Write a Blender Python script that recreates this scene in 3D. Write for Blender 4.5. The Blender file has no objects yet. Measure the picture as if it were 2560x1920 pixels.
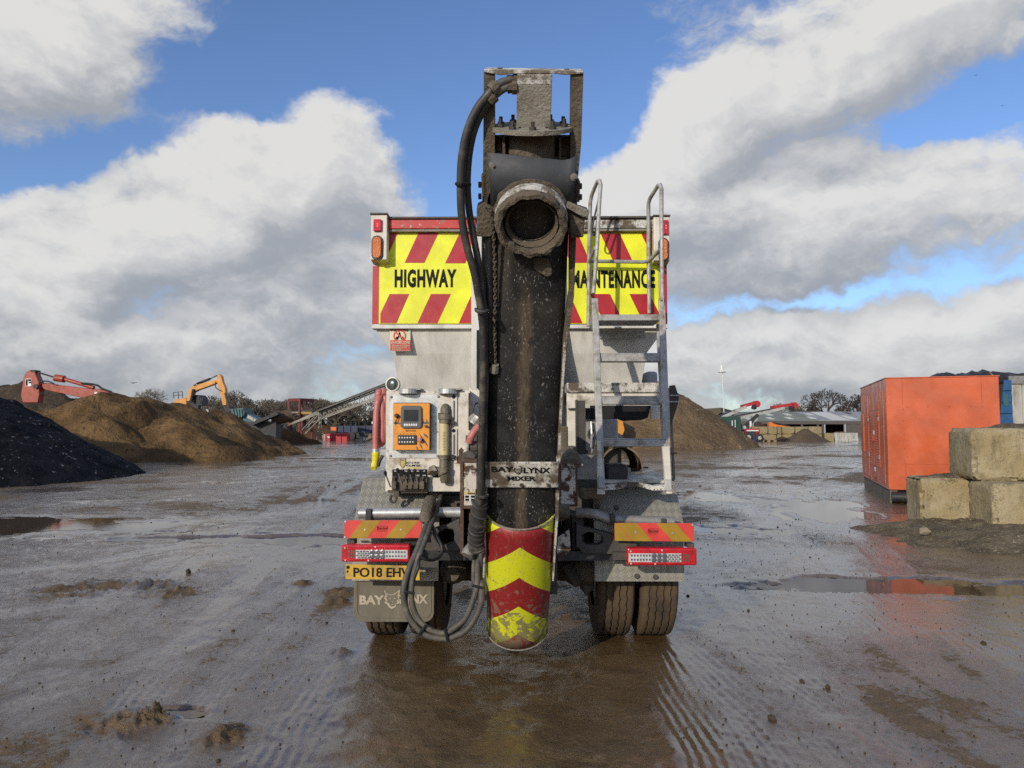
import bpy, math, random
import numpy as np
from mathutils import Vector, Matrix

R = math.radians
random.seed(7)
SC = bpy.context.scene
COL = SC.collection

# ------------------------------------------------------------------ camera
FPX = 1800.0                      # focal length in pixels of the 2560 px wide photograph
CAM_H = 1.68
PITCH = math.atan(105.0 / FPX)    # horizon lies 105 px under the image centre
YAW = math.atan(19.0 / FPX)       # the truck's axis vanishes 19 px right of the centre
cam_data = bpy.data.cameras.new('camera')
cam_data.sensor_fit = 'HORIZONTAL'
cam_data.sensor_width = 36.0
cam_data.lens = 36.0 * FPX / 2560.0
cam_data.clip_start = 0.05
cam_data.clip_end = 6000.0
cam = bpy.data.objects.new('camera', cam_data)
COL.objects.link(cam)
cam.location = (0, 0, CAM_H)
cam.rotation_euler = (math.pi / 2 + PITCH, 0, YAW)
SC.camera = cam
CAM_M = Matrix.Rotation(YAW, 3, 'Z') @ Matrix.Rotation(math.pi / 2 + PITCH, 3, 'X')


def ray(nx, ny):
    return CAM_M @ Vector(((nx - 1280.0) / FPX, (960.0 - ny) / FPX, -1.0))


def A(nx, ny, Y):
    """World point at distance Y that was measured at photograph pixel (nx, ny)."""
    d = ray(nx, ny)
    return Vector((0, 0, CAM_H)) + d * (Y / d.y)


def G(nx, ny, z=0.0):
    d = ray(nx, ny)
    return Vector((0, 0, CAM_H)) + d * ((z - CAM_H) / d.z)


def D(x, y, Y): return A(x * 1.15732, y * 1.15732, Y)
def GD(x, y, z=0.0): return G(x * 1.15732, y * 1.15732, z)
def z1(x, y, Y): return A(900 + x / 2.765, 140 + y / 2.765, Y)
def z2(x, y, Y): return A(900 + x / 2.765, 740 + y / 2.765, Y)
def z3(x, y, Y): return A(820 + x / 2.3042, 1140 + y / 2.3042, Y)
def z4(x, y, Y): return A(900 + x / 4.1475, 940 + y / 4.1475, Y)
def zA(x, y, Y): return A(x / 4.424, 880 + y / 4.424, Y)
def zB(x, y, Y): return A(420 + x / 4.0963, 880 + y / 4.0963, Y)
def zC(x, y, Y): return A(1640 + x / 4.2538, 880 + y / 4.2538, Y)
def zE(x, y, Y): return A(2060 + x / 3.318, 880 + y / 3.318, Y)


# ------------------------------------------------------------------ exposure and sampling
SC.view_settings.view_transform = 'Standard'
SC.view_settings.look = 'None'
SC.view_settings.gamma = 1.0
SC.view_settings.use_curve_mapping = False
SC.view_settings.exposure = 0.0
SC.render.engine = 'CYCLES'
SC.cycles.use_denoising = False     # the fine grain keeps the grit of the wet yard
SC.cycles.use_adaptive_sampling = True
SC.cycles.adaptive_threshold = 0.01
SC.cycles.max_bounces = 5
SC.cycles.diffuse_bounces = 2
SC.cycles.glossy_bounces = 3
SC.cycles.transmission_bounces = 4
SC.cycles.caustics_reflective = False
SC.cycles.caustics_refractive = False

# ------------------------------------------------------------------ sun
SUN_EL, SUN_AZ = R(19), R(30)      # low winter sun, behind the camera and to its left
sun_dir = Vector((-math.sin(SUN_AZ) * math.cos(SUN_EL), -math.cos(SUN_AZ) * math.cos(SUN_EL), math.sin(SUN_EL)))
sl = bpy.data.lights.new('sun', 'SUN')
sl.energy = 3.0
sl.angle = R(0.6)
sl.color = (1.0, 0.90, 0.76)
so = bpy.data.objects.new('sun', sl)
COL.objects.link(so)
so.rotation_euler = sun_dir.to_track_quat('Z', 'Y').to_euler()
so.location = (-20, -30, 25)


# ------------------------------------------------------------------ node helper
class NT:
    def __init__(self, tree):
        self.t = tree

    def new(self, kind, **kw):
        n = self.t.nodes.new(kind)
        for k, v in kw.items():
            setattr(n, k, v)
        return n

    def put(self, sock, v):
        if v is None:
            return
        if isinstance(v, bpy.types.NodeSocket):
            self.t.links.new(v, sock)
        elif isinstance(v, (tuple, list)) and sock.type == 'RGBA' and len(v) == 3:
            sock.default_value = (*v, 1)
        else:
            sock.default_value = v

    def math(self, op, a, b=None, c=None, clamp=False):
        n = self.new('ShaderNodeMath', operation=op, use_clamp=clamp)
        for i, v in enumerate((a, b, c)):
            self.put(n.inputs[i], v)
        return n.outputs[0]

    def vmath(self, op, a, b=None, scale=None):
        n = self.new('ShaderNodeVectorMath', operation=op)
        self.put(n.inputs[0], a)
        if b is not None:
            self.put(n.inputs[1], b)
        if scale is not None:
            self.put(n.inputs['Scale'], scale)
        return n.outputs[1] if op in ('DOT_PRODUCT', 'LENGTH') else n.outputs[0]

    def noise(self, vec, scale, detail=4, rough=0.55, dist=0.0, color=False):
        n = self.new('ShaderNodeTexNoise')
        self.put(n.inputs['Vector'], vec)
        for k, v in (('Scale', scale), ('Detail', detail), ('Roughness', rough), ('Distortion', dist)):
            self.put(n.inputs[k], v)
        return n.outputs['Color'] if color else n.outputs[0]

    def ss(self, v, lo, hi, a=0.0, b=1.0):
        n = self.new('ShaderNodeMapRange', interpolation_type='SMOOTHSTEP')
        for k, x in zip(('Value', 'From Min', 'From Max', 'To Min', 'To Max'), (v, lo, hi, a, b)):
            self.put(n.inputs[k], x)
        return n.outputs[0]

    def mix(self, f, a, b, mode='MIX'):
        n = self.new('ShaderNodeMix', data_type='RGBA', blend_type=mode)
        self.put(n.inputs[0], f)
        self.put(n.inputs[6], a)
        self.put(n.inputs[7], b)
        return n.outputs[2]


# ------------------------------------------------------------------ world: clear sky with cloud banks
def azel(v):
    return math.atan2(v.x, v.y), math.atan2(v.z, math.hypot(v.x, v.y))


world = bpy.data.worlds.new('World')
SC.world = world
world.use_nodes = True
world.cycles.sampling_method = 'MANUAL'
world.cycles.sample_map_resolution = 1024
wt = world.node_tree
wt.nodes.clear()

# cloud banks: centre x, y, half length, half height, tilt (degrees, rising to the right), weight
BANKS = [
    (380, 450, 600, 160, 20, .46), (690, 310, 210, 120, 20, .36), (250, 560, 460, 120, 12, .30), (620, 520, 260, 130, 10, .22),
    (20, 90, 330, 150, 0, .42), (170, 170, 180, 70, -10, .12),
    (560, 140, 330, 80, 18, -.50), (930, 120, 300, 170, 0, -.62), (120, 345, 200, 36, 16, -.40), (960, 460, 90, 110, 0, -.26),
    (1040, 330, 90, 200, 0, -.25), (930, 330, 130, 60, 12, .16),
    (1760, 190, 520, 100, 24, .52), (1500, 270, 200, 70, 25, .30), (1270, 190, 100, 170, 0, -.60),
    (2190, 190, 160, 55, 25, -.62), (1980, 265, 90, 28, 15, -.32), (2010, 30, 220, 40, 20, .2),
    (1780, 470, 620, 130, 7, .52), (1420, 440, 210, 80, 0, .46), (1300, 280, 60, 50, 0, -.3),
    (1780, 648, 420, 22, 9, -.22), (1700, 590, 420, 60, 9, .22), (1900, 690, 420, 45, 6, .16), (2170, 650, 150, 60, 0, .26),
    (1800, 750, 640, 80, 3, .34), (320, 720, 580, 70, 8, .30),
    (320, 660, 120, 44, 8, -.34), (860, 610, 180, 80, 0, .20),
]
grp = bpy.data.node_groups.new('cloud_density', 'ShaderNodeTree')
grp.interface.new_socket('Dir', in_out='INPUT', socket_type='NodeSocketVector')
grp.interface.new_socket('Density', in_out='OUTPUT', socket_type='NodeSocketFloat')
g = NT(grp)
gi = g.new('NodeGroupInput')
go = g.new('NodeGroupOutput')
gd = gi.outputs[0]
warp = g.vmath('SCALE', g.vmath('SUBTRACT', g.noise(gd, 6.0, 5, .6, color=True), (.5, .5, .5)), scale=0.11)
gw = g.vmath('ADD', gd, warp)
sx = g.new('ShaderNodeSeparateXYZ')
g.put(sx.inputs[0], gw)
az = g.math('ARCTAN2', sx.outputs[0], sx.outputs[1])
el = g.math('ARCTAN2', sx.outputs[2], g.math('SQRT', g.math('ADD', g.math('MULTIPLY', sx.outputs[0], sx.outputs[0]), g.math('MULTIPLY', sx.outputs[1], sx.outputs[1]))))
stretch = g.vmath('MULTIPLY', gw, (1.0, 1.0, 2.0))
n_big = g.noise(stretch, 2.6, 5, .58)
n_fine = g.noise(stretch, 9.0, 8, .62)
acc = g.math('ADD', g.math('MULTIPLY', g.math('SUBTRACT', n_big, .5), 0.95), g.math('MULTIPLY', g.math('SUBTRACT', n_fine, .5), .80))
acc = g.math('ADD', acc, g.ss(el, 0.22, 0.03, 0.0, 0.20))
for bx, by, hl, hh, tilt, wgt in BANKS:
    c = azel(ray(bx * 1.15732, by * 1.15732))
    t = R(tilt)
    # tilt is on screen; the angular scale at the bank's centre
    e1 = azel(ray((bx + hl * math.cos(t)) * 1.15732, (by - hl * math.sin(t)) * 1.15732))
    e0 = azel(ray((bx - hl * math.cos(t)) * 1.15732, (by + hl * math.sin(t)) * 1.15732))
    lx, ly = (e1[0] - e0[0]) / 2, (e1[1] - e0[1]) / 2
    L = math.hypot(lx, ly)
    ca, sa = lx / L, ly / L
    Hh = L * hh / hl
    da = g.math('SUBTRACT', az, c[0])
    de = g.math('SUBTRACT', el, c[1])
    u = g.math('MULTIPLY_ADD', da, ca / L, g.math('MULTIPLY', de, sa / L))
    v = g.math('MULTIPLY_ADD', de, ca / Hh, g.math('MULTIPLY', da, -sa / Hh))
    r2 = g.math('MULTIPLY_ADD', u, u, g.math('MULTIPLY', v, v))
    e = g.math('EXPONENT', g.math('MULTIPLY', r2, -1.1))
    acc = g.math('MULTIPLY_ADD', e, wgt, acc)
g.put(go.inputs[0], acc)

w = NT(wt)
geo = w.new('ShaderNodeTexCoord')
wdir = geo.outputs['Generated']
sky = w.new('ShaderNodeTexSky', sky_type='NISHITA')
sky.sun_disc = False
sky.sun_elevation = SUN_EL
sky.sun_rotation = math.pi + SUN_AZ
sky.altitude = 60
sky.air_density = 1.0
sky.dust_density = 0.6
sky.ozone_density = 2.2


def dens(vec):
    n = w.new('ShaderNodeGroup')
    n.node_tree = grp
    w.put(n.inputs[0], vec)
    return n.outputs[0]


d0 = dens(wdir)
d1 = dens(w.vmath('ADD', wdir, (-0.030, 0.0, 0.085)))
d2 = dens(w.vmath('ADD', wdir, (-0.012, 0.0, 0.020)))
ws = w.new('ShaderNodeSeparateXYZ')
w.put(ws.inputs[0], wdir)
cover = w.ss(d0, -0.07, 0.21)
lit = w.ss(w.math('SUBTRACT', d0, d1), -0.34, 0.34)
puff = w.ss(w.math('SUBTRACT', d0, d2), -0.19, 0.22)
tone = w.math('MULTIPLY_ADD', lit, 0.52, w.math('MULTIPLY', puff, 0.46))
tone = w.math('ADD', tone, w.ss(ws.outputs[2], 0.02, 0.30, 0.0, 0.10), clamp=True)
CLOUD_SCALE = 7.6
cloud = w.mix(tone, tuple(c * CLOUD_SCALE for c in (.42, .455, .515)), tuple(c * CLOUD_SCALE for c in (.985, .975, .95)))
skyc = w.mix(1.0, sky.outputs[0], (1.20, 1.34, 1.66), 'MULTIPLY')
wcol = w.mix(w.math('MULTIPLY', cover, 0.97), skyc, cloud)
bg = w.new('ShaderNodeBackground')
w.put(bg.inputs[0], wcol)
bg.inputs[1].default_value = 0.1
wo = w.new('ShaderNodeOutputWorld')
wt.links.new(bg.outputs[0], wo.inputs[0])


# ------------------------------------------------------------------ materials
MATS = {}


def mat(name, base, rough=.5, metal=0.0, dirt=None, dirt_lo=.5, dirt_hi=.62, dirt_scale=3.0, speck=None, speck_lo=.66, speck_scale=60.0,
        stretch=(1, 1, 1), bump=0.0, bump_scale=40.0, dirt_rough=.85, spec=.5, var=.12, emit=None, emit_s=0.0, alpha=1.0, trans=0.0, coat=0.0, bump_dist=.02):
    m = bpy.data.materials.new(name)
    m.use_nodes = True
    m.node_tree.nodes.clear()
    n = NT(m.node_tree)
    out = n.new('ShaderNodeOutputMaterial')
    b = n.new('ShaderNodeBsdfPrincipled')
    m.node_tree.links.new(b.outputs[0], out.inputs[0])
    geo = n.new('ShaderNodeNewGeometry')
    pos = geo.outputs['Position']
    if stretch != (1, 1, 1):
        pos = n.vmath('MULTIPLY', pos, stretch)
    v = n.noise(pos, dirt_scale * 1.7, 5)
    c = n.mix(n.ss(v, .3, .7), tuple(x * (1 - var) for x in base), tuple(min(1, x * (1 + var)) for x in base))
    rg = n.ss(n.noise(pos, dirt_scale * 3.1, 4), .3, .7, max(.02, rough - .08), min(1, rough + .1))
    if dirt:
        f = n.ss(n.noise(pos, dirt_scale, 9, .65), dirt_lo, dirt_hi)
        c = n.mix(f, c, dirt)
        rg = n.mix(f, rg, (dirt_rough,) * 3)
    if speck:
        f = n.ss(n.noise(pos, speck_scale, 3, .6), speck_lo, speck_lo + .03)
        c = n.mix(f, c, speck)
    n.put(b.inputs['Base Color'], c)
    n.put(b.inputs['Roughness'], rg)
    b.inputs['Metallic'].default_value = metal
    b.inputs['Specular IOR Level'].default_value = spec
    b.inputs['Transmission Weight'].default_value = trans
    b.inputs['Coat Weight'].default_value = coat
    b.inputs['Alpha'].default_value = alpha
    if emit:
        n.put(b.inputs['Emission Color'], emit)
        b.inputs['Emission Strength'].default_value = emit_s
    if bump:
        bp = n.new('ShaderNodeBump')
        bp.inputs['Strength'].default_value = bump
        bp.inputs['Distance'].default_value = bump_dist
        n.put(bp.inputs['Height'], n.noise(pos, bump_scale, 6, .6))
        m.node_tree.links.new(bp.outputs[0], b.inputs['Normal'])
    MATS[name] = m
    return m


MUD = (.115, .090, .062)
RUST = (.10, .045, .022)
mat('white_paint', (.66, .645, .59), .38, dirt=(.40, .38, .32), dirt_lo=.48, dirt_hi=.8, dirt_scale=2.2, speck=(.22, .19, .15), speck_lo=.71, speck_scale=70, stretch=(2.2, 2.2, .55))
mat('dirty_white', (.66, .62, .53), .45, dirt=(.30, .26, .19), dirt_lo=.53, dirt_hi=.70, dirt_scale=6, speck=RUST, speck_lo=.685, speck_scale=70)
mat('rusty_white', (.55, .50, .42), .55, dirt=(.075, .040, .024), dirt_lo=.48, dirt_hi=.56, dirt_scale=11, speck=RUST, speck_lo=.64, speck_scale=60, bump=.2)
mat('splashed_white', (.62, .60, .54), .5, dirt=MUD, dirt_lo=.46, dirt_hi=.58, dirt_scale=7, speck=(.08, .06, .04), speck_lo=.60, speck_scale=80, bump=.25)
mat('caked_mud', (.125, .100, .070), .9, dirt=(.23, .20, .15), dirt_lo=.5, dirt_hi=.75, dirt_scale=14, speck=(.06, .048, .034), speck_lo=.62, speck_scale=70, bump=.7, bump_scale=60)
mat('caked_grey', (.27, .25, .205), .85, dirt=(.15, .125, .09), dirt_lo=.5, dirt_hi=.72, dirt_scale=16, speck=(.45, .43, .38), speck_lo=.66, speck_scale=90, bump=.55, bump_scale=80)
mat('worn_white_mud', (.62, .61, .58), .6, dirt=(.20, .17, .125), dirt_lo=.44, dirt_hi=.56, dirt_scale=13, speck=(.16, .08, .05), speck_lo=.68, speck_scale=50, bump=.45, bump_scale=70)
mat('black_rubber', (.018, .018, .019), .42, dirt=(.10, .085, .062), dirt_lo=.58, dirt_hi=.80, dirt_scale=5, speck=(.34, .32, .29), speck_lo=.70, speck_scale=75, bump=.1, bump_scale=60)
mat('grey_rubber_sheet', (.052, .057, .064), .58, dirt=(.14, .14, .13), dirt_lo=.55, dirt_hi=.85, dirt_scale=9, speck=(.28, .27, .24), speck_lo=.71, speck_scale=60)
mat('hose_rubber', (.045, .044, .042), .5, dirt=(.20, .175, .135), dirt_lo=.45, dirt_hi=.75, dirt_scale=8, speck=(.30, .28, .23), speck_lo=.70, speck_scale=70)
mat('hose_mud', (.075, .068, .057), .6, dirt=(.19, .165, .125), dirt_lo=.45, dirt_hi=.75, dirt_scale=9, bump=.2)
mat('black_plastic', (.02, .02, .021), .45, dirt=(.09, .075, .055), dirt_lo=.58, dirt_hi=.8, dirt_scale=9)
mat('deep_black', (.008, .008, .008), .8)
mat('dark_steel', (.055, .050, .044), .6, dirt=(.12, .095, .065), dirt_lo=.45, dirt_hi=.7, dirt_scale=7, bump=.2)
mat('grey_steel', (.30, .29, .27), .5, .3, dirt=(.18, .155, .115), dirt_lo=.48, dirt_hi=.75, dirt_scale=7, speck=(.10, .08, .06), speck_lo=.70, speck_scale=60)
mat('galvanised', (.50, .51, .50), .42, .55, dirt=(.30, .27, .21), dirt_lo=.52, dirt_hi=.8, dirt_scale=9)
mat('ladder_grey', (.40, .39, .365), .5, .15, dirt=(.20, .175, .135), dirt_lo=.46, dirt_hi=.70, dirt_scale=12, speck=(.10, .085, .065), speck_lo=.72, speck_scale=90, bump=.15)
mat('tank_grey', (.42, .44, .46), .45, dirt=(.3, .29, .26), dirt_lo=.5, dirt_hi=.8)
mat('rust_brown', (.085, .045, .028), .75, dirt=(.16, .12, .08), dirt_lo=.5, dirt_hi=.7, dirt_scale=12, bump=.3)
mat('brown_bracket', (.20, .15, .09), .7, dirt=(.09, .06, .04), dirt_lo=.5, dirt_hi=.65, dirt_scale=10)
mat('fluorescent_yellow', (.80, .82, .018), .42, dirt=(.66, .66, .03), dirt_lo=.5, dirt_hi=.85, dirt_scale=3, speck=(.30, .28, .05), speck_lo=.76, speck_scale=60)
mat('signal_red', (.42, .012, .020), .36, dirt=(.36, .03, .03), dirt_lo=.5, dirt_hi=.8, dirt_scale=4)
mat('rail_red', (.50, .035, .03), .42, dirt=(.30, .22, .17), dirt_lo=.54, dirt_hi=.66, dirt_scale=9, speck=(.5, .46, .4), speck_lo=.66, speck_scale=40)
mat('dark_print', (.010, .010, .010), .7, var=.3, spec=.2)
mat('grey_print', (.10, .09, .075), .6)
mat('white_print', (.75, .75, .72), .5)
mat('red_print', (.55, .06, .03), .5)
mat('board_red', (.66, .062, .048), .35, dirt=(.60, .12, .09), dirt_lo=.5, dirt_hi=.9, dirt_scale=5, speck=(.45, .2, .15), speck_lo=.74)
mat('board_amber', (.36, .22, .02), .35, dirt=(.28, .19, .05), dirt_lo=.5, dirt_hi=.9, dirt_scale=5, speck=(.22, .15, .06), speck_lo=.74)
mat('lamp_red', (.48, .008, .014), .14, coat=.6, emit=(1, .02, .02), emit_s=.02, var=.25, dirt_scale=14)
mat('lamp_glow', (.9, .12, .12), .2, emit=(1.0, .06, .08), emit_s=1.6)
mat('lamp_amber', (.62, .15, .008), .22, coat=.4, emit=(1, .22, .01), emit_s=.02, bump=.5, bump_scale=90)
mat('lamp_clear', (.62, .62, .60), .14, .15, dirt=(.4, .38, .33), dirt_lo=.5, dirt_hi=.8, dirt_scale=12, coat=.5)
mat('lamp_cell', (.16, .16, .17), .25, .5)
mat('plate_yellow', (.62, .38, .03), .5, dirt=(.36, .25, .08), dirt_lo=.45, dirt_hi=.72, dirt_scale=8, speck=(.2, .15, .07), speck_lo=.71)
mat('flap_mud', (.155, .138, .100), .85, dirt=(.22, .195, .145), dirt_lo=.45, dirt_hi=.7, dirt_scale=5, speck=(.10, .09, .07), speck_lo=.69, stretch=(1.6, 1, .45))
mat('flap_letter', (.46, .40, .30), .8, dirt=(.3, .26, .19), dirt_scale=9)
mat('panel_orange', (.74, .29, .028), .4, dirt=(.60, .26, .06), dirt_lo=.55, dirt_hi=.85, dirt_scale=8)
mat('control_box_side', (.10, .085, .06), .55)
mat('screen_black', (.015, .017, .02), .18)
mat('screen_bezel', (.09, .095, .10), .5)
mat('faded_pink', (.42, .22, .24), .5)
mat('clear_tube', (.62, .52, .28), .18, dirt=(.5, .42, .22), coat=.4)
mat('brass_mud', (.20, .175, .125), .6, .3, dirt=(.13, .11, .075), dirt_scale=14, bump=.3)
mat('pink_hose', (.52, .17, .15), .42, dirt=(.42, .20, .16), dirt_lo=.5, dirt_hi=.8, dirt_scale=10, coat=.2)
mat('nozzle_yellow', (.75, .62, .03), .4, dirt=(.3, .26, .08), dirt_lo=.6, dirt_hi=.7, dirt_scale=20)
mat('sticker_cream', (.62, .58, .42), .5)
mat('sticker_red', (.50, .045, .03), .5)
mat('work_lamp_glass', (.045, .06, .052), .22)
mat('emblem_gold', (.60, .45, .12), .5)
# background machines
mat('excavator_red', (.33, .048, .024), .45, dirt=(.25, .09, .05), dirt_lo=.5, dirt_hi=.8, dirt_scale=1.2)
mat('excavator_yellow', (.62, .27, .035), .45, dirt=(.42, .22, .07), dirt_lo=.55, dirt_hi=.85, dirt_scale=1.2)
mat('machine_dark', (.025, .025, .026), .6)
mat('machine_glass', (.04, .05, .055), .1)
mat('teal_paint', (.045, .13, .135), .55, dirt=(.10, .11, .09), dirt_lo=.5, dirt_hi=.7, dirt_scale=1.5)
mat('gantry_red', (.16, .028, .022), .6, dirt=(.08, .03, .025), dirt_lo=.5, dirt_hi=.7, dirt_scale=2)
mat('conveyor_steel', (.30, .29, .24), .6, dirt=(.17, .155, .12), dirt_lo=.45, dirt_hi=.7, dirt_scale=1.2)
mat('skip_red', (.50, .035, .04), .5, dirt=(.25, .03, .03), dirt_lo=.55, dirt_hi=.75, dirt_scale=2)
mat('tipper_navy', (.020, .030, .075), .45, dirt=(.05, .05, .06), dirt_scale=1.5)
mat('sign_orange', (.75, .16, .02), .5)
mat('container_green', (.028, .085, .062), .5, dirt=(.05, .07, .055), dirt_scale=1)
mat('tarp_black', (.022, .023, .025), .55, bump=.3, bump_scale=6)
mat('container_blue', (.025, .10, .24), .5, dirt=(.06, .10, .15), dirt_lo=.55, dirt_hi=.75, dirt_scale=3)
mat('weathered_board', (.46, .44, .39), .8, dirt=(.26, .24, .19), dirt_lo=.5, dirt_hi=.68, dirt_scale=4, stretch=(1, 1, .3))
mat('machine_red', (.42, .025, .03), .45)
mat('machine_grey', (.42, .42, .40), .5, dirt=(.25, .24, .21), dirt_scale=2)
mat('tractor_orange', (.75, .20, .03), .45)
mat('tractor_blue', (.035, .05, .16), .45)
mat('shed_roof', (.20, .215, .175), .8, dirt=(.26, .27, .23), dirt_lo=.45, dirt_hi=.7, dirt_scale=.35)
mat('shed_roof_grey', (.32, .33, .33), .7, dirt=(.24, .25, .25), dirt_scale=.5)
mat('shed_roof_white', (.62, .61, .55), .7)
mat('shed_wall', (.10, .085, .078), .8)
mat('timber', (.28, .20, .11), .8)
mat('generator_orange', (.55, .112, .040), .30, dirt=(.60, .12, .05), dirt_lo=.55, dirt_hi=.9, dirt_scale=1.2, spec=.5)
mat('generator_seam', (.30, .05, .025), .6)
mat('skid_steel', (.12, .105, .08), .7, dirt=(.2, .17, .12), dirt_lo=.5, dirt_hi=.7, dirt_scale=4)
mat('bark', (.060, .050, .040), .9)
mat('twig', (.15, .125, .092), .9)
mat('twig_grey', (.19, .165, .125), .9)
mat('bird_black', (.02, .02, .022), .8)
mat('hill_brown', (.10, .085, .06), 1.0)
mat('hedge', (.055, .05, .032), 1.0, dirt=(.09, .075, .05), dirt_scale=.3)


def concrete(name, a, b, dark, k=1.0):
    """Old cast concrete: blotches, run-off streaks, exposed pebbles and pits."""
    m = bpy.data.materials.new(name)
    m.use_nodes = True
    m.node_tree.nodes.clear()
    n = NT(m.node_tree)
    out = n.new('ShaderNodeOutputMaterial')
    bs = n.new('ShaderNodeBsdfPrincipled')
    m.node_tree.links.new(bs.outputs[0], out.inputs[0])
    pos = n.new('ShaderNodeNewGeometry').outputs['Position']
    c = n.mix(n.ss(n.noise(pos, 1.8 * k, 7, .6), .36, .64), a, b)
    run = n.ss(n.noise(n.vmath('MULTIPLY', pos, (5, 5, .7)), 1.6 * k, 7, .65), .50, .70)
    c = n.mix(n.math('MULTIPLY', run, .6), c, dark)
    moss = n.ss(n.noise(pos, 4.5 * k, 8, .7), .52, .70)
    c = n.mix(n.math('MULTIPLY', moss, .55), c, (dark[0] * .8, dark[1] * .95, dark[2] * .7))
    vo = n.new('ShaderNodeTexVoronoi')
    vo.inputs['Scale'].default_value = 30 * k
    n.put(vo.inputs['Vector'], n.vmath('ADD', pos, n.vmath('SCALE', n.noise(pos, 20 * k, 3, color=True), scale=.03)))
    peb = n.math('MULTIPLY', n.ss(vo.outputs['Distance'], .30, .16), n.ss(n.noise(pos, 5 * k, 5), .48, .62))
    c = n.mix(n.math('MULTIPLY', peb, .7), c, n.mix(n.ss(n.noise(pos, 33 * k, 2), .42, .58), (.46, .40, .27), dark))
    pit = n.ss(n.noise(pos, 42 * k, 4, .6), .645, .70)
    c = n.mix(n.math('MULTIPLY', pit, .8), c, tuple(x * .5 for x in dark))
    n.put(bs.inputs['Base Color'], c)
    bs.inputs['Roughness'].default_value = .88
    bp = n.new('ShaderNodeBump')
    bp.inputs['Strength'].default_value = .9
    bp.inputs['Distance'].default_value = .03
    h = n.math('ADD', n.math('MULTIPLY', n.noise(pos, 14 * k, 7, .65), .8), n.math('SUBTRACT', n.math('MULTIPLY', peb, .35), n.math('MULTIPLY', pit, .25)))
    n.put(bp.inputs['Height'], h)
    m.node_tree.links.new(bp.outputs[0], bs.inputs['Normal'])
    MATS[name] = m


concrete('block_concrete', (.40, .335, .205), (.32, .25, .125), (.135, .11, .06))
concrete('block_far', (.33, .265, .14), (.27, .21, .105), (.14, .11, .06), .4)


def heap_mat(name, a, b, speck, sp_lo, sp_scale, scale=1.0, bump=.8, bump_scale=8, rough=.95, dist=.25):
    m = mat(name, a, rough, dirt=b, dirt_lo=.42, dirt_hi=.62, dirt_scale=scale, speck=speck, speck_lo=sp_lo, speck_scale=sp_scale, bump=bump, bump_scale=bump_scale, var=.25, spec=.12, bump_dist=dist)
    return m


heap_mat('coal_heap', (.0085, .0085, .0105), (.014, .014, .017), (.17, .17, .175), .64, 5.5, 2.0, .9, 6, .97, .12)
heap_mat('sand_heap', (.190, .117, .050), (.108, .064, .029), (.050, .032, .017), .63, 4.0, .5, 1.0, 5)
heap_mat('rubble_heap', (.085, .062, .042), (.055, .042, .032), (.14, .12, .09), .64, 3.0, .6, 1, 3)
heap_mat('gravel_heap', (.205, .140, .078), (.140, .096, .054), (.48, .42, .33), .665, 4.0, .3, 1.0, 3.5, dist=.35)
heap_mat('dark_sand', (.095, .052, .022), (.065, .038, .018), (.16, .10, .05), .68, 4.0, .5, 1, 4)
heap_mat('cone_sand', (.12, .088, .058), (.095, .07, .048), (.15, .12, .08), .7, 4.0, .3, .5, 4)
heap_mat('block_gravel', (.185, .150, .100), (.125, .098, .064), (.42, .36, .25), .62, 30.0, 2.5, 1, 30, dist=.05)
heap_mat('stone_pale', (.30, .26, .19), (.24, .2, .14), (.15, .12, .09), .66, 20, 3, .4, 20, dist=.03)
heap_mat('mud_clod', (.085, .060, .038), (.062, .045, .03), (.12, .09, .06), .7, 20, 4, .6, 40, dist=.02)


def chequer_plate(name, base):
    """Aluminium tread plate: small raised bars in alternating directions, as fine relief with shading painted into the colour."""
    m = bpy.data.materials.new(name)
    m.use_nodes = True
    m.node_tree.nodes.clear()
    n = NT(m.node_tree)
    out = n.new('ShaderNodeOutputMaterial')
    b = n.new('ShaderNodeBsdfPrincipled')
    m.node_tree.links.new(b.outputs[0], out.inputs[0])
    geo = n.new('ShaderNodeNewGeometry')
    pos = geo.outputs['Position']
    s = n.new('ShaderNodeSeparateXYZ')
    n.put(s.inputs[0], pos)
    a = n.math('MULTIPLY', n.math('ADD', s.outputs[0], s.outputs[2]), 19.0)
    c = n.math('MULTIPLY', n.math('SUBTRACT', s.outputs[0], s.outputs[2]), 19.0)
    chk = n.math('MODULO', n.math('ABSOLUTE', n.math('ADD', n.math('FLOOR', a), n.math('FLOOR', c))), 2.0)
    s1 = n.math('SINE', n.math('MULTIPLY', a, 2 * math.pi * 2.5))
    s2 = n.math('SINE', n.math('MULTIPLY', c, 2 * math.pi * 2.5))
    hgt = n.math('ADD', n.math('MULTIPLY', chk, s1), n.math('MULTIPLY', n.math('SUBTRACT', 1.0, chk), s2))
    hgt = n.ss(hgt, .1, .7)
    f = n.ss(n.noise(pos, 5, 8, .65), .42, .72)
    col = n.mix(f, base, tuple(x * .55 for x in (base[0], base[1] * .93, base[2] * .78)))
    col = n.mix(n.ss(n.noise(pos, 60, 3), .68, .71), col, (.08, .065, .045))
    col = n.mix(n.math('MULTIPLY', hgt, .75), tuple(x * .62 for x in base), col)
    col = n.mix(n.math('MULTIPLY', chk, .55), col, n.mix(1.0, col, (1.42, 1.42, 1.40), 'MULTIPLY'))  # alternate blocks coloured brighter, standing in for how their bars catch light
    n.put(b.inputs['Base Color'], col)
    b.inputs['Metallic'].default_value = .35
    n.put(b.inputs['Roughness'], n.ss(f, 0, 1, .42, .75))
    bp = n.new('ShaderNodeBump')
    bp.inputs['Strength'].default_value = .9
    bp.inputs['Distance'].default_value = .006
    n.put(bp.inputs['Height'], hgt)
    m.node_tree.links.new(bp.outputs[0], b.inputs['Normal'])
    MATS[name] = m


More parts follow.
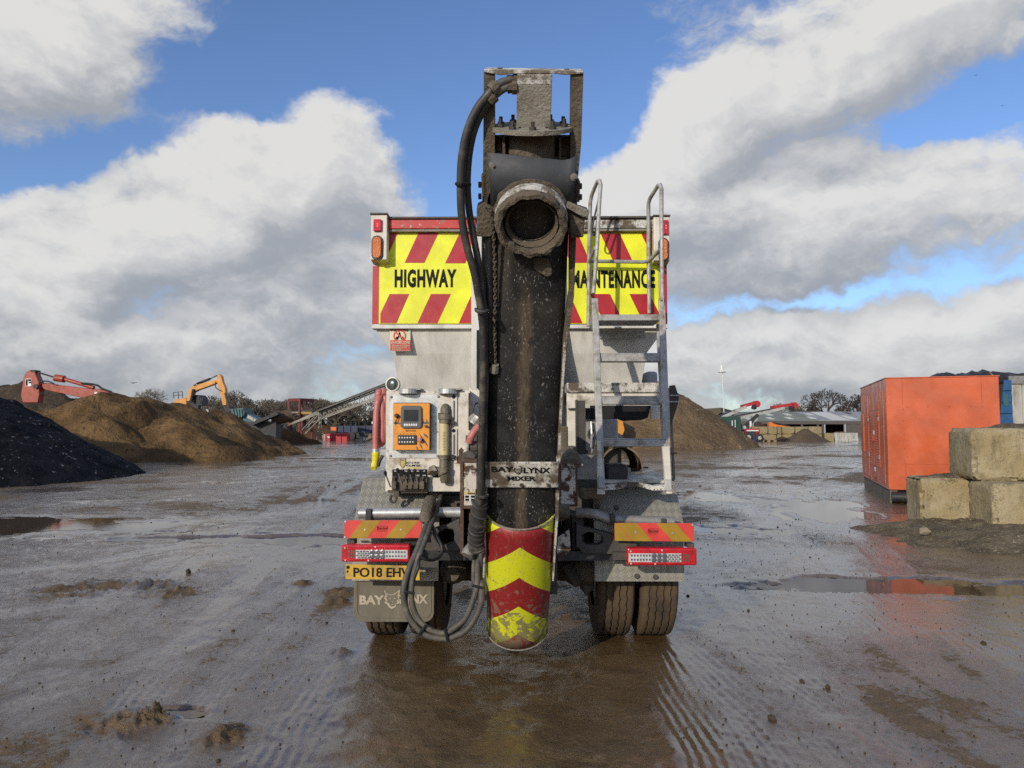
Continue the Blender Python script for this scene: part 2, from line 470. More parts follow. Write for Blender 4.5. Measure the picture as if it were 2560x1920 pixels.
chequer_plate('tread_plate', (.46, .44, .37))


def chevron_mat(name, x_mid, z_apex, slope, period):
    """Red and fluorescent yellow chevrons printed on the slide, scuffed towards its foot."""
    m = bpy.data.materials.new(name)
    m.use_nodes = True
    m.node_tree.nodes.clear()
    n = NT(m.node_tree)
    out = n.new('ShaderNodeOutputMaterial')
    b = n.new('ShaderNodeBsdfPrincipled')
    m.node_tree.links.new(b.outputs[0], out.inputs[0])
    uv = n.new('ShaderNodeUVMap')
    uv.uv_map = 'UVMap'
    s = n.new('ShaderNodeSeparateXYZ')
    n.put(s.inputs[0], uv.outputs[0])
    pos = n.new('ShaderNodeNewGeometry').outputs['Position']
    t = n.math('ADD', s.outputs[1], n.math('MULTIPLY', n.math('ABSOLUTE', n.math('SUBTRACT', s.outputs[0], .5)), slope))
    t = n.math('FRACT', n.math('DIVIDE', n.math('SUBTRACT', t, z_apex), period))
    f = n.math('GREATER_THAN', t, .5)
    col = n.mix(f, (.68, .70, .022), (.27, .017, .020))
    # scuffs and dust with shapes of their own
    sc = n.vmath('MULTIPLY', pos, (2.2, 1.0, .8))
    streak = n.ss(n.noise(sc, 14, 9, .7, 1.2), .56, .66)
    low = n.ss(s.outputs[1], .30, .98)
    spots = n.ss(n.noise(pos, 85, 4, .65), .60, .66)
    wear = n.ss(n.math('ADD', n.noise(pos, 16, 8, .7), n.math('MULTIPLY', low, .20)), .63, .68)
    col = n.mix(n.math('MULTIPLY', streak, .42), col, (.30, .26, .20))
    col = n.mix(n.math('MULTIPLY', spots, .75), col, (.15, .13, .04))
    col = n.mix(n.math('MULTIPLY', wear, .85), col, (.20, .17, .11))
    edge = n.ss(n.math('ABSOLUTE', n.math('SUBTRACT', s.outputs[0], .5)), .455, .485)
    col = n.mix(n.math('MULTIPLY', edge, low), col, (.25, .22, .17))
    n.put(b.inputs['Base Color'], col)
    b.inputs['Roughness'].default_value = .42
    MATS[name] = m


def trough_mat(name):
    """Black rubber trough with a streak of dried slurry and white spatter."""
    m = bpy.data.materials.new(name)
    m.use_nodes = True
    m.node_tree.nodes.clear()
    n = NT(m.node_tree)
    out = n.new('ShaderNodeOutputMaterial')
    b = n.new('ShaderNodeBsdfPrincipled')
    m.node_tree.links.new(b.outputs[0], out.inputs[0])
    uv = n.new('ShaderNodeUVMap')
    uv.uv_map = 'UVMap'
    s = n.new('ShaderNodeSeparateXYZ')
    n.put(s.inputs[0], uv.outputs[0])
    pos = n.new('ShaderNodeNewGeometry').outputs['Position']
    u, v = s.outputs[0], s.outputs[1]
    wob = n.math('MULTIPLY', n.math('SUBTRACT', n.noise(n.vmath('MULTIPLY', pos, (3, 3, 1.2)), 6, 6), .5), .10)
    du = n.math('ABSOLUTE', n.math('ADD', n.math('SUBTRACT', u, .50), wob))
    core = n.math('MULTIPLY', n.ss(du, .075, .015), n.math('MULTIPLY', n.ss(v, .24, .40), n.ss(n.noise(n.vmath('MULTIPLY', pos, (9, 3, .8)), 8, 5), .30, .60, .35, 1.0)))
    brown_top = n.math('MULTIPLY', n.ss(v, .52, .04), n.ss(n.noise(n.vmath('MULTIPLY', pos, (2.5, 1, .8)), 6, 7, .65), .30, .60))
    spat = n.ss(n.noise(n.vmath('MULTIPLY', pos, (2.0, 1, .8)), 58, 3, .6), .615, .66)
    spat = n.math('MULTIPLY', spat, n.ss(n.noise(pos, 5, 4), .40, .62, .25, 1.0))
    fine = n.ss(n.noise(pos, 150, 2), .62, .68)
    base = n.mix(n.ss(n.noise(pos, 6, 5), .35, .7), (.011, .011, .0125), (.028, .028, .029))
    col = n.mix(n.math('MULTIPLY', brown_top, .85), base, (.088, .073, .054))
    # a near-black patch by the spout
    patch = n.math('MULTIPLY', n.ss(n.math('ABSOLUTE', n.math('SUBTRACT', u, .62)), .28, .22), n.ss(n.math('ABSOLUTE', n.math('SUBTRACT', v, .235)), .11, .07))
    col = n.mix(n.math('MULTIPLY', patch, .9), col, (.008, .008, .009))
    col = n.mix(n.math('MULTIPLY', core, .58), col, (.20, .145, .080))
    col = n.mix(n.math('MULTIPLY', spat, .75), col, (.42, .41, .38))
    col = n.mix(n.math('MULTIPLY', fine, .16), col, (.3, .29, .27))
    n.put(b.inputs['Base Color'], col)
    n.put(b.inputs['Roughness'], n.ss(n.noise(pos, 12, 5), .3, .7, .52, .75))
    MATS[name] = m


chevron_mat('slide_chevron', .5, .136, -.60, .4786)
trough_mat('trough_black')


# ------------------------------------------------------------------ mesh helpers
class MB:
    def __init__(self):
        self.v, self.f, self.uv = [], [], None

    def add(self, vs, fs):
        o = len(self.v)
        self.v += [tuple(p) for p in vs]
        self.f += [tuple(i + o for i in f) for f in fs]
        return self

    def box(self, a, b):
        x0, x1 = sorted((a[0], b[0])); y0, y1 = sorted((a[1], b[1])); q0, q1 = sorted((a[2], b[2]))
        return self.add([(x0, y0, q0), (x1, y0, q0), (x1, y1, q0), (x0, y1, q0), (x0, y0, q1), (x1, y0, q1), (x1, y1, q1), (x0, y1, q1)],
                        [(3, 2, 1, 0), (4, 5, 6, 7), (0, 1, 5, 4), (1, 2, 6, 5), (2, 3, 7, 6), (3, 0, 4, 7)])

    def pbox(self, a, b, depth):
        """a, b: two opposite corners measured in one plane facing the viewer; depth goes back along Y."""
        return self.box((a.x, a.y, a.z), (b.x, a.y + depth, b.z))

    def slab(self, poly, vec):
        poly = [Vector(p) for p in poly]
        vec = Vector(vec)
        n = len(poly)
        nrm = Vector((0, 0, 0))
        for i in range(n):
            nrm += poly[i].cross(poly[(i + 1) % n])
        if nrm.dot(vec) > 0:
            poly.reverse()
        vs = poly + [p + vec for p in poly]
        fs = [tuple(range(n)), tuple(range(2 * n - 1, n - 1, -1))]
        for i in range(n):
            j = (i + 1) % n
            fs.append((j, i, n + i, n + j))
        return self.add(vs, fs)

    def ring_slab(self, outer, inner, vec):
        n = len(outer)
        vec = Vector(vec)
        o = [Vector(p) for p in outer]; q = [Vector(p) for p in inner]
        vs = o + q + [p + vec for p in o] + [p + vec for p in q]
        fs = []
        for i in range(n):
            j = (i + 1) % n
            fs += [(i, j, n + j, n + i), (2 * n + j, 2 * n + i, 3 * n + i, 3 * n + j), (j, i, 2 * n + i, 2 * n + j), (n + i, n + j, 3 * n + j, 3 * n + i)]
        return self.add(vs, fs)

    def tube(self, path, r, n=8, cap=True):
        path = [Vector(p) for p in path]
        rs = r if isinstance(r, (list, tuple)) else [r] * len(path)
        t0 = (path[1] - path[0]).normalized()
        ref = Vector((0, 0, 1)) if abs(t0.z) < .9 else Vector((1, 0, 0))
        a = t0.cross(ref).normalized()
        vs, fs = [], []
        for k, p in enumerate(path):
            if k == 0: t = path[1] - path[0]
            elif k == len(path) - 1: t = path[-1] - path[-2]
            else: t = (path[k + 1] - path[k]).normalized() + (path[k] - path[k - 1]).normalized()
            t = t.normalized() if t.length > 1e-9 else t0
            a = a - t * a.dot(t)
            a = a.normalized() if a.length > 1e-6 else t.orthogonal().normalized()
            b = t.cross(a)
            for i in range(n):
                th = 2 * math.pi * i / n
                vs.append(p + a * (rs[k] * math.cos(th)) + b * (rs[k] * math.sin(th)))
        for k in range(len(path) - 1):
            for i in range(n):
                j = (i + 1) % n
                fs.append((k * n + i, k * n + j, (k + 1) * n + j, (k + 1) * n + i))
        if cap:
            fs.append(tuple(range(n - 1, -1, -1)))
            fs.append(tuple((len(path) - 1) * n + i for i in range(n)))
        return self.add(vs, fs)

    def bar(self, p, q, w, h=None, up=(0, 0, 1)):
        """A straight rectangular bar from p to q."""
        h = h or w
        p, q = Vector(p), Vector(q)
        t = (q - p).normalized()
        s = t.cross(Vector(up))
        s = s.normalized() if s.length > 1e-4 else t.orthogonal().normalized()
        u = s.cross(t)
        c = [p + s * (a * w / 2) + u * (b * h / 2) for a, b in ((-1, -1), (1, -1), (1, 1), (-1, 1))]
        return self.slab(c, q - p)

    def lathe(self, prof, org, axis, n=24, close=True):
        """prof: list of (radius, height along axis)."""
        ax = Vector(axis).normalized()
        a = ax.orthogonal().normalized()
        b = ax.cross(a)
        org = Vector(org)
        vs, fs = [], []
        for r, h in prof:
            for i in range(n):
                th = 2 * math.pi * i / n
                vs.append(org + ax * h + a * (r * math.cos(th)) + b * (r * math.sin(th)))
        for k in range(len(prof) - 1):
            for i in range(n):
                j = (i + 1) % n
                fs.append((k * n + i, k * n + j, (k + 1) * n + j, (k + 1) * n + i))
        if close:
            fs.append(tuple(range(n - 1, -1, -1)))
            fs.append(tuple((len(prof) - 1) * n + i for i in range(n)))
        return self.add(vs, fs)

    def blob(self, c, r, jit=.25, seed=0, squash=1.0):
        rnd = random.Random(seed)
        t = (1 + 5 ** .5) / 2
        vs = [(-1, t, 0), (1, t, 0), (-1, -t, 0), (1, -t, 0), (0, -1, t), (0, 1, t), (0, -1, -t), (0, 1, -t), (t, 0, -1), (t, 0, 1), (-t, 0, -1), (-t, 0, 1)]
        fs = [(0, 11, 5), (0, 5, 1), (0, 1, 7), (0, 7, 10), (0, 10, 11), (1, 5, 9), (5, 11, 4), (11, 10, 2), (10, 7, 6), (7, 1, 8), (3, 9, 4), (3, 4, 2), (3, 2, 6), (3, 6, 8), (3, 8, 9), (4, 9, 5), (2, 4, 11), (6, 2, 10), (8, 6, 7), (9, 8, 1)]
        out = []
        for p in vs:
            p = Vector(p).normalized() * (r * (1 + rnd.uniform(-jit, jit)))
            out.append((c[0] + p.x, c[1] + p.y, c[2] + p.z * squash))
        return self.add(out, fs)


def roughen(mb, amp, scale, seed=0):
    """Push every point about to give caked, lumpy surfaces."""
    from mathutils import noise as mn
    mb.v = [tuple(Vector(p) + mn.noise_vector(Vector(p) * scale + Vector((seed, 0, 0))) * amp + mn.noise_vector(Vector(p) * scale * 2.7) * (amp * .5)) for p in mb.v]
    return mb


POS = {}


def mesh_obj(name, mb, material, parent=None, smooth=False, bevel=0.0, seg=2):
    me = bpy.data.meshes.new(name)
    vs = np.array(mb.v, dtype=np.float64)
    c = (vs.min(axis=0) + vs.max(axis=0)) / 2
    me.from_pydata((vs - c).tolist(), [], mb.f)
    if mb.uv is not None:
        ul = me.uv_layers.new(name='UVMap')
        for lp in me.loops:
            ul.data[lp.index].uv = mb.uv[lp.vertex_index]
    me.materials.append(MATS[material] if isinstance(material, str) else material)
    me.update()
    if smooth:
        me.polygons.foreach_set('use_smooth', [True] * len(me.polygons))
        me.set_sharp_from_angle(angle=R(38))
    o = bpy.data.objects.new(name, me)
    COL.objects.link(o)
    base = Vector(POS[parent.name]) if parent else Vector((0, 0, 0))
    o.location = Vector(c) - base
    POS[o.name] = Vector(c)
    if parent:
        o.parent = parent
    if bevel:
        m = o.modifiers.new('bevel', 'BEVEL')
        m.width = bevel
        m.segments = seg
        m.limit_method = 'ANGLE'
        m.harden_normals = False
    return o


def tag(o, label, cat, group=None, kind=None):
    o['label'] = label
    o['category'] = cat
    if group: o['group'] = group
    if kind: o['kind'] = kind
    return o


def structure(o):
    o['kind'] = 'structure'
    return o


def thing(name, label, cat, loc=(0, 0, 0), group=None):
    o = bpy.data.objects.new(name, None)
    o.empty_display_size = .2
    COL.objects.link(o)
    o.location = loc
    POS[o.name] = Vector(loc)
    return tag(o, label, cat, group)


SINGLE = {'stripes': 'stripe', 'amber_stripes': 'amber_stripe', 'claw_marks': 'claw_mark', 'bolts': 'bolt', 'rivets': 'rivet', 'side_bolts': 'side_bolt', 'top_bolts': 'top_bolt',
          'guard_bolts': 'guard_bolt', 'skirt_bolts': 'skirt_bolt', 'cover_bolts': 'cover_bolt', 'hinges': 'hinge', 'keypad_buttons': 'keypad_button', 'screen_keys': 'screen_key', 'screws': 'screw',
          'end_seams': 'end_seam', 'pictograms': 'pictogram', 'hose_fittings': 'hose_fitting'}
SPLIT = set(SINGLE) | {'lower_stile', 'hose_clamp', 'head_rib', 'brake_chamber', 'rim', 'knurled_plug', 'tube_clamp', 'lamp_bracket', 'lower_rail', 'side_bolt_strip', 'pivot_frame', 'side_return', 'cable_tie',
                       'side_plate', 'placard', 'lit_diode', 'roof_bracket_x', 'hydraulic_line', 'cab_post', 'notice_mark', 'ram', 'hanging_chain', 'pivot_arm', 'swivel_block', 'pivot_pin', 'guard_rail'}


def pieces(mb):
    """Split a collection of shapes into its loose pieces."""
    par = list(range(len(mb.v)))

    def find(i):
        while par[i] != i:
            par[i] = par[par[i]]
            i = par[i]
        return i
    for f in mb.f:
        r0 = find(f[0])
        for i in f[1:]:
            par[find(i)] = r0
    groups = {}
    for f in mb.f:
        groups.setdefault(find(f[0]), []).append(f)
    out = []
    for fs in groups.values():
        ids = sorted({i for f in fs for i in f})
        mp = {i: k for k, i in enumerate(ids)}
        q = MB()
        q.v = [mb.v[i] for i in ids]
        q.f = [tuple(mp[i] for i in f) for f in fs]
        out.append(q)
    return out


def part(parent, name, material, fn, smooth=False, bevel=0.0, label=None, seg=2):
    mb = MB()
    fn(mb)
    if name in SPLIT:
        for q in pieces(mb):
            o = mesh_obj(SINGLE.get(name, name), q, material, parent, smooth, bevel, seg)
        return o
    o = mesh_obj(name, mb, material, parent, smooth, bevel, seg)
    if label: o['label'] = label
    return o


def smooth_path(pts, n=6):
    """Catmull-Rom through the points."""
    pts = [Vector(p) for p in pts]
    P = [pts[0] * 2 - pts[1]] + pts + [pts[-1] * 2 - pts[-2]]
    out = []
    for i in range(1, len(P) - 2):
        for k in range(n):
            t = k / n
            out.append(.5 * ((2 * P[i]) + (P[i + 1] - P[i - 1]) * t + (2 * P[i - 1] - 5 * P[i] + 4 * P[i + 1] - P[i + 2]) * t * t + (-P[i - 1] + 3 * P[i] - 3 * P[i + 1] + P[i + 2]) * t ** 3))
    out.append(pts[-1])
    return out


def lettering(text, p0, right, up, wd, ht, material, parent, bold=.02, lift=.0025, name='lettering', spacing=1.0):
    """Letters as thin raised shapes, fitted into the wd x ht box whose lower left corner is p0."""
    cu = bpy.data.curves.new('text', 'FONT')
    cu.body = text
    cu.resolution_u = 3
    cu.offset = bold
    cu.space_character = spacing
    ob = bpy.data.objects.new('text', cu)
    COL.objects.link(ob)
    dg = bpy.context.evaluated_depsgraph_get()
    me = bpy.data.meshes.new_from_object(ob.evaluated_get(dg))
    bpy.data.objects.remove(ob)
    bpy.data.curves.remove(cu)
    vs = np.array([v.co[:] for v in me.vertices])
    fs = [tuple(p.vertices) for p in me.polygons]
    bpy.data.meshes.remove(me)
    lo, hi = vs.min(axis=0), vs.max(axis=0)
    r, u = Vector(right).normalized(), Vector(up).normalized()
    nn = r.cross(u)
    mb = MB()
    mb.add([Vector(p0) + r * ((v[0] - lo[0]) / (hi[0] - lo[0]) * wd) + u * ((v[1] - lo[1]) / (hi[1] - lo[1]) * ht) + nn * lift for v in vs], fs)
    return mesh_obj(name, mb, material, parent)


def face_text(text, a, b, material, parent, **k):
    """Text between picture corners a (upper left) and b (lower right) on a plane facing -Y."""
    return lettering(text, (a.x, a.y, b.z), (1, 0, 0), (0, 0, 1), b.x - a.x, a.z - b.z, material, parent, **k)


def lynx_head(parent, p0, wd, ht, right, up, dark, light, lift=.003, name='emblem'):
    """Emblem: a lynx head with tufted ears in outline and a lighter face."""
    r, u = Vector(right).normalized(), Vector(up).normalized()
    nn = r.cross(u)
    P = lambda x, y, l: Vector(p0) + r * (x * wd) + u * (y * ht) + nn * l
    out = [(.02, 1), (.18, .80), (.33, .74), (.52, .73), (.66, .79), (.92, .98), (.86, .70), (.94, .52), (.84, .42), (.90, .28), (.74, .24), (.66, .08), (.46, 0), (.30, .10), (.22, .24), (.06, .30), (.14, .42), (.04, .54), (.12, .70)]
    inn = [(.12, .84), (.24, .70), (.42, .66), (.60, .70), (.80, .86), (.76, .66), (.82, .50), (.72, .42), (.76, .30), (.64, .26), (.58, .14), (.46, .10), (.38, .16), (.30, .28), (.20, .34), (.24, .44), (.16, .54), (.22, .66)]
    a = MB(); a.add([P(x, y, lift) for x, y in out], [tuple(range(len(out)))])
    o = mesh_obj(name, a, dark, parent)
    b = MB()
    b.add([P(x, y, lift + .0012) for x, y in inn], [tuple(range(len(inn)))])
    mesh_obj(name + '_face', b, light, parent)
    c = MB()
    for sh in ([(.28, .54), (.42, .48), (.40, .55)], [(.58, .48), (.72, .54), (.60, .55)], [(.45, .36), (.57, .36), (.51, .28)], [(.40, .24), (.62, .24), (.52, .20)]):
        c.add([P(x, y, lift + .0024) for x, y in sh], [tuple(range(len(sh)))])
    mesh_obj(name + '_features', c, dark, parent)
    return o


# ------------------------------------------------------------------ value noise on arrays
def vnoise(x, y, seed=0):
    xi = np.floor(x).astype(np.int64); yi = np.floor(y).astype(np.int64)
    xf = x - xi; yf = y - yi
    xf = xf * xf * (3 - 2 * xf); yf = yf * yf * (3 - 2 * yf)

    def h(a, b):
        k = (a * 374761393 + b * 668265263 + seed * 974634777) & 0xffffffff
        k = ((k ^ (k >> 13)) * 1274126177) & 0xffffffff
        k = (k ^ (k >> 16)) & 0xffff
        return k / 65535.0
    a = h(xi, yi) * (1 - xf) + h(xi + 1, yi) * xf
    b = h(xi, yi + 1) * (1 - xf) + h(xi + 1, yi + 1) * xf
    return a * (1 - yf) + b * yf - .5


def fbm(x, y, octs=4, seed=0, gain=.5):
    s = np.zeros_like(x); a = 1.0
    for k in range(octs):
        s += a * vnoise(x * 2 ** k + 17.3 * k, y * 2 ** k - 9.1 * k, seed + k)
        a *= gain
    return s


def sstep(x, lo, hi):
    t = np.clip((x - lo) / (hi - lo), 0, 1)
    return t * t * (3 - 2 * t)


def seg_dist(x, y, pts):
    """Signed lateral distance to a polyline and the run along it."""
    best = np.full(x.shape, 1e9); lat = np.zeros_like(x); run = np.zeros_like(x)
    acc = 0.0
    for (ax, ay), (bx, by) in zip(pts[:-1], pts[1:]):
        dx, dy = bx - ax, by - ay
        L = math.hypot(dx, dy)
        t = np.clip(((x - ax) * dx + (y - ay) * dy) / (L * L), 0, 1)
        px, py = x - ax - t * dx, y - ay - t * dy
        d = np.hypot(px, py)
        m = d < best
        best = np.where(m, d, best)
        lat = np.where(m, (px * dy - py * dx) / L, lat)
        run = np.where(m, acc + t * L, run)
        acc += L
    return best, lat, run


# ------------------------------------------------------------------ ground: one sheet to the horizon
rows = [-60, -40, -25, -15, -8, -4, -1, 1, 2, 2.5]
yv = 2.8
while yv < 60:
    rows.append(yv); yv += .0052 * yv
while yv < 3000:
    rows.append(yv); yv += .035 * yv
rows = np.array(rows + [3000.0])
ts = np.concatenate([np.linspace(-4, -.95, 40)[:-1], np.linspace(-.95, .95, 660), np.linspace(.95, 4, 40)[1:]])
half = np.where(rows > 2.8, rows, 2.8 + (2.8 - rows))
GX = half[:, None] * ts[None, :]
GY = np.repeat(rows[:, None], len(ts), axis=1)

near = sstep(90 - GY, 0, 60)
warp_x = GX + .35 * fbm(GX / 1.7, GY / 1.7, 3, 50)
warp_y = GY + .35 * fbm(GX / 1.7, GY / 1.7, 3, 60)
H = .030 * fbm(GX / 4.0, GY / 4.0, 3, 1) + .020 * fbm(warp_x / .9, warp_y / .9, 3, 5) + .012 * fbm(GX / .20, GY / .20, 3, 9, .6)
H += .013 * np.clip(fbm(warp_x / .12, warp_y / .12, 3, 12, .6) - .12, 0, 1)
lump = np.clip(fbm(warp_x / .55, warp_y / .55, 4, 21) - .22, 0, 1)
H += .022 * lump
H += .10 * fbm(GX / 22, GY / 22, 2, 14) * sstep(GY, 14, 60)
WET = .64 + .75 * fbm(warp_x / 2.4, warp_y / 2.4, 4, 30)

TRACKS = [  # d-pixel polylines of tyre tracks on the yard, half width
    ([(1440, 1375), (1520, 1440), (1660, 1560), (1790, 1680)], .17), ([(1385, 1375), (1445, 1470), (1520, 1600), (1560, 1700)], .15),
    ([(820, 1365), (720, 1480), (600, 1660)], .16),
    ([(760, 1000), (700, 1080), (560, 1230), (380, 1430), (250, 1600)], .16), ([(880, 990), (800, 1060), (640, 1180), (450, 1320)], .15),
    ([(1480, 985), (1560, 1060), (1690, 1150), (1900, 1270), (2200, 1420)], .18), ([(1560, 975), (1640, 1020), (1750, 1080), (1850, 1150), (2000, 1300), (2300, 1560)], .17),
    ([(1750, 985), (1640, 1010), (1500, 1060), (1440, 1150), (1460, 1300)], .16),
    ([(1480, 1190), (1620, 1330), (1800, 1500), (1950, 1680)], .16), ([(0, 1240), (300, 1200), (620, 1110), (860, 1000)], .17),
    ([(980, 1000), (930, 1100), (860, 1200), (760, 1330), (640, 1500), (560, 1680)], .15), ([(520, 1120), (330, 1240), (60, 1420), (-150, 1560)], .16), ([(700, 1040), (560, 1120), (380, 1250), (120, 1450)], .14),
    ([(300, 1680), (480, 1480), (700, 1260), (850, 1100)], .13), ([(1470, 1260), (1560, 1350), (1680, 1470), (1860, 1640)], .12), ([(1900, 1000), (1760, 1040), (1680, 1100), (1720, 1200), (1860, 1330), (2100, 1500)], .16),
    ([(1600, 1240), (1760, 1350), (1980, 1500), (2200, 1640)], .14), ([(1480, 1420), (1580, 1540), (1680, 1680)], .13),
    ([(0, 1330), (300, 1270), (560, 1160), (800, 1020)], .15), ([(1500, 1330), (1700, 1450), (2000, 1640)], .15), ([(100, 1500), (420, 1380), (700, 1230)], .14),
]
for k, (pl, hw) in enumerate(TRACKS):
    amp = .55 if pl[0][0] < 1000 else 1.0
    w_pts = [(GD(a, b).x, GD(a, b).y) for a, b in pl]
    w_pts = [(p.x, p.y) for p in smooth_path([(a, b, 0) for a, b in w_pts], 6)]
    dist, lat, run = seg_dist(GX, GY, w_pts)
    lat = lat + .05 * fbm(GX / 1.6, GY / 1.6, 2, 70 + k) + .012 * fbm(GX / .09, GY / .09, 2, 170 + k)
    m = sstep(hw * 1.25 - np.abs(lat), 0, .06) * sstep(.4 - dist, 0, .1)
    groove = np.cos(lat / hw * math.pi * 5.0) * .5 + .5
    fade = np.clip(.55 + 1.5 * fbm(GX / .8, GY / .8, 4, 90 + k, .6), .0, 1.3)
    H = H * (1 - .5 * m * np.clip(fade, 0, 1)) + m * fade * amp * (-.006 + .0085 * groove + .0012 * np.cos(run * 60 + lat * 40))
    rim = np.exp(-((np.abs(lat) - hw * 1.35) / .05) ** 2) * sstep(.5 - dist, 0, .1)
    H += .006 * amp * rim * np.clip(fade, 0, 2)
    WET += .16 * m

# clods pushed up in the mud
for cx, cy, rad, hgt in ((690, 1082, .30, .05), (290, 1560, .24, .035), (350, 1548, .09, .04), (385, 1285, .22, .05), (330, 1268, .3, .03), (180, 1275, .7, .02),
                         (655, 1262, .12, .03), (740, 1300, .16, .035), (735, 1408, .10, .03), (480, 1590, .18, .03), (735, 1280, .2, .03)):
    p = GD(cx, cy)
    rr = np.hypot(GX - p.x, (GY - p.y)) / rad
    bump = np.exp(-rr * rr * 1.6) * np.clip(.7 + 2.6 * fbm(GX / .10, GY / .10, 4, 33, .65), 0, 2)
    H += hgt * bump
    WET -= .45 * np.exp(-rr * rr)

# puddles: shallow bowls filled to a level just under the yard
LEVEL = -.012
PUDDLES = [  # name centre in d pixels, half sizes in metres
    (1900, 1258, 1.5, .26, .0), (2110, 1272, 1.8, .34, .0), (1780, 1100, .9, 2.2, -.30), (-60, 1134, 3.0, 1.4, .0), (560, 1164, 1.9, .42, .0), (800, 1172, 1.2, .35, 0),
    (372, 1537, .16, .09, 0), (345, 1149, .5, .16, 0),
    (1560, 1145, .8, .5, 0), (880, 990, 5, 2.5, 0), (1560, 1075, .8, 1.6, .3),
]
PM = []
for cx, cy, ax, ay in ((1980, 1320, 1.5, .85), (1930, 1150, 1.2, 1.6), (1650, 1200, 1.6, .9)):
    p = GD(cx, cy)
    m = np.exp(-(((GX - p.x) / ax) ** 2 + ((GY - p.y) / ay) ** 2))
    H = H * (1 - .88 * m)
    WET += .65 * m
for k, (cx, cy, ax, ay, rot) in enumerate(PUDDLES):
    p = GD(cx, cy)
    dx, dy = GX - p.x, GY - p.y
    c, s = math.cos(rot), math.sin(rot)
    u, v = (dx * c + dy * s) / ax, (-dx * s + dy * c) / ay
    rr = np.sqrt(u * u + v * v) + .95 * fbm(dx / max(.25, ax * .35), dy / max(.25, ay * .35), 4, 200 + k)
    m = sstep(1.12 - rr, 0, .35)
    H = H * (1 - m * .96) + m * -.030
    WET += .7 * sstep(1.7 - rr, 0, .8)
    PM.append((p, ax, ay, rot))
# the yard is level under the truck and by the generator
H *= np.clip(.25 + .75 * near, 0, 1)
truck_pad = np.exp(-((GX / 1.5) ** 4 + ((GY - 6.3) / .9) ** 4))
H = H * (1 - .8 * truck_pad)
WET = np.clip(WET + .12 * fbm(GX / .35, GY / .35, 3, 77), 0, 1)

nr, nc = GX.shape
verts = np.stack([GX, GY, H], axis=-1).reshape(-1, 3)
ii = (np.arange(nr - 1)[:, None] * nc + np.arange(nc - 1)[None, :]).reshape(-1)
quads = np.stack([ii, ii + 1, ii + 1 + nc, ii + nc], axis=1)


def fast_mesh(name, v, q):
    me = bpy.data.meshes.new(name)
    k = q.shape[1]
    me.vertices.add(len(v)); me.loops.add(q.size); me.polygons.add(len(q))
    me.vertices.foreach_set('co', v.astype(np.float32).ravel())
    me.loops.foreach_set('vertex_index', q.astype(np.int32).ravel())
    me.polygons.foreach_set('loop_start', np.arange(0, q.size, k, dtype=np.int32))
    me.polygons.foreach_set('use_smooth', np.ones(len(q), dtype=bool))
    me.update(calc_edges=True)
    me.validate()
    return me


gm = fast_mesh('ground', verts, quads)
at_w = gm.attributes.new('wet', 'FLOAT', 'POINT')
at_w.data.foreach_set('value', WET.reshape(-1).astype(np.float32))


def ground_material():
    m = bpy.data.materials.new('wet_mud')
    m.use_nodes = True
    m.node_tree.nodes.clear()
    n = NT(m.node_tree)
    out = n.new('ShaderNodeOutputMaterial')
    b = n.new('ShaderNodeBsdfPrincipled')
    m.node_tree.links.new(b.outputs[0], out.inputs[0])
    pos = n.new('ShaderNodeNewGeometry').outputs['Position']
    at = n.new('ShaderNodeAttribute')
    at.attribute_name = 'wet'
    wet = at.outputs['Fac']
    n1 = n.noise(pos, .55, 6, .6)
    n2 = n.noise(pos, 3.2, 7, .65)
    n3 = n.noise(pos, 22.0, 5, .65)
    n4 = n.noise(pos, 68.0, 5, .65)
    col = n.mix(n.ss(n1, .35, .65), (.135, .080, .029), (.180, .116, .050))
    col = n.mix(n.ss(n2, .42, .68), col, (.105, .060, .021))
    col = n.mix(n.ss(n3, .57, .72, 0, .5), col, (.215, .150, .085))
    col = n.mix(n.ss(n4, .58, .66, 0, .75), col, (.050, .036, .023))
    w2 = n.math('ADD', wet, n.math('MULTIPLY', n.math('SUBTRACT', n2, .5), 1.10))
    w2 = n.math('ADD', w2, n.math('MULTIPLY', n.math('SUBTRACT', n3, .5), .80))
    f = n.ss(w2, .34, .56)
    col = n.mix(n.math('MULTIPLY', f, .40), col, (.098, .058, .019))
    n.put(b.inputs['Base Color'], col)
    n.put(b.inputs['Roughness'], n.ss(f, 0, 1, .75, .45))
    n.put(b.inputs['Coat Weight'], n.ss(f, 0, 1, .06, 1.0))
    n.put(b.inputs['Coat Roughness'], n.ss(w2, .35, 1.0, .15, .035))
    b.inputs['Coat IOR'].default_value = 1.78
    n5 = n.noise(pos, 150.0, 3, .6)
    h = n.math('ADD', n.math('MULTIPLY', n3, .65), n.math('MULTIPLY', n4, .60))
    h = n.math('ADD', h, n.math('MULTIPLY', n5, .22))
    h = n.math('ADD', h, n.math('MULTIPLY', n2, .6))
    col = n.mix(n.ss(n5, .60, .68, 0, .6), col, (.26, .20, .13))
    n.put(b.inputs['Base Color'], col)
    bp = n.new('ShaderNodeBump')
    bp.inputs['Strength'].default_value = .9
    bp.inputs['Distance'].default_value = .022
    n.put(bp.inputs['Height'], h)
    m.node_tree.links.new(bp.outputs[0], b.inputs['Normal'])
    bc = n.new('ShaderNodeBump')
    n.put(bc.inputs['Strength'], n.ss(w2, .35, 1.05, .80, .13))
    bc.inputs['Distance'].default_value = .016
    n.put(bc.inputs['Height'], h)
    m.node_tree.links.new(bc.outputs[0], b.inputs['Coat Normal'])
    return m


gm.materials.append(ground_material())
ground = bpy.data.objects.new('ground', gm)
COL.objects.link(ground)
structure(ground)

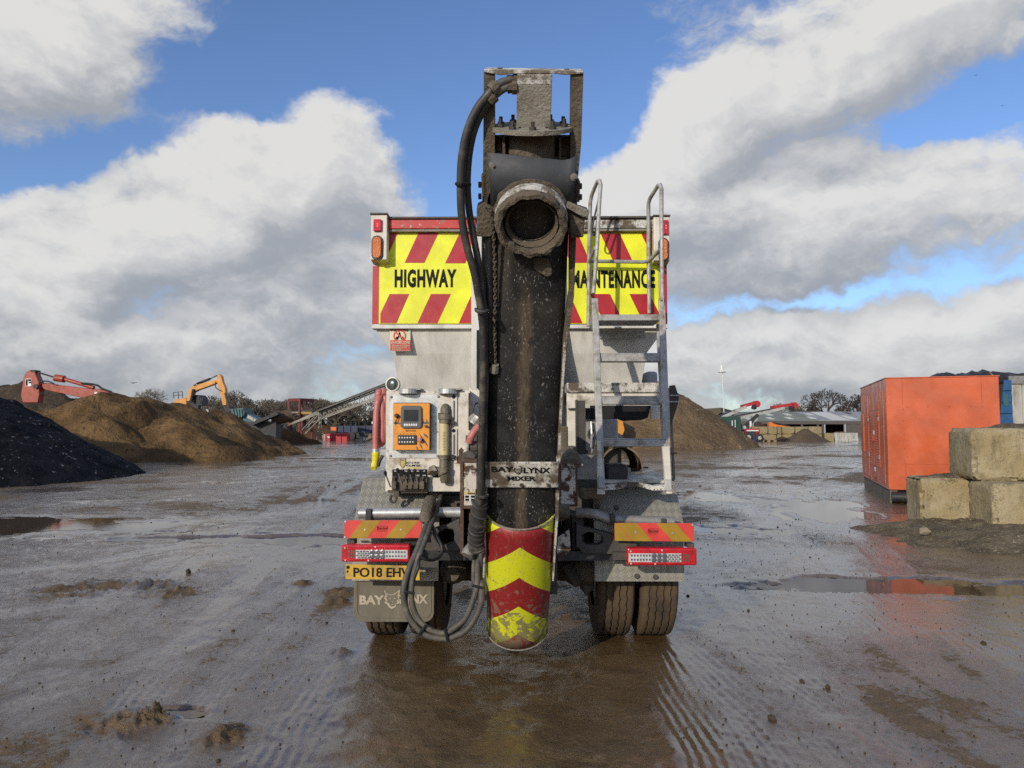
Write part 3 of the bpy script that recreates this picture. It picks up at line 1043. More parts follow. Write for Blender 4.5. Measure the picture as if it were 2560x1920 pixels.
wm = bpy.data.materials.new('muddy_water')
wm.use_nodes = True
wn = NT(wm.node_tree)
wb = wm.node_tree.nodes['Principled BSDF']
wb.inputs['Base Color'].default_value = (.085, .058, .032, 1)
wb.inputs['Roughness'].default_value = .035
wb.inputs['IOR'].default_value = 1.36
wbp = wn.new('ShaderNodeBump')
wbp.inputs['Strength'].default_value = .05
wbp.inputs['Distance'].default_value = .01
wn.put(wbp.inputs['Height'], wn.noise(wn.new('ShaderNodeNewGeometry').outputs['Position'], 9, 3))
wm.node_tree.links.new(wbp.outputs[0], wb.inputs['Normal'])
for k, (p, ax, ay, rot) in enumerate(PM):
    mb = MB()
    n = 40
    c, s = math.cos(rot), math.sin(rot)
    ring = []
    for i in range(n):
        th = 2 * math.pi * i / n
        rr = 1.28 + .06 * math.sin(3 * th + k)
        u, v = ax * rr * math.cos(th), ay * rr * math.sin(th)
        ring.append((p.x + u * c - v * s, p.y + u * s + v * c, LEVEL - .0003 * k))
    mb.add(ring, [tuple(range(n))])
    o = mesh_obj('puddle', mb, wm)
    structure(o)


# ------------------------------------------------------------------ stockpiles: talus slopes under a ridge line
def heap(name, label, material, ridge, slope, res, noise_a=.12, noise_s=1.2, seed=0, group=None, kind=None, cut=-.06, lumps=0.0, warp=.6):
    """ridge: list of (x, y, height); slope: tan of the repose angle."""
    rx = [p[0] for p in ridge]; ry = [p[1] for p in ridge]
    hm = max(p[2] for p in ridge)
    pad = hm / slope + 1.5 * warp + .4
    x0, x1, y0, y1 = min(rx) - pad, max(rx) + pad, min(ry) - pad, max(ry) + pad
    nx, ny = max(8, int((x1 - x0) / res)), max(8, int((y1 - y0) / res))
    X, Y = np.meshgrid(np.linspace(x0, x1, nx), np.linspace(y0, y1, ny))
    sc = max(.6, hm)
    Xw = X + warp * fbm(X / (sc * .8), Y / (sc * .8), 3, seed + 3)
    Yw = Y + warp * fbm(X / (sc * .8), Y / (sc * .8), 3, seed + 8)
    Z = np.full(X.shape, -9.0)
    rr = ridge if len(ridge) > 1 else [ridge[0], (ridge[0][0] + .01, ridge[0][1], ridge[0][2])]
    for a, b in zip(rr[:-1], rr[1:]):
        dx, dy = b[0] - a[0], b[1] - a[1]
        L2 = dx * dx + dy * dy + 1e-9
        t = np.clip(((Xw - a[0]) * dx + (Yw - a[1]) * dy) / L2, 0, 1)
        d = np.hypot(Xw - a[0] - t * dx, Yw - a[1] - t * dy)
        hh = a[2] + (b[2] - a[2]) * t
        d = np.sqrt(d * d + (.10 * hm) ** 2) - .10 * hm
        z = hh - slope * d
        k = .08 * hm
        mx = np.maximum(Z, z)
        Z = mx + k * np.log1p(np.exp(-np.abs(Z - z) / k)) * .5
    body = sstep(Z, -.2, .6 * hm)
    Z += noise_a * fbm(X / noise_s, Y / noise_s, 5, seed, .55) * (.35 + body)
    if lumps:
        Z += lumps * np.clip(fbm(X / .55, Y / .55, 3, seed + 40), 0, 1)
    keep = Z > cut - .5
    Z = np.maximum(Z, cut)
    v = np.stack([X, Y, Z], axis=-1).reshape(-1, 3)
    i = (np.arange(ny - 1)[:, None] * nx + np.arange(nx - 1)[None, :]).reshape(-1)
    q = np.stack([i, i + 1, i + 1 + nx, i + nx], axis=1)
    zz = Z.reshape(-1)
    q = q[zz[q].max(axis=1) > cut + 1e-4]
    used = np.unique(q)
    remap = np.zeros(len(v), dtype=np.int64); remap[used] = np.arange(len(used))
    v = v[used]; q = remap[q]
    c = np.array([(v[:, 0].min() + v[:, 0].max()) / 2, (v[:, 1].min() + v[:, 1].max()) / 2, 0])
    me = fast_mesh(name, v - c, q)
    me.materials.append(MATS[material])
    o = bpy.data.objects.new(name, me)
    COL.objects.link(o)
    o.location = c
    POS[o.name] = Vector(c)
    return tag(o, label, 'heap', group, kind)


def rp(nx, ny, Y):
    v = A(nx, ny, Y)
    return (v.x, v.y, v.z)


HG = 'stockpiles around the yard'
heap('aggregate_heap', 'black crushed aggregate heap at the left edge of the yard', 'coal_heap',
     [rp(-900, 740, 22), rp(-460, 830, 22.5), rp(-160, 950, 23.5), rp(0, 1022, 24.5)], .60, .085, .14, .8, 3, HG, lumps=.16, warp=.5)
heap('sand_heap', 'long brown sand heap with a ragged crest behind the black heap', 'sand_heap',
     [rp(-260, 1010, 36), rp(40, 1022, 36), rp(170, 1030, 36), rp(240, 1018, 37), rp(306, 994, 37), rp(335, 995, 38), rp(400, 1012, 39), rp(480, 1016, 40), rp(540, 1030, 41), rp(575, 1042, 42), rp(612, 1066, 43), rp(655, 1078, 43), rp(690, 1110, 42)],
     .62, .10, .34, 2.2, 11, HG, lumps=.12, warp=1.5)
heap('sand_heap', 'pale slumped sand spur on the front of the long sand heap', 'sand_heap',
     [rp(420, 1040, 36.5), rp(470, 1075, 35), rp(545, 1110, 34.5), rp(640, 1125, 36)], .62, .14, .22, 1.4, 15, HG, lumps=.1, warp=.8)
heap('rubble_heap', 'dark rubble mound behind the red excavator arm', 'rubble_heap',
     [rp(-300, 965, 56), rp(40, 974, 56), rp(90, 976, 56), rp(140, 992, 56), rp(210, 1001, 57)], .6, .3, .5, 1.4, 21, HG, lumps=.6, warp=1.0)
heap('soil_terrace', 'brown soil terrace under the yellow excavator', 'sand_heap',
     [rp(395, 1022, 66), rp(470, 1026, 66), rp(530, 1036, 66), rp(590, 1062, 64)], .6, .3, .3, 1.6, 25, HG)
heap('sand_heap', 'low dark brown sand heap in front of the red steel gantry', 'dark_sand',
     [rp(690, 1068, 68), rp(740, 1081, 68), rp(775, 1098, 68)], .6, .22, .25, 1.3, 31, HG, lumps=.2)
heap('gravel_heap', 'reddish stone heap between the gantry and the red skip', 'dark_sand',
     [rp(790, 1060, 92), rp(830, 1062, 92), rp(860, 1070, 92)], .6, .3, .2, 1.3, 37, HG, lumps=.2)
heap('gravel_heap', 'large brown gravel heap behind the ladder side of the truck', 'gravel_heap',
     [rp(1440, 1000, 62), rp(1600, 964, 60.5), rp(1645, 956, 60)], .73, .13, .20, 1.3, 41, HG, lumps=.24, warp=.5)
heap('sand_heap', 'small grey brown cone of sand in front of the block wall', 'cone_sand', [rp(2015, 1071, 78)], .62, .12, .04, 1.0, 47, HG, warp=.3)
heap('sand_heap', 'dark heap whose tip shows above the block wall', 'rubble_heap', [rp(1897, 1055, 92)], .62, .2, .08, 1.0, 48, HG, warp=.3)
heap('straw_heap', 'pale rubble pile at the open bay of the shed', 'gravel_heap', [rp(2085, 1080, 104), rp(2105, 1078, 104)], .5, .2, .12, 1.0, 49, HG, warp=.3)
heap('gravel_bank', 'low bank of stony dirt piled against the concrete blocks', 'block_gravel',
     [(rp(2310, 1292, 11.6)[0], 11.6, .17), (rp(2380, 1292, 11.5)[0], 11.3, .25), (rp(2500, 1300, 10.9)[0], 10.5, .27), (rp(2700, 1300, 10.4)[0], 9.8, .27)], .20, .035, .07, .35, 61, HG, lumps=.05, warp=.3)

# scattered clods and stones lying on the yard
rnd = random.Random(5)
mb = MB()


def ground_z(x, y):
    r = int(np.argmin(np.abs(rows - y)))
    c = int(np.argmin(np.abs(ts * half[r] - x)))
    return float(H[r, c])


for k in range(2600):
    if k < 1900:
        nx = rnd.uniform(-100, 2660); ny = 1180 + 740 * rnd.random() ** 1.2
    else:
        nx = rnd.gauss(1950, 260); ny = rnd.gauss(1420, 130)
    if ny < 1150 or ny > 1960: continue
    p = G(nx, ny)
    if abs(p.x) < 1.35 and 4.9 < p.y < 12: continue
    if p.y > 30: continue
    r = rnd.choice((.002, .0025, .003, .004, .005, .007)) * (1.0 if rnd.random() < .975 else 2.2)
    r *= max(1.0, p.y / 7)
    mb.blob((p.x, p.y, ground_z(p.x, p.y) + r * .3), r, .35, k, .7)
gs = mesh_obj('gravel_scatter', mb, 'mud_clod')
tag(gs, 'small dark clods and grit scattered over the wet yard', 'grit', kind='stuff')
CLODS = [(822, 1216, .05, 'dark clod left of the mudflap, the left one of two'), (838, 1219, .045, 'dark clod left of the mudflap, the right one of two'),
         (470, 1433, .06, 'lone dark mud clod in the middle of the yard left of the truck'), (2070, 1720, .035, 'round mud clod on the tyre tracks at lower right'),
         (2005, 1703, .028, 'small clod on the tyre tracks left of a rounder one'), (1930, 1797, .04, 'flat clod on the tyre track at bottom right'),
         (1720, 1492, .03, 'dark stone on the mud right of the rear tyre'), (2460, 1610, .035, 'dark stone in the shallow water at the right edge')]
for cx, cy, r, lab in CLODS:
    p = G(cx, cy)
    mb = MB(); r *= .65; mb.blob((p.x, p.y, ground_z(p.x, p.y) + r * .45), r, .3, int(cx), .8)
    tag(mesh_obj('mud_clod', mb, 'mud_clod'), lab, 'clod', 'mud clods on the yard')
for cx, cy, r, lab in ((2284, 1321, .085, 'pale rounded stone lying on the dirt bank below the blocks'), (2428, 1358, .04, 'small pale stone on the dirt right of a larger one'),
                       (2300, 1150 + 185, .04, 'small stone beside the large pale stone')):
    p = A(cx, cy, 10.9)
    mb = MB(); mb.blob((p.x, p.y - .3, p.z + .0), r, .22, int(cx), .8)
    tag(mesh_obj('stone', mb, 'stone_pale', smooth=False), lab, 'stone', 'loose stones by the blocks')


# ================================================================== the mixer truck
T = thing('mixer_truck', 'white volumetric concrete mixer truck seen from behind with its chute raised', 'truck', (0, 6.0, 0))
HB = 6.05     # rear face of the hopper


def V3(x, y, z): return Vector((x, y, z))


def front_prism(pts, y0, y1):
    return lambda b: b.slab([(x, y0, z) for x, z in pts], (0, y1 - y0, 0))


hx = 1.245
part(T, 'hopper', 'white_paint', front_prism([(-hx, 3.37), (hx, 3.37), (hx, 2.52), (-hx, 2.52)], HB, 9.7), bevel=.012)
def funnel(m):
    up = [(-hx + .006, 2.519), (hx - .006, 2.519)]
    prof_ = [(hx - .006, 2.519, HB + .02), (1.085, 2.30, HB + .09), (1.05, 1.95, HB + .24)]
    for sgn in (0,):
        vs = []
        for xx, zz, yy in prof_:
            vs += [(-xx, yy, zz), (xx, yy, zz), (xx, 9.6 - (yy - HB), zz), (-xx, 9.6 - (yy - HB), zz)]
        m.add(vs, [(0, 1, 2, 3), (11, 10, 9, 8)] + [(r_ * 4 + i, (r_ + 1) * 4 + i, (r_ + 1) * 4 + (i + 1) % 4, r_ * 4 + (i + 1) % 4) for r_ in range(2) for i in range(4)])
part(T, 'hopper_funnel', 'white_paint', funnel, bevel=.004)
part(T, 'hopper_lip', 'white_paint', lambda b: b.box((-hx - .004, HB - .022, 2.500), (hx + .004, HB + .08, 2.533)), bevel=.006)
# centre column between the two halves
cl, cr = z2(770, 400, 5.97), z2(1432, 400, 5.97)
part(T, 'centre_column', 'white_paint', lambda b: b.box((cl.x, 5.97, 1.55), (cl.x + .085, 6.2, 3.30)), bevel=.006)
part(T, 'feed_conveyor', 'black_plastic', lambda b: b.box((cl.x + .09, 5.99, 1.2), (cr.x - .025, 6.3, 3.34)))
part(T, 'rubber_strip', 'deep_black', lambda b: b.pbox(z2(806, 235, 5.93), z2(838, 640, 5.93), .02))

# rails on top
a, b_ = z1(185, 1132, 6.0), z1(800, 1196, 6.0)
part(T, 'top_rail', 'rail_red', lambda m: m.box((a.x, 5.985, b_.z), (b_.x, 6.10, a.z)), bevel=.006, label='red painted top rail, flaking')
part(T, 'top_rail', 'splashed_white', lambda m: m.box((z1(1540, 1140, 6.0).x, 5.985, z1(0, 1198, 6.0).z), (z1(2040, 1140, 6.0).x, 6.10, z1(0, 1140, 6.0).z)), bevel=.006, label='dirty white top rail')
part(T, 'rail_cap', 'dark_steel', lambda m: m.box((a.x - .002, 5.965, a.z + .001), (z1(2040, 1140, 6.0).x, 6.14, a.z + .016)))
part(T, 'rail_lip', 'caked_grey', lambda m: m.box((a.x, 5.99, b_.z - .022), (z1(2040, 1, 6.0).x, 6.04, b_.z - .004)))

# reflective panels with their print
PY = 6.034
pl_a, pl_b = z1(136, 1216, PY), z2(770, 190, PY)
pr_a, pr_b = z1(1432, 1222, PY), z2(2068, 190, PY)
LP = part(T, 'warning_panel', 'fluorescent_yellow', lambda m: m.box((pl_a.x, PY, pl_b.z), (pl_b.x, HB + .003, pl_a.z)), label='yellow and red striped panel reading HIGHWAY')
RP = part(T, 'warning_panel', 'fluorescent_yellow', lambda m: m.box((pr_a.x, PY, pr_b.z), (pr_b.x, HB + .003, pr_a.z)), label='yellow and red striped panel reading MAINTENANCE')
SY = PY - .0015


def stripes(parent, polys):
    def f(m):
        for zz, pts in polys:
            P = [zz(x, y, SY) for x, y in pts]
            P = [V3(p.x, SY, p.z) for p in P]
            m.slab(P, (0, .001, 0))
    part(parent, 'stripes', 'signal_red', f)


stripes(LP, [(z1, [(137, 1218), (265, 1218), (190, 1380), (137, 1490)][:3] + [(137, 1400)]), (z1, [(405, 1220), (545, 1220), (445, 1430), (308, 1430)]), (z1, [(690, 1220), (768, 1220), (768, 1345), (728, 1433), (588, 1433)]),
             (z2, [(205, -14), (340, -14), (252, 188), (141, 188), (141, 120)]), (z2, [(490, -14), (628, -14), (535, 188), (397, 188)]), (z2, [(768, -2), (768, 188), (682, 188)])])
stripes(RP, [(z1, [(1434, 1225), (1505, 1225), (1592, 1430), (1452, 1430), (1434, 1380)]), (z1, [(1662, 1225), (1795, 1225), (1882, 1412), (1747, 1412)]), (z1, [(1942, 1225), (2066, 1225), (2066, 1430), (2040, 1430)]),
             (z2, [(1434, -10), (1452, -10), (1538, 188), (1434, 188)]), (z2, [(1590, -14), (1728, -14), (1825, 188), (1690, 188)]), (z2, [(1862, -14), (2000, -14), (2064, 110), (2064, 188), (1962, 188)])])
face_text('HIGHWAY', z1(240, 1474, SY), z1(666, 1600, SY), 'dark_print', LP, bold=.044, spacing=1.12, lift=.002)
face_text('MAINTENANCE', z1(1462, 1480, SY), z1(2040, 1605, SY), 'dark_print', RP, bold=.044, spacing=1.12, lift=.002)
part(T, 'reflective_strip', 'signal_red', lambda m: m.box((z1(86, 1450, PY).x, HB - .006, pl_b.z), (z1(131, 1450, PY).x, HB + .01, z1(0, 1450, PY).z)))
part(T, 'reflective_strip', 'signal_red', lambda m: m.box((z1(2078, 1450, PY).x, HB - .006, pr_b.z), (z1(2122, 1450, PY).x, HB + .01, z1(0, 1450, PY).z)))


def lamp_pod(x0, x1, y0, y1, red, amb):
    q0, q1 = z1(x0, y0, 5.93), z1(x1, y1, 5.93)
    o = part(T, 'lamp_pod', 'dirty_white', lambda m: m.slab([(q0.x, 5.93, q0.z), (q0.x, 5.93, q1.z + .04), (q0.x, 6.2, q1.z), (q0.x, 6.2, q0.z)], (q1.x - q0.x, 0, 0)), bevel=.006)
    part(o, 'pod_roof', 'dark_steel', lambda m: m.box((q0.x - .006, 5.915, q0.z + .001), (q1.x + .006, 6.2, q0.z + .012)))
    r0, r1 = z1(red[0], red[1], 5.92), z1(red[2], red[3], 5.92)
    part(o, 'marker_lamp', 'lamp_red', lambda m: m.box((r0.x, 5.905, r1.z), (r1.x, 5.935, r0.z)), bevel=.006)
    cx = (r0.x + r1.x) / 2
    def glow(m):
        for t in (.40, .58):
            m.lathe([(.006, 0), (.006, .004)], (cx + .002, 5.9035, r1.z + (r0.z - r1.z) * t), (0, -1, 0), 10)
    part(o, 'lit_diode', 'lamp_glow', glow)
    def oval(x0, x1, zb, zt, y, dep, m):
        rr = (x1 - x0) / 2
        pts = []
        for i in range(24):
            th = 2 * math.pi * i / 24
            pts.append(((x0 + x1) / 2 + rr * math.cos(th), y, (zt - rr if math.sin(th) >= 0 else zb + rr) + rr * math.sin(th)))
        m.slab(pts, (0, dep, 0))
    q0, q1 = z1(amb[0], amb[1], 5.92), z1(amb[2], amb[3], 5.92)
    part(o, 'lamp_bezel', 'black_plastic', lambda m: oval(q0.x, q1.x, q1.z, q0.z, 5.915, .02, m), bevel=.004)
    part(o, 'indicator_lamp', 'lamp_amber', lambda m: oval(q0.x + .013, q1.x - .013, q1.z + .014, q0.z - .014, 5.902, .02, m), bevel=.004)


lamp_pod(76, 184, 1097, 1440, (94, 1130, 148, 1212), (79, 1240, 157, 1410))
lamp_pod(2030, 2143, 1110, 1445, (2090, 1135, 2132, 1235), (2062, 1256, 2136, 1422))

# warning sticker on the funnel
FY = HB + .018
sa, sb = z2(207, 226, FY), z2(348, 380, FY)
ST = part(T, 'warning_sticker', 'sticker_cream', lambda m: m.box((sa.x, FY - .001, sb.z), (sb.x, FY + .003, sa.z)), label='worn cream and red danger sticker')
mid = z2(0, 306, FY).z
part(ST, 'red_field', 'sticker_red', lambda m: m.box((sa.x + .004, FY - .0022, sb.z + .003), (sb.x, FY - .0005, mid)))
face_text('WARNING', z2(208, 228, FY - .001), z2(333, 246, FY - .001), 'dark_print', ST, bold=.03)
face_text('DANGER ZONE', z2(216, 313, FY - .003), z2(346, 330, FY - .003), 'sticker_cream', ST, bold=.02)
face_text('BEWARE OF PASSING\nTHIS VEHICLE ON\nTHE INSIDE', z2(222, 338, FY - .003), z2(342, 372, FY - .003), 'sticker_cream', ST, bold=.01)
cc = z2(275, 277, FY - .001)
def circ(m):
    n = 24
    o = [(cc.x + .055 * math.cos(2 * math.pi * i / n), FY - .004, cc.z + .055 * math.sin(2 * math.pi * i / n)) for i in range(n)]
    q = [(cc.x + .043 * math.cos(2 * math.pi * i / n), FY - .004, cc.z + .043 * math.sin(2 * math.pi * i / n)) for i in range(n)]
    m.ring_slab(o, q, (0, .001, 0))
    m.slab([(cc.x - .043, FY - .0045, cc.z + .030), (cc.x - .034, FY - .0045, cc.z + .038), (cc.x + .043, FY - .0045, cc.z - .030), (cc.x + .034, FY - .0045, cc.z - .038)], (0, .001, 0))
part(ST, 'prohibition_ring', 'red_print', circ)
def cyc(m):
    for dx in (-.022, .022):
        m.lathe([(.014, 0), (.014, .0008)], (cc.x + dx, FY - .0022, cc.z - .018), (0, -1, 0), 12)
    m.slab([(cc.x - .02, FY - .003, cc.z - .012), (cc.x + .018, FY - .003, cc.z - .012), (cc.x + .008, FY - .003, cc.z + .012), (cc.x + .002, FY - .003, cc.z + .034), (cc.x - .008, FY - .003, cc.z + .034), (cc.x - .012, FY - .003, cc.z + .008)], (0, .0008, 0))
part(ST, 'rider_symbol', 'dark_print', cyc)

# ------------------------------------------------------------------ structure under the right half of the hopper
part(T, 'cross_beam', 'splashed_white', lambda m: m.box((z2(1428, 600, 5.75).x, 5.75, z2(0, 668, 5.75).z), (z2(2078, 0, 5.75).x, 6.0, z2(0, 600, 5.75).z)), bevel=.008)
part(T, 'cross_plate', 'dirty_white', lambda m: m.box((z2(1428, 600, 5.77).x, 5.775, z2(0, 775, 5.77).z), (z2(2072, 0, 5.77).x, 5.80, z2(0, 668, 5.77).z)))
part(T, 'cross_plate', 'dirty_white', lambda m: m.pbox(z2(2010, 776, 5.776), z2(2090, 850, 5.776), .02))
part(T, 'belt_housing', 'deep_black', lambda m: m.slab([z2(1592, 757, 5.74), z2(2012, 757, 5.74), z2(1990, 842, 5.74), z2(1940, 858, 5.74), z2(1890, 850, 5.74), z2(1868, 862, 5.74), z2(1830, 846, 5.74), z2(1590, 850, 5.74)], (0, .45, 0)))
part(T, 'frame_post', 'dark_steel', lambda m: m.pbox(z2(1505, 722, 5.55), z2(1560, 1098, 5.55), .06).pbox(z2(1496, 715, 5.54), z2(1506, 1100, 5.54), .12))
part(T, 'frame_plate', 'dirty_white', lambda m: m.pbox(z2(1430, 775, 5.83), z2(1500, 1090, 5.83), .03))
LUG = part(T, 'lifting_plate', 'grey_steel', lambda m: m.slab([z2(1562, 868, 5.5), z2(1630, 868, 5.5), z2(1640, 1000, 5.5), z2(1600, 1090, 5.5), z2(1562, 1060, 5.5)], (0, .025, 0)))
part(LUG, 'shackle_bar', 'galvanised', lambda m: m.tube([z2(1598, 868, 5.47), z2(1602, 950, 5.45), z2(1598, 1045, 5.47)], .009, 8))
part(LUG, 'ring', 'dark_steel', lambda m: m.tube([z2(1600 + 24 * math.cos(t), 955 + 34 * math.sin(t), 5.48) for t in [2 * math.pi * i / 16 for i in range(17)]], .007, 6, False), smooth=True)
part(T, 'step_box', 'grey_steel', lambda m: m.pbox(z2(1490, 1100, 5.35), z2(1642, 1275, 5.35), .35), bevel=.01)
part(T, 'mounting_foot', 'brown_bracket', lambda m: m.pbox(z2(1522, 1330, 5.28), z2(1697, 1405, 5.28), .25), bevel=.006)
part(T, 'dark_bracket', 'dark_steel', lambda m: m.pbox(z2(1500, 1275, 5.33), z2(1640, 1332, 5.33), .3))
# things seen through the gap: tank, front arch, box, hydraulic unit
part(T, 'water_tank', 'tank_grey', lambda m: m.pbox(z2(1600, 845, 8.6), z2(1786, 1006, 8.6), .9), bevel=.03)
part(T, 'tank_rail', 'dark_steel', lambda m: m.pbox(z2(1668, 1052, 8.5), z2(1790, 1085, 8.5), .1))
part(T, 'tank_shelf', 'tank_grey', lambda m: m.pbox(z2(1668, 1092, 8.45), z2(1782, 1118, 8.45), .3))
part(T, 'side_tank', 'tank_grey', lambda m: m.pbox(z2(1975, 520, 6.9), z2(2062, 700, 6.9), .9), bevel=.03)
ac = z2(1800, 1230, 6.6)
def arch(m):
    n = 14
    rad = .60
    for i in range(n):
        t0, t1 = math.pi * i / n, math.pi * (i + 1) / n
        q = [(ac.x + .53 * math.cos(t), ac.z + .70 * math.sin(t)) for t in (t0, t1)]
        q2 = [(ac.x + .50 * math.cos(t), ac.z + .67 * math.sin(t)) for t in (t1, t0)]
        m.slab([(x, 6.6, z) for x, z in q + q2], (0, .55, 0))
part(T, 'pipe_arch', 'brown_bracket', lambda m: m.ring_slab(
    [z2(1805 + 155 * math.cos(t), 1200 + 165 * math.sin(t), 6.3) for t in [math.pi * (1 + i / 15) for i in range(16)]],
    [z2(1805 + 143 * math.cos(t), 1200 + 152 * math.sin(t), 6.3) for t in [math.pi * (1 + i / 15) for i in range(16)]], (0, .7, 0)), smooth=True)
part(T, 'battery_box', 'black_plastic', lambda m: m.pbox(z2(1700, 1165, 5.55), z2(1852, 1282, 5.55), .3), bevel=.02)
part(T, 'box_fitting', 'grey_steel', lambda m: m.pbox(z2(1850, 1188, 5.58), z2(1872, 1245, 5.58), .1))
part(T, 'deck_plate', 'dirty_white', lambda m: m.slab([z2(1640, 1275, 5.45), z2(2120, 1275, 5.45), z2(2000, 1235, 5.95), z2(1700, 1235, 5.95)], (0, 0, -.02)))
SF = part(T, 'side_flap', 'dark_steel', lambda m: m.slab([z2(2140, 620, 5.85), z2(2178, 615, 5.85), z2(2205, 700, 5.85), z2(2200, 740, 5.85), z2(2165, 852, 5.85), z2(2145, 850, 5.85)], (0, .02, 0)), label='dark grey hanging side flap')
part(SF, 'pin', 'galvanised', lambda m: m.tube([z2(2140, 688, 5.83), z2(2205, 688, 5.83)], .006, 6).tube([z2(2140, 732, 5.83), z2(2200, 732, 5.83)], .006, 6))
part(T, 'safety_bar', 'black_plastic', lambda m: m.slab([z2(2146, 800, 5.2), z2(2158, 800, 5.2), z2(2180, 1270, 5.2), z2(2166, 1282, 5.2)], (0, .03, 0)).tube([z2(2150, 1086, 5.19), z2(2190, 1086, 5.19)], .007, 6))

# ------------------------------------------------------------------ access ladder
LD = part(T, 'ladder', 'ladder_grey', lambda m: m.bar(z2(1623, 20, 5.62), z2(1668, 1330, 5.16), .05, .028, (0, -1, .3)).bar(z2(2085, 20, 5.62), z2(2130, 1350, 5.16), .05, .028, (0, -1, .3))
          .bar(z2(2060, 200, 5.75), z2(2100, 1000, 5.4), .03, .028, (0, -1, .3)), bevel=.005)
for (ya, yb, Yd, hw) in ((405, 455, 5.50, .03), (700, 752, 5.38, .03), (992, 1040, 5.27, .026)):
    off = (ya / 1310) * 45
    part(LD, 'tread', 'ladder_grey', lambda m: m.box((z2(1632 + off, ya, Yd).x, Yd - .02, z2(0, yb, Yd).z), (z2(2090 + off, ya, Yd).x, Yd + .10, z2(0, ya, Yd).z)).box((z2(1632 + off, ya, Yd).x, Yd - .012, z2(0, ya, Yd).z), (z2(2090 + off, ya, Yd).x, Yd + .09, z2(0, ya - 8, Yd).z)), bevel=.004)
part(LD, 'tread', 'splashed_white', lambda m: m.slab([z2(1685, 1308, 5.16), z2(1780, 1300, 5.16), z2(1850, 1285, 5.16), z2(1930, 1290, 5.16), z2(2040, 1315, 5.16), z2(2118, 1305, 5.16), z2(2118, 1345, 5.16), z2(2020, 1345, 5.16), z2(1940, 1320, 5.16), z2(1860, 1322, 5.16), z2(1780, 1338, 5.16), z2(1685, 1345, 5.16)], (0, .12, 0)), bevel=.004, label='bent bottom tread')
part(LD, 'lower_stile', 'dirty_white', lambda m: m.slab([z2(1640, 1000, 5.2), z2(1665, 1000, 5.2), z2(1695, 1370, 5.16), z2(1640, 1370, 5.16)], (0, .03, 0)).slab([z2(2090, 1040, 5.2), z2(2140, 1040, 5.2), z2(2155, 1365, 5.16), z2(2120, 1365, 5.16), z2(2110, 1340, 5.16)], (0, .03, 0)))
# platform with slats
PL = part(LD, 'platform', 'ladder_grey', lambda m: m.box((z2(1640, 130, 5.55).x, 5.55, z2(0, 172, 5.55).z), (z2(2095, 0, 5.55).x, 5.58, z2(0, 130, 5.55).z)).pbox(z2(1640, 235, 5.98), z2(1970, 290, 5.98), .03), bevel=.004)
for k in range(6):
    yy = 5.60 + k * .062
    zz = z2(0, 150, 5.55).z
    part(LD, 'slat', 'ladder_grey', lambda m: m.box((z2(1640, 130, 5.55).x + .004, yy, zz - .012), (z2(2095, 0, 5.55).x - .004, yy + .036, zz + .008)))
part(LD, 'side_plate', 'ladder_grey', lambda m: m.slab([z2(1580, 200, 5.95), z2(1615, 60, 5.6), z2(1640, 60, 5.55), z2(1640, 200, 5.55), z2(1600, 235, 5.98)], (.008, 0, 0)).slab([z2(2100, 0, 5.57), z2(2100, 140, 5.57), z2(2085, 140, 5.98), z2(2085, 75, 5.98)], (-.008, 0, 0)))
# handrail hoops
def hoop(f0, f1, f2, b1, b2):
    return smooth_path([f0, f1], 4) + smooth_path([f1, f2, b1], 5)[1:] + [b2]
hl = [z1(1614, 1640, 5.62), z1(1640, 1300, 5.66), z1(1655, 1000, 5.68), z1(1664, 890, 5.69), z1(1655, 862, 5.70), z1(1640, 868, 5.73), z1(1602, 960, 5.92), z1(1592, 1010, 5.96), z1(1582, 1400, 5.97), z1(1580, 1659, 5.97), z2(1578, 210, 5.97)]
hr = [z2(2090, 30, 5.60), z1(2088, 1500, 5.63), z1(2084, 1100, 5.66), z1(2084, 920, 5.68), z1(2074, 890, 5.69), z1(2060, 896, 5.72), z1(2004, 985, 5.92), z1(1994, 1020, 5.96), z1(1994, 1400, 5.97), z1(1998, 1640, 5.97), z2(2000, 120, 5.97)]
part(LD, 'handrail', 'ladder_grey', lambda m: m.tube(hl, .0165, 10), smooth=True)
part(LD, 'handrail', 'ladder_grey', lambda m: m.tube(hr, .0165, 10), smooth=True)
part(LD, 'guard_bar', 'ladder_grey', lambda m: m.tube([z1(1584, 1420, 5.965), z1(1600, 1418, 5.93), z1(1960, 1424, 5.93), z1(1992, 1420, 5.965)], .0155, 8).tube([z1(1994, 1420, 5.965), z1(2086, 1330, 5.65)], .0155, 8).tube([z1(1584, 1425, 5.965), z1(1626, 1330, 5.655)], .0155, 8), smooth=True)
part(LD, 'strap', 'black_plastic', lambda m: m.tube(smooth_path([z1(1665, 930, 5.72), z1(1640, 1030, 5.76), z1(1605, 1190, 5.80), z1(1610, 1235, 5.8), z1(1628, 1225, 5.78), z1(1640, 1130, 5.74), z1(1662, 1000, 5.71)], 4), .008, 6), smooth=True)

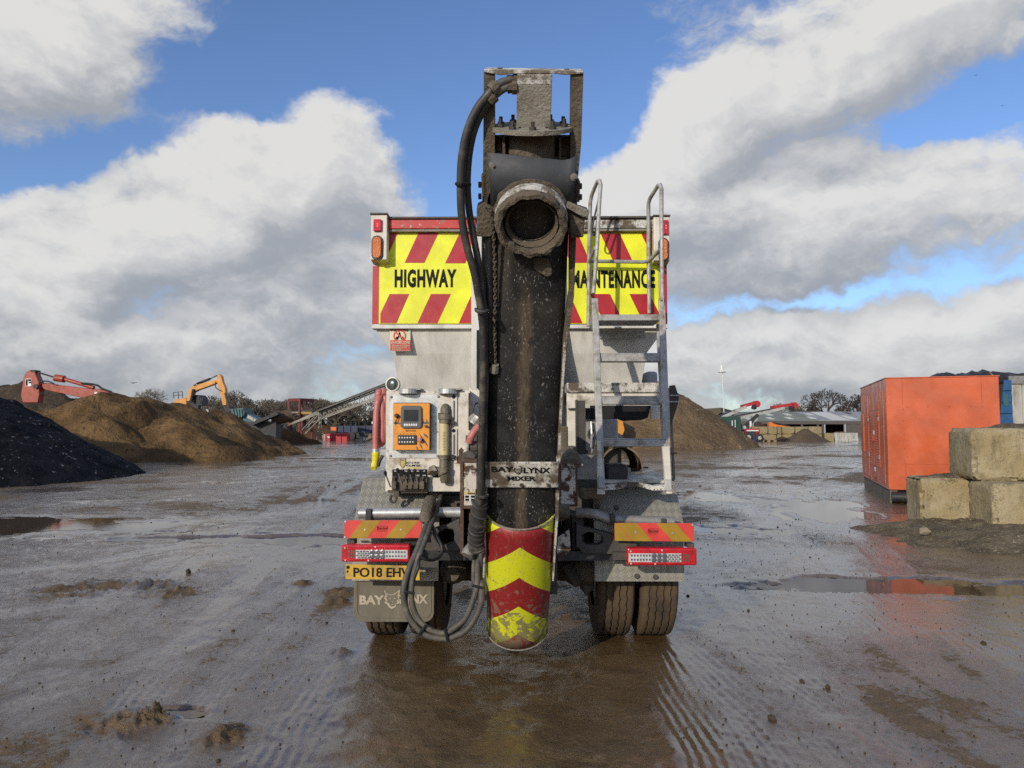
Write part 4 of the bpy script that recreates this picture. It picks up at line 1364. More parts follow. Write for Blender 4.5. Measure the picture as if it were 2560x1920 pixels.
# ------------------------------------------------------------------ control cabinet on the left
CY = 5.36
ca, cb = z4(272, 150, CY), z4(1012, 1200, CY)
z4_ = lambda x, y, Y=CY: z4(x, y, Y)
CAB = part(T, 'control_cabinet', 'dirty_white', lambda m: m.box((ca.x, CY, cb.z), (cb.x + .09, CY + .45, ca.z)), bevel=.006)
part(CAB, 'cabinet_door', 'dirty_white', lambda m: m.pbox(z4_(830, 160, CY - .008), z4_(1140, 905, CY - .008), .0075), bevel=.003)
part(CAB, 'door_hinge', 'rust_brown', lambda m: m.tube([z4_(1132, 175, CY - .014), z4_(1132, 560, CY - .014)], .006, 8))
MP = part(CAB, 'mounting_plate', 'galvanised', lambda m: m.pbox(z4_(302, 195, CY - .006), z4_(830, 852, CY - .006), .0055), bevel=.002)
def bolts(pts, zz, Y, r=.010, h=.012):
    def f(m):
        for x, y in pts:
            p = zz(x, y, Y)
            m.lathe([(r, 0), (r, h * .6), (r * .6, h)], p, (0, -1, 0), 6)
    return f
part(MP, 'bolts', 'grey_steel', bolts([(322, 215), (812, 212), (316, 828), (804, 828)], z4, CY - .006))
for x, y, X1, Y1 in ((303, 378, 350, 460),):
    part(MP, 'paper_label', 'white_print', lambda m: m.pbox(z4_(x, y, CY - .008), z4_(X1, Y1, CY - .008), .0015))
BOXY = CY - .085
CB = part(T, 'control_box', 'control_box_side', lambda m: m.pbox(z4(343, 276, BOXY + .002), z4(722, 770, BOXY + .002), .076), bevel=.006)
part(CB, 'box_face', 'panel_orange', lambda m: m.pbox(z4(345, 284, BOXY), z4(718, 766, BOXY), .0018))
BZ = part(CB, 'screen_bezel', 'screen_bezel', lambda m: m.slab([z4(x, y, BOXY - .018) for x, y in ((440, 308), (622, 308), (638, 328), (640, 520), (618, 542), (442, 542), (420, 520), (424, 328))], (0, .0175, 0)), bevel=.004)
o = part(CB, 'screen', 'screen_black', lambda m: m.pbox(z4(455, 350, BOXY - .020), z4(604, 470, BOXY - .020), .0018))
def keys(m):
    for k in range(6):
        m.pbox(z4(455 + 24 * k, 495, BOXY - .0205), z4(472 + 24 * k, 517, BOXY - .0205), .002)
part(CB, 'screen_keys', 'white_print', keys)
KP = part(CB, 'keypad', 'black_plastic', lambda m: m.pbox(z4(390, 612, BOXY - .014), z4(582, 710, BOXY - .014), .0135), bevel=.004)
def pads(m):
    for r_ in range(2):
        for k in range(6):
            m.lathe([(.0055, 0), (.0055, .003)], z4(408 + 28 * k, 639 + 45 * r_, BOXY - .0142), (0, -1, 0), 12)
part(CB, 'keypad_buttons', 'white_print', pads)
part(CB, 'stop_button', 'faded_pink', lambda m: m.lathe([(.010, 0), (.010, .022), (.017, .024), (.017, .034), (.012, .038)], z4(622, 660, BOXY), (0, -1, 0), 20), smooth=True)
part(CB, 'key_switch', 'black_plastic', lambda m: m.lathe([(.016, 0), (.016, .02), (.010, .03)], z4(383, 412, BOXY), (0, -1, 0), 16).tube([z4(386, 430, BOXY - .02), z4(378, 470, BOXY - .015), z4(366, 495, BOXY - .006)], .003, 6), smooth=True)
part(CB, 'latch', 'dark_steel', lambda m: m.pbox(z4(670, 510, BOXY - .01), z4(700, 532, BOXY - .01), .0095).pbox(z4(690, 524, BOXY - .016), z4(722, 534, BOXY - .016), .008))
def claw(m):
    for q in ([(350, 480), (418, 482), (418, 500), (350, 496)], [(366, 450), (376, 484), (360, 484)], [(640, 480), (712, 476), (712, 496), (640, 500)], [(655, 445), (664, 484), (648, 484)], [(690, 440), (702, 480), (682, 480)], [(370, 496), (380, 530), (362, 496)],
              [(608, 588), (690, 690), (706, 740), (640, 660)], [(655, 588), (704, 622), (706, 648), (668, 620)], [(612, 680), (640, 720), (650, 764), (622, 728)], [(582, 728), (600, 738), (606, 764), (588, 760)]):
        m.slab([z4(x, y, BOXY - .0016) for x, y in q], (0, .001, 0))
part(CB, 'claw_marks', 'grey_print', claw)
face_text('BAY LYNX', z4(478, 562, BOXY - .001), z4(580, 574, BOXY - .001), 'dark_print', CB, bold=.03)
part(CB, 'legend', 'dark_print', lambda m: [m.pbox(z4(x, 598, BOXY - .0012), z4(x + w_, 602, BOXY - .0012), .001) for x, w_ in ((375, 14), (412, 14), (448, 16), (482, 22), (516, 22), (552, 26))])

# logo line on the cabinet
lynx_head(CAB, (z4_(405, 960).x, CY, z4_(405, 960).z), .058, .085, (1, 0, 0), (0, 0, 1), 'grey_print', 'emblem_gold', .003)
face_text('BAY-LYNX', z4_(470, 888), z4_(620, 910), 'dark_print', CAB, bold=.03)
face_text('VOLUMETRIC', z4_(470, 917), z4_(635, 940), 'dark_print', CAB, bold=.03)
part(CAB, 'logo_bar', 'emblem_gold', lambda m: m.pbox(z4_(472, 946, CY - .003), z4_(632, 957, CY - .003), .002))
# valve bank with levers
part(CAB, 'valve_label', 'dark_print', lambda m: m.pbox(z4_(335, 968, CY - .004), z4_(696, 1040, CY - .004), .0035))
for tx, x0, x1, y0 in (('MIX', 355, 385, 980), ('FORWARD', 462, 508, 980), ('EXTEND', 530, 572, 980), ('LEFT', 588, 614, 980), ('UP', 655, 676, 980), ('RIGHT', 590, 618, 1024), ('DOWN', 650, 682, 1024)):
    face_text(tx, z4(x0, y0, CY - .004), z4(x1, y0 + 12, CY - .004), 'white_print', CAB, bold=.03, lift=.0016)
VB = part(T, 'valve_bank', 'dark_steel', lambda m: m.pbox(z4(330, 1042, 5.30), z4(696, 1192, 5.30), .055), bevel=.004)
for k, (tx, ty, bx, by) in enumerate(((262, 1000, 316, 1150), (390, 972, 438, 1130), (446, 985, 492, 1125), (508, 980, 548, 1122), (568, 980, 606, 1120))):
    L_ = part(VB, 'lever', 'grey_steel', lambda m: m.tube([z4(bx, by, 5.27), z4(tx + 8, ty + 30, 5.20)], .0055, 8))
    part(VB, 'lever_knob', 'black_plastic', lambda m: m.tube([z4(tx + 8, ty + 32, 5.205), z4(tx, ty + 4, 5.19), z4(tx - 4, ty - 14, 5.185)], [.008, .0125, .009], 10), smooth=True)
for k, x in enumerate((350, 460, 520, 578, 640)):
    part(VB, 'valve_section', 'caked_mud', lambda m: m.pbox(z4(x - 24, 1092, 5.262), z4(x + 24, 1172, 5.262), .037).pbox(z4(x - 12, 1062, 5.27), z4(x + 12, 1092, 5.27), .029), bevel=.004)
part(CAB, 'tow_hook', 'dark_steel', lambda m: m.tube([z4(345 + 30 * math.cos(t), 1270 + 38 * math.sin(t), 5.32) for t in [(-.4 + 1.75 * i / 12) * math.pi for i in range(13)]], .011, 8).pbox(z4(352, 1190, 5.31), z4(402, 1245, 5.31), .03), smooth=True)
part(CAB, 'base_tray', 'dark_steel', lambda m: m.pbox(z4(288, 1186, 5.33), z4(700, 1212, 5.33), .4))
# flow meters
FM = part(CAB, 'flow_meter', 'clear_tube', lambda m: m.tube([z4(870, 820, 5.31), z4(870, 490, 5.31)], .036, 16), smooth=True, label='amber sight tube')
part(FM, 'upper_union', 'brass_mud', lambda m: m.tube([z4(876, 492, 5.31), z4(876, 452, 5.31), z4(876, 450, 5.31), z4(876, 396, 5.31), z4(878, 392, 5.31), z4(880, 345, 5.315), z4(884, 330, 5.33), z4(888, 325, 5.36)], [.040, .040, .048, .048, .033, .033, .033, .03], 12), smooth=True)
part(FM, 'lower_union', 'brass_mud', lambda m: m.tube([z4(870, 818, 5.31), z4(870, 860, 5.31), z4(870, 862, 5.31), z4(868, 945, 5.31), z4(868, 950, 5.31), z4(868, 1012, 5.31), z4(872, 1016, 5.31), z4(878, 1080, 5.31), z4(880, 1108, 5.31)], [.042, .042, .034, .034, .044, .044, .034, .034, .026], 12)
     .tube([z4(868, 976, 5.31), z4(745, 978, 5.30)], [.030, .024], 10).blob(z4(768, 978, 5.30), .045, .35, 3), smooth=True)
part(FM, 'meter_scale', 'grey_print', lambda m: [m.pbox(z4(858, 580 + 16 * k, 5.2712), z4(882, 583 + 16 * k, 5.2712), .002) for k in range(13)])
for y0, y1 in ((195, 518), (545, 872)):
    GA = part(CAB, 'gauge', 'white_paint', lambda m: m.pbox(z4_(946, y0, CY - .022), z4_(1006, y1, CY - .022), .013), bevel=.003)
    part(GA, 'gauge_tube', 'grey_print', lambda m: m.pbox(z4_(968, y0 + 62, CY - .025), z4_(984, y1 - 62, CY - .025), .003))
    part(GA, 'gauge_badge', 'dark_print', lambda m: m.lathe([(.014, 0), (.014, .001)], z4_(972, y0 + 22, CY - .0225), (0, -1, 0), 14))
    part(GA, 'gauge_knob', 'black_plastic', lambda m: m.lathe([(.014, 0), (.017, .02), (.013, .03)], z4_(966, y1 - 36, CY - .022), (0, -1, 0), 12))
part(CAB, 'valve_tag', 'dark_print', lambda m: m.pbox(z4_(750, 1018, CY - .004), z4_(816, 1052, CY - .004), .0035))
# roller brackets on the cabinet roof
for x0, x1 in ((425, 585), (835, 995)):
    BR = part(CAB, 'roof_bracket', 'grey_steel', lambda m: m.box((z4_(x0, 140).x, CY - .05, z4_(0, 150).z), (z4_(x1 + 60, 0).x, CY + .12, z4_(0, 132).z)).box((z4_(x0, 0).x, CY - .05, z4_(0, 172).z), (z4_(x1, 0).x, CY - .035, z4_(0, 150).z)), bevel=.003)
    part(BR, 'roller', 'galvanised', lambda m: m.lathe([(.07, 0), (.07, .035)], V3((z4_(x0, 0).x + z4_(x1, 0).x) / 2, CY - .02, z4_(0, 186).z), (0, 0, 1), 20))
part(CAB, 'rust_patch', 'rust_brown', lambda m: m.slab([z4_(x, y, CY - .0105) for x, y in ((1000, 905), (1008, 850), (1025, 820), (1022, 770), (1050, 740), (1075, 765), (1068, 800), (1100, 790), (1105, 905))], (0, .0005, 0)))
# pump gear right of the cabinet
PG = part(T, 'pump_unit', 'dark_steel', lambda m: m.pbox(z4(1058, 800, 5.22), z4(1205, 900, 5.22), .2).tube([z4(1115, 740, 5.25), z4(1215, 735, 5.25)], .045, 12).pbox(z4(1095, 615, 5.3), z4(1215, 690, 5.3), .12).blob(z4(1150, 830, 5.2), .06, .3, 8), bevel=.004)
part(PG, 'pump_motor', 'grey_steel', lambda m: m.tube([z4(1180, 500, 5.3), z4(1235, 430, 5.3)], .06, 12).tube([z4(1110, 738, 5.24), z4(1130, 738, 5.24)], .055, 12))
part(PG, 'coolant_pipe', 'pink_hose', lambda m: m.tube(smooth_path([z4(1135, 690, 5.2), z4(1160, 610, 5.18), z4(1230, 520, 5.2)], 5), .026, 10), smooth=True)
part(T, 'thin_cable', 'black_plastic', lambda m: m.tube(smooth_path([z4(1158, 520, 5.3), z4(1165, 400, 5.28), z4(1190, 300, 5.28), z4(1225, 280, 5.3)], 5), .006, 6), smooth=True)
part(T, 'corner_plate', 'dirty_white', lambda m: m.slab([z4(1130, 110, 5.5), z4(1150, 130, 5.5), z4(1225, 240, 5.5), z4(1220, 290, 5.5), z4(1145, 270, 5.5)], (0, .02, 0)))
part(T, 'back_plate', 'dirty_white', lambda m: m.pbox(z4(1140, 150, 5.7), z4(1260, 1050, 5.7), .04))
# work lamp
WL = part(T, 'work_lamp', 'dirty_white', lambda m: m.lathe([(.02, -.08), (.04, -.05), (.055, 0), (.055, .02), (.047, .022)], z4(345, 88, 5.38), (-.18, -1, .05), 24), smooth=True, label='round rear work lamp')
part(WL, 'lens', 'work_lamp_glass', lambda m: m.lathe([(.0465, .0215), (.035, .027), (.01, .030)], z4(345, 88, 5.38), (-.18, -1, .05), 24), smooth=True)


# ------------------------------------------------------------------ the chute, leaning 30 degrees towards the viewer
LEAN = R(30)
C0 = Vector((0, 4.28, 1.39))
CN = Vector((0, -math.cos(LEAN), -math.sin(LEAN)))     # out of its underside
CU = Vector((0, -math.sin(LEAN), math.cos(LEAN)))      # up along it


def ch(n, off=0.0):
    """Point on the chute's underside plane (lifted by off) measured at a photograph pixel."""
    d = ray(*n)
    o = Vector((0, 0, CAM_H))
    t = ((C0 + CN * off) - o).dot(CN) / d.dot(CN)
    return o + d * t


def q1(x, y, off=0.0): return ch((900 + x / 2.765, 140 + y / 2.765), off)
def q2(x, y, off=0.0): return ch((900 + x / 2.765, 740 + y / 2.765), off)
def q3(x, y, off=0.0): return ch((820 + x / 2.3042, 1140 + y / 2.3042), off)


BACK = -CN
part(T, 'chute_rail', 'caked_mud', lambda m: m.slab([q1(856, 108), q1(930, 112), q1(932, 830), q1(878, 1000), q1(880, 1659), q2(878, 700), q2(868, 1150), q2(840, 1150), q2(845, 600), q1(850, 1659), q1(850, 830)], BACK * .10), label='mud caked left rail')
part(T, 'chute_rail', 'caked_mud', lambda m: m.slab([q1(1463, 112), q1(1545, 106), q1(1530, 600), q1(1508, 830), q1(1480, 1659), q2(1440, 300), q2(1400, 700), q2(1378, 1150), q2(1362, 1150), q2(1368, 1000), q2(1405, 300), q1(1448, 1659), q1(1452, 830)], BACK * .10))
part(T, 'rail_edge', 'splashed_white', lambda m: m.slab([q2(1412, 250, .003), q2(1436, 250, .003), q2(1400, 700, .003), q2(1383, 1160, .003), q2(1365, 1160, .003), q2(1375, 900, .003)], BACK * .003))
part(T, 'lower_rail', 'splashed_white', lambda m: m.slab([q2(1355, 1330), q2(1378, 1330), q2(1372, 1520), q3(1300, 720), q3(1292, 720), q2(1352, 1540)], BACK * .06).slab([q2(866, 1330), q2(878, 1330), q2(876, 1500), q3(900, 700), q3(892, 700), q2(862, 1500)], BACK * .06))


def trough_shell(rows_, apex, edge_off, n=20, thick=0.0):
    """Convex shell: rows_ is a list of (left point fn, right point fn) from top to foot."""
    m = MB(); m.uv = []
    for k, (l, r) in enumerate(rows_):
        for i in range(n + 1):
            th = math.pi * i / n
            c = (l + r) / 2; half_ = (r - l) / 2
            p = c - half_ * math.cos(th) + CN * (edge_off + apex * math.sin(th))
            m.v.append(tuple(p)); m.uv.append((i / n, k / (len(rows_) - 1)))
    for k in range(len(rows_) - 1):
        for i in range(n):
            a0 = k * (n + 1) + i
            m.f.append((a0, a0 + n + 1, a0 + n + 2, a0 + 1))
    return m


rws = []
for k in range(15):
    t = k / 14
    l = q1(862, 700).lerp(q3(910, 420), t)
    r = q1(1472, 700).lerp(q3(1312, 420), t)
    rws.append((l, r))
mesh_obj('chute_trough', trough_shell(rws, .080, -.068), 'trough_black', T, smooth=True)
# slide chute with chevrons, hooked on below
rws = []
for k in range(13):
    t = k / 12
    l = q3(902, 365).lerp(q3(914, 1052), t)
    r = q3(1315, 365).lerp(q3(1268, 1052), t)
    rws.append((l, r))
SL = mesh_obj('slide_chute', trough_shell(rws, .20, -.10, 28), 'slide_chevron', T, smooth=True)
SL['label'] = 'red and yellow chevron slide chute, scuffed at its foot'
m_ = SL.modifiers.new('thickness', 'SOLIDIFY'); m_.thickness = .012; m_.offset = -1
def rim(k):
    l, r = rws[k]
    return [(l + r) / 2 - (r - l) / 2 * math.cos(math.pi * i / 24) * 1.004 + CN * (-.10 + .201 * math.sin(math.pi * i / 24)) for i in range(25)]
part(SL, 'rim', 'caked_grey', lambda m: m.tube(rim(0), .006, 6).tube(rim(-1), .005, 6), smooth=True)

# name plate bracket
SG = part(T, 'name_plate', 'splashed_white', lambda m: m.slab([q2(864, 1152, .035), q2(1372, 1152, .035), q2(1366, 1325, .035), q2(868, 1325, .035)], BACK * .012), bevel=.003, label='splashed white plate reading BAY LYNX MIXER')
part(SG, 'side_return', 'splashed_white', lambda m: m.slab([q2(864, 1153, .034), q2(868, 1324, .034), q2(878, 1324, .034), q2(874, 1153, .034)], BACK * .14).slab([q2(1362, 1153, .034), q2(1356, 1324, .034), q2(1366, 1324, .034), q2(1372, 1153, .034)], BACK * .14))
def chute_text(s, a, b, **k):
    right = (b - a) - CU * (b - a).dot(CU)
    hgt = abs((b - a).dot(CU))
    return lettering(s, a - CU * hgt, right, CU, right.length, hgt, 'dark_print', SG, **k)
chute_text('BAY', q2(908, 1178, .036), q2(1062, 1216, .036), bold=.035)
chute_text('LYNX', q2(1130, 1184, .036), q2(1316, 1224, .036), bold=.035)
chute_text('MIXER', q2(1018, 1244, .036), q2(1214, 1276, .036), bold=.035)
ph = q2(1060, 1232, .036)
lynx_head(SG, ph, (q2(1128, 1232, .036) - ph).length, .055, (1, 0, 0), CU, 'dark_print', 'caked_grey', .003)
part(SG, 'bolts', 'dark_steel', lambda m: [m.lathe([(.011, 0), (.011, .008)], q2(x, y, .036), CN, 8) for x, y in ((924, 1298), (1116, 1304), (1304, 1306))])

# head of the chute
part(T, 'top_plate', 'worn_white_mud', lambda m: m.slab([q1(857, 92, .01), q1(1545, 102, .01), q1(1545, 122, .01), q1(1430, 132, .01), q1(1330, 122, .01), q1(1085, 122, .01), q1(975, 134, .01), q1(860, 112, .01)], BACK * .15), bevel=.003)
part(T, 'top_bolts', 'dark_steel', lambda m: [m.tube([q1(x, y + 8, -.06), q1(x, y - 10, -.06)], .012, 6) for x, y in ((914, 96), (968, 90), (1428, 98), (1488, 106))])
MC = part(T, 'motor_cover', 'worn_white_mud', lambda m: m.slab([q1(1086, 126, .02), q1(1330, 126, .02), q1(1326, 200, .02), q1(1086, 200, .02)], BACK * .14), bevel=.004)
part(MC, 'cover_front', 'caked_grey', lambda m: m.slab([q1(1085, 200, .02), q1(1327, 200, .02), q1(1316, 534, .02), q1(1080, 528, .02)], BACK * .14), bevel=.004)
part(MC, 'cover_bolts', 'deep_black', lambda m: [m.lathe([(.009, 0), (.009, .006)], q1(x, y, .0205), CN, 8) for x, y in ((1104, 502), (1292, 502))])
fl_c = (q1(905, 495, -.06) + q1(1475, 495, -.06)) / 2
fl_r = (q1(1475, 495, -.06) - q1(905, 495, -.06)).length / 2
FLG = part(T, 'motor_flange', 'caked_grey', lambda m: m.lathe([(fl_r, -.012), (fl_r, .008)], fl_c - CN * -.0, CU, 36), smooth=True)
def flange_bolts(m):
    for k in range(10):
        th = 2 * math.pi * (k + .5) / 10
        p = fl_c + Vector((1, 0, 0)) * (fl_r * .80 * math.cos(th)) + CN * (fl_r * .80 * math.sin(th))
        m.lathe([(.017, 0), (.017, .022), (.009, .0225), (.009, .045)], p, CU, 6)
part(FLG, 'bolts', 'dark_steel', flange_bolts)
part(T, 'gearbox_body', 'caked_mud', lambda m: m.lathe([(fl_r * .60, -.26), (fl_r * .60, -.013)], fl_c, CU, 24), smooth=True)
part(T, 'head_plate', 'caked_mud', lambda m: m.slab([q1(928, 560, -.05), q1(1460, 560, -.05), q1(1455, 760, -.05), q1(930, 760, -.05)], BACK * .08))
part(T, 'head_rib', 'caked_mud', lambda m: m.slab([q1(985, 560, 0), q1(1003, 560, 0), q1(1003, 720, 0), q1(985, 700, 0)], BACK * .06).slab([q1(1375, 560, 0), q1(1392, 560, 0), q1(1392, 740, 0), q1(1375, 730, 0)], BACK * .06))
# rubber skirt over the spout
def skirt(m):
    n = 12
    top, bot = [], []
    for i in range(n + 1):
        t = i / n
        x = 880 + (1505 - 880) * t
        yt = 668 + 55 * min(1, t / .86) if t < .88 else 725 - 38 * (t - .88) / .12
        xb = 905 + (1470 - 905) * t
        bulge = .022 * math.sin(math.pi * t)
        top.append(q1(x, yt, .055 + bulge)); bot.append(q1(xb, 1040, .045 + bulge))
    m.add(top + bot, [(i, n + 1 + i, n + 2 + i, i + 1) for i in range(n)])
SK = part(T, 'rubber_skirt', 'grey_rubber_sheet', skirt, smooth=True)
sm = SK.modifiers.new('thickness', 'SOLIDIFY'); sm.thickness = .01
part(SK, 'skirt_bolts', 'grey_steel', lambda m: [m.lathe([(r_, 0), (r_, .006), (.008, .007), (.008, .016)], q1(x, y, .05), CN, 14) for x, y, r_ in ((920, 752, .02), (1478, 835, .018))], label='washers holding the skirt')
# hinge brackets at the sides
part(T, 'hinge_bracket', 'caked_mud', lambda m: m.slab([q1(806, 1045, .04), q1(860, 1020, .04), q1(916, 1060, .04), q1(916, 1240, .04), q1(900, 1252, .04), q1(806, 1250, .04)], BACK * .10), bevel=.006)
part(T, 'hinge_bracket', 'caked_mud', lambda m: m.slab([q1(1440, 1030, .04), q1(1585, 1080, .04), q1(1555, 1130, .04), q1(1545, 1255, .04), q1(1455, 1262, .04)], BACK * .10), bevel=.006)
part(T, 'latch_arm', 'caked_grey', lambda m: m.slab([q1(1436, 1008, .07), q1(1588, 1072, .07), q1(1578, 1112, .07), q1(1545, 1118, .07), q1(1425, 1050, .07)], BACK * .03), bevel=.005)
part(T, 'side_bolt_strip', 'caked_mud', lambda m: m.slab([q1(838, 830, .0), q1(880, 812, .0), q1(880, 1020, .0), q1(846, 1020, .0)], BACK * .08).slab([q1(1490, 850, .0), q1(1522, 870, .0), q1(1518, 1010, .0), q1(1480, 1010, .0)], BACK * .08))
part(T, 'side_bolts', 'dark_steel', lambda m: [m.tube([q1(x, y, -.04), q1(x + s * 22, y, -.04)], .015, 6) for x, y, s in ((840, 890, -1), (840, 970, -1), (1512, 900, 1), (1512, 975, 1))])

# spout
sp = q1(1180, 1095, .02)
SAX = Vector((.01, -math.cos(R(45)), -math.sin(R(45)))).normalized()
SP = part(T, 'spout', 'caked_mud', lambda m: m.lathe([(.150, -.10), (.192, -.02), (.190, 0), (.190, .018), (.176, .022)], sp, SAX, 90, close=False) and roughen(m, .006, 24), smooth=True)
part(SP, 'spout_ring', 'worn_white_mud', lambda m: m.lathe([(.174, .015), (.178, .025), (.178, .068), (.166, .074)], sp, SAX, 40, close=False), smooth=True)
lp = MB()
N_ = 96
prof = [(.164, .066), (.172, .075), (.174, .105), (.166, .125), (.148, .127), (.140, .11), (.134, .02), (.132, -.10)]
lp.lathe(prof, sp, SAX, N_, close=False)
rl = random.Random(4)
jit = [1 + .022 * math.sin(2 * 2 * math.pi * i / N_ + 1) + .010 * math.sin(5 * 2 * math.pi * i / N_) + rl.uniform(-.008, .008) for i in range(N_)]
lp.v = [tuple(sp + (Vector(p) - sp) * jit[i % N_] if i // N_ in (1, 2, 3, 4) else Vector(p)) for i, p in enumerate(lp.v)]
mesh_obj('spout_lip', roughen(lp, .009, 26), 'caked_mud', SP, smooth=True)
part(SP, 'inner_hose', 'caked_mud', lambda m: m.lathe([(.112, .03), (.116, .07), (.126, .082), (.134, .07), (.130, .0)], sp + Vector((.004, 0, -.010)), SAX, 36, close=False), smooth=True)
part(SP, 'spout_throat', 'deep_black', lambda m: m.lathe([(.134, -.42), (.120, -.41), (.115, .0), (.113, .075)][0:1] + [(.02, -.42), (.118, -.42), (.113, .0), (.1125, .045)], sp + Vector((.004, 0, -.010)), SAX, 30, close=False))  # throat coloured near black; the shade of its depth is in the colour
part(SP, 'mud_drip', 'caked_mud', lambda m: m.slab([q1(1200, 1400, .03), q1(1300, 1400, .03), q1(1330, 1480, .03), q1(1325, 1520, .03), q1(1290, 1532, .03), q1(1240, 1500, .03), q1(1205, 1470, .03)], BACK * .02), bevel=.008)
part(T, 'under_spout_tube', 'black_rubber', lambda m: m.tube([q1(898, 1250, .0), q1(896, 1659, .0), q2(900, 450, .0)], .025, 10), smooth=True)


# chain hanging down the trough
def chain(m, pts, link=.020, r=.0036):
    P = smooth_path(pts, 14)
    run = [0]
    for a_, b2 in zip(P[:-1], P[1:]): run.append(run[-1] + (b2 - a_).length)
    s = 0; k = 0
    def at_len(d):
        for i in range(len(P) - 1):
            if run[i + 1] >= d:
                t = (d - run[i]) / max(1e-9, run[i + 1] - run[i])
                return P[i].lerp(P[i + 1], t)
        return P[-1]
    while s < run[-1] - link:
        a_, b2 = at_len(s), at_len(s + link * 1.25)
        t = (b2 - a_)
        L = t.length
        t.normalize()
        sd = t.cross(CN).normalized() if k % 2 == 0 else CN.copy()
        c = (a_ + b2) / 2
        ring = [c + t * (L * .62 * math.cos(th)) + sd * (link * .36 * math.sin(th)) for th in [2 * math.pi * i / 10 for i in range(11)]]
        m.tube(ring, r, 5, False)
        s += link; k += 1
part(T, 'chain', 'caked_mud', lambda m: chain(m, [q1(855, 1030, .06), q1(900, 1060, .09), q1(925, 1250, .05), q1(935, 1659, .02), q2(930, 200, .02), q2(935, 480, .01)]))
part(T, 'chain_end', 'caked_grey', lambda m: m.tube([q2(935, 470, .01), q2(925, 520, .0)], [.02, .028], 8))

# hydraulic hoses to the chute motor
hA = smooth_path([q1(1080, 172, -.02), q1(1030, 170, -.0), q1(960, 195, .01), q1(890, 260, .03), q1(800, 380, .04), q1(735, 540, .05), q1(702, 720, .06), q1(695, 900, .07), q1(702, 1100, .07), q1(735, 1300, .07), q1(790, 1500, .07), q1(815, 1640, .06), q2(832, 80, .06), q2(852, 300, .05), q2(848, 700, .05), q2(838, 1100, .06), q2(832, 1330, .07), q2(822, 1500, .06), q3(862, 420, .02)], 5)
hB = smooth_path([q1(1080, 215, .0), q1(1010, 220, .01), q1(945, 262, .02), q1(880, 330, .02), q1(805, 470, .02), q1(760, 640, .02), q1(742, 850, .03), q1(752, 1050, .03), q1(785, 1250, .03), q1(822, 1450, .03), q1(845, 1640, .03), q2(858, 100, .02), q2(872, 330, .01), q2(865, 700, .01), q2(858, 1100, .01), q2(850, 1350, .0), q2(845, 1500, .0), q3(868, 420, -.02)], 5)
part(T, 'hydraulic_hose', 'hose_rubber', lambda m: m.tube(hA, .0195, 12), smooth=True, label='thick grey hose bowed out on the left of the chute')
part(T, 'hydraulic_hose', 'hose_rubber', lambda m: m.tube(hB, .0175, 12), smooth=True)
def fitting(m):
    m.tube([q1(1086, 172, -.02), q1(1060, 172, -.015), q1(1058, 172, -.015), q1(1022, 172, -.005)], [.033, .033, .026, .026], 8)
    m.tube([q1(1086, 216, .0), q1(1052, 217, .0), q1(1050, 217, .0), q1(1018, 220, .0)], [.033, .033, .027, .027], 8)
    m.tube([hA[11], hA[14]], .031, 10)
    m.tube([hB[11], hB[14]], .029, 10)
part(T, 'hose_fittings', 'caked_mud', fitting)
part(T, 'cable_tie', 'deep_black', lambda m: m.tube([q1(668, 884, .09), q1(700, 886, .105), q1(760, 886, .06)], .010, 6).tube([q1(668, 884, .09), q1(690, 890, .03), q1(764, 890, .0)], .010, 6))
part(T, 'hose_clamp', 'hose_rubber', lambda m: [m.tube([q2(842 + 38 * math.cos(t), y + 22 * math.sin(t), .07 - .09 * math.cos(t - 4.7) * 0), ] + [q2(842 + 40 * math.cos(u), y + 20 * math.sin(u), .05 + .07 * math.sin(u)) for u in [t + math.pi * i / 10 for i in range(1, 11)]], .010, 6) for y, t in ((92, 0), (1372, 0))], smooth=True)
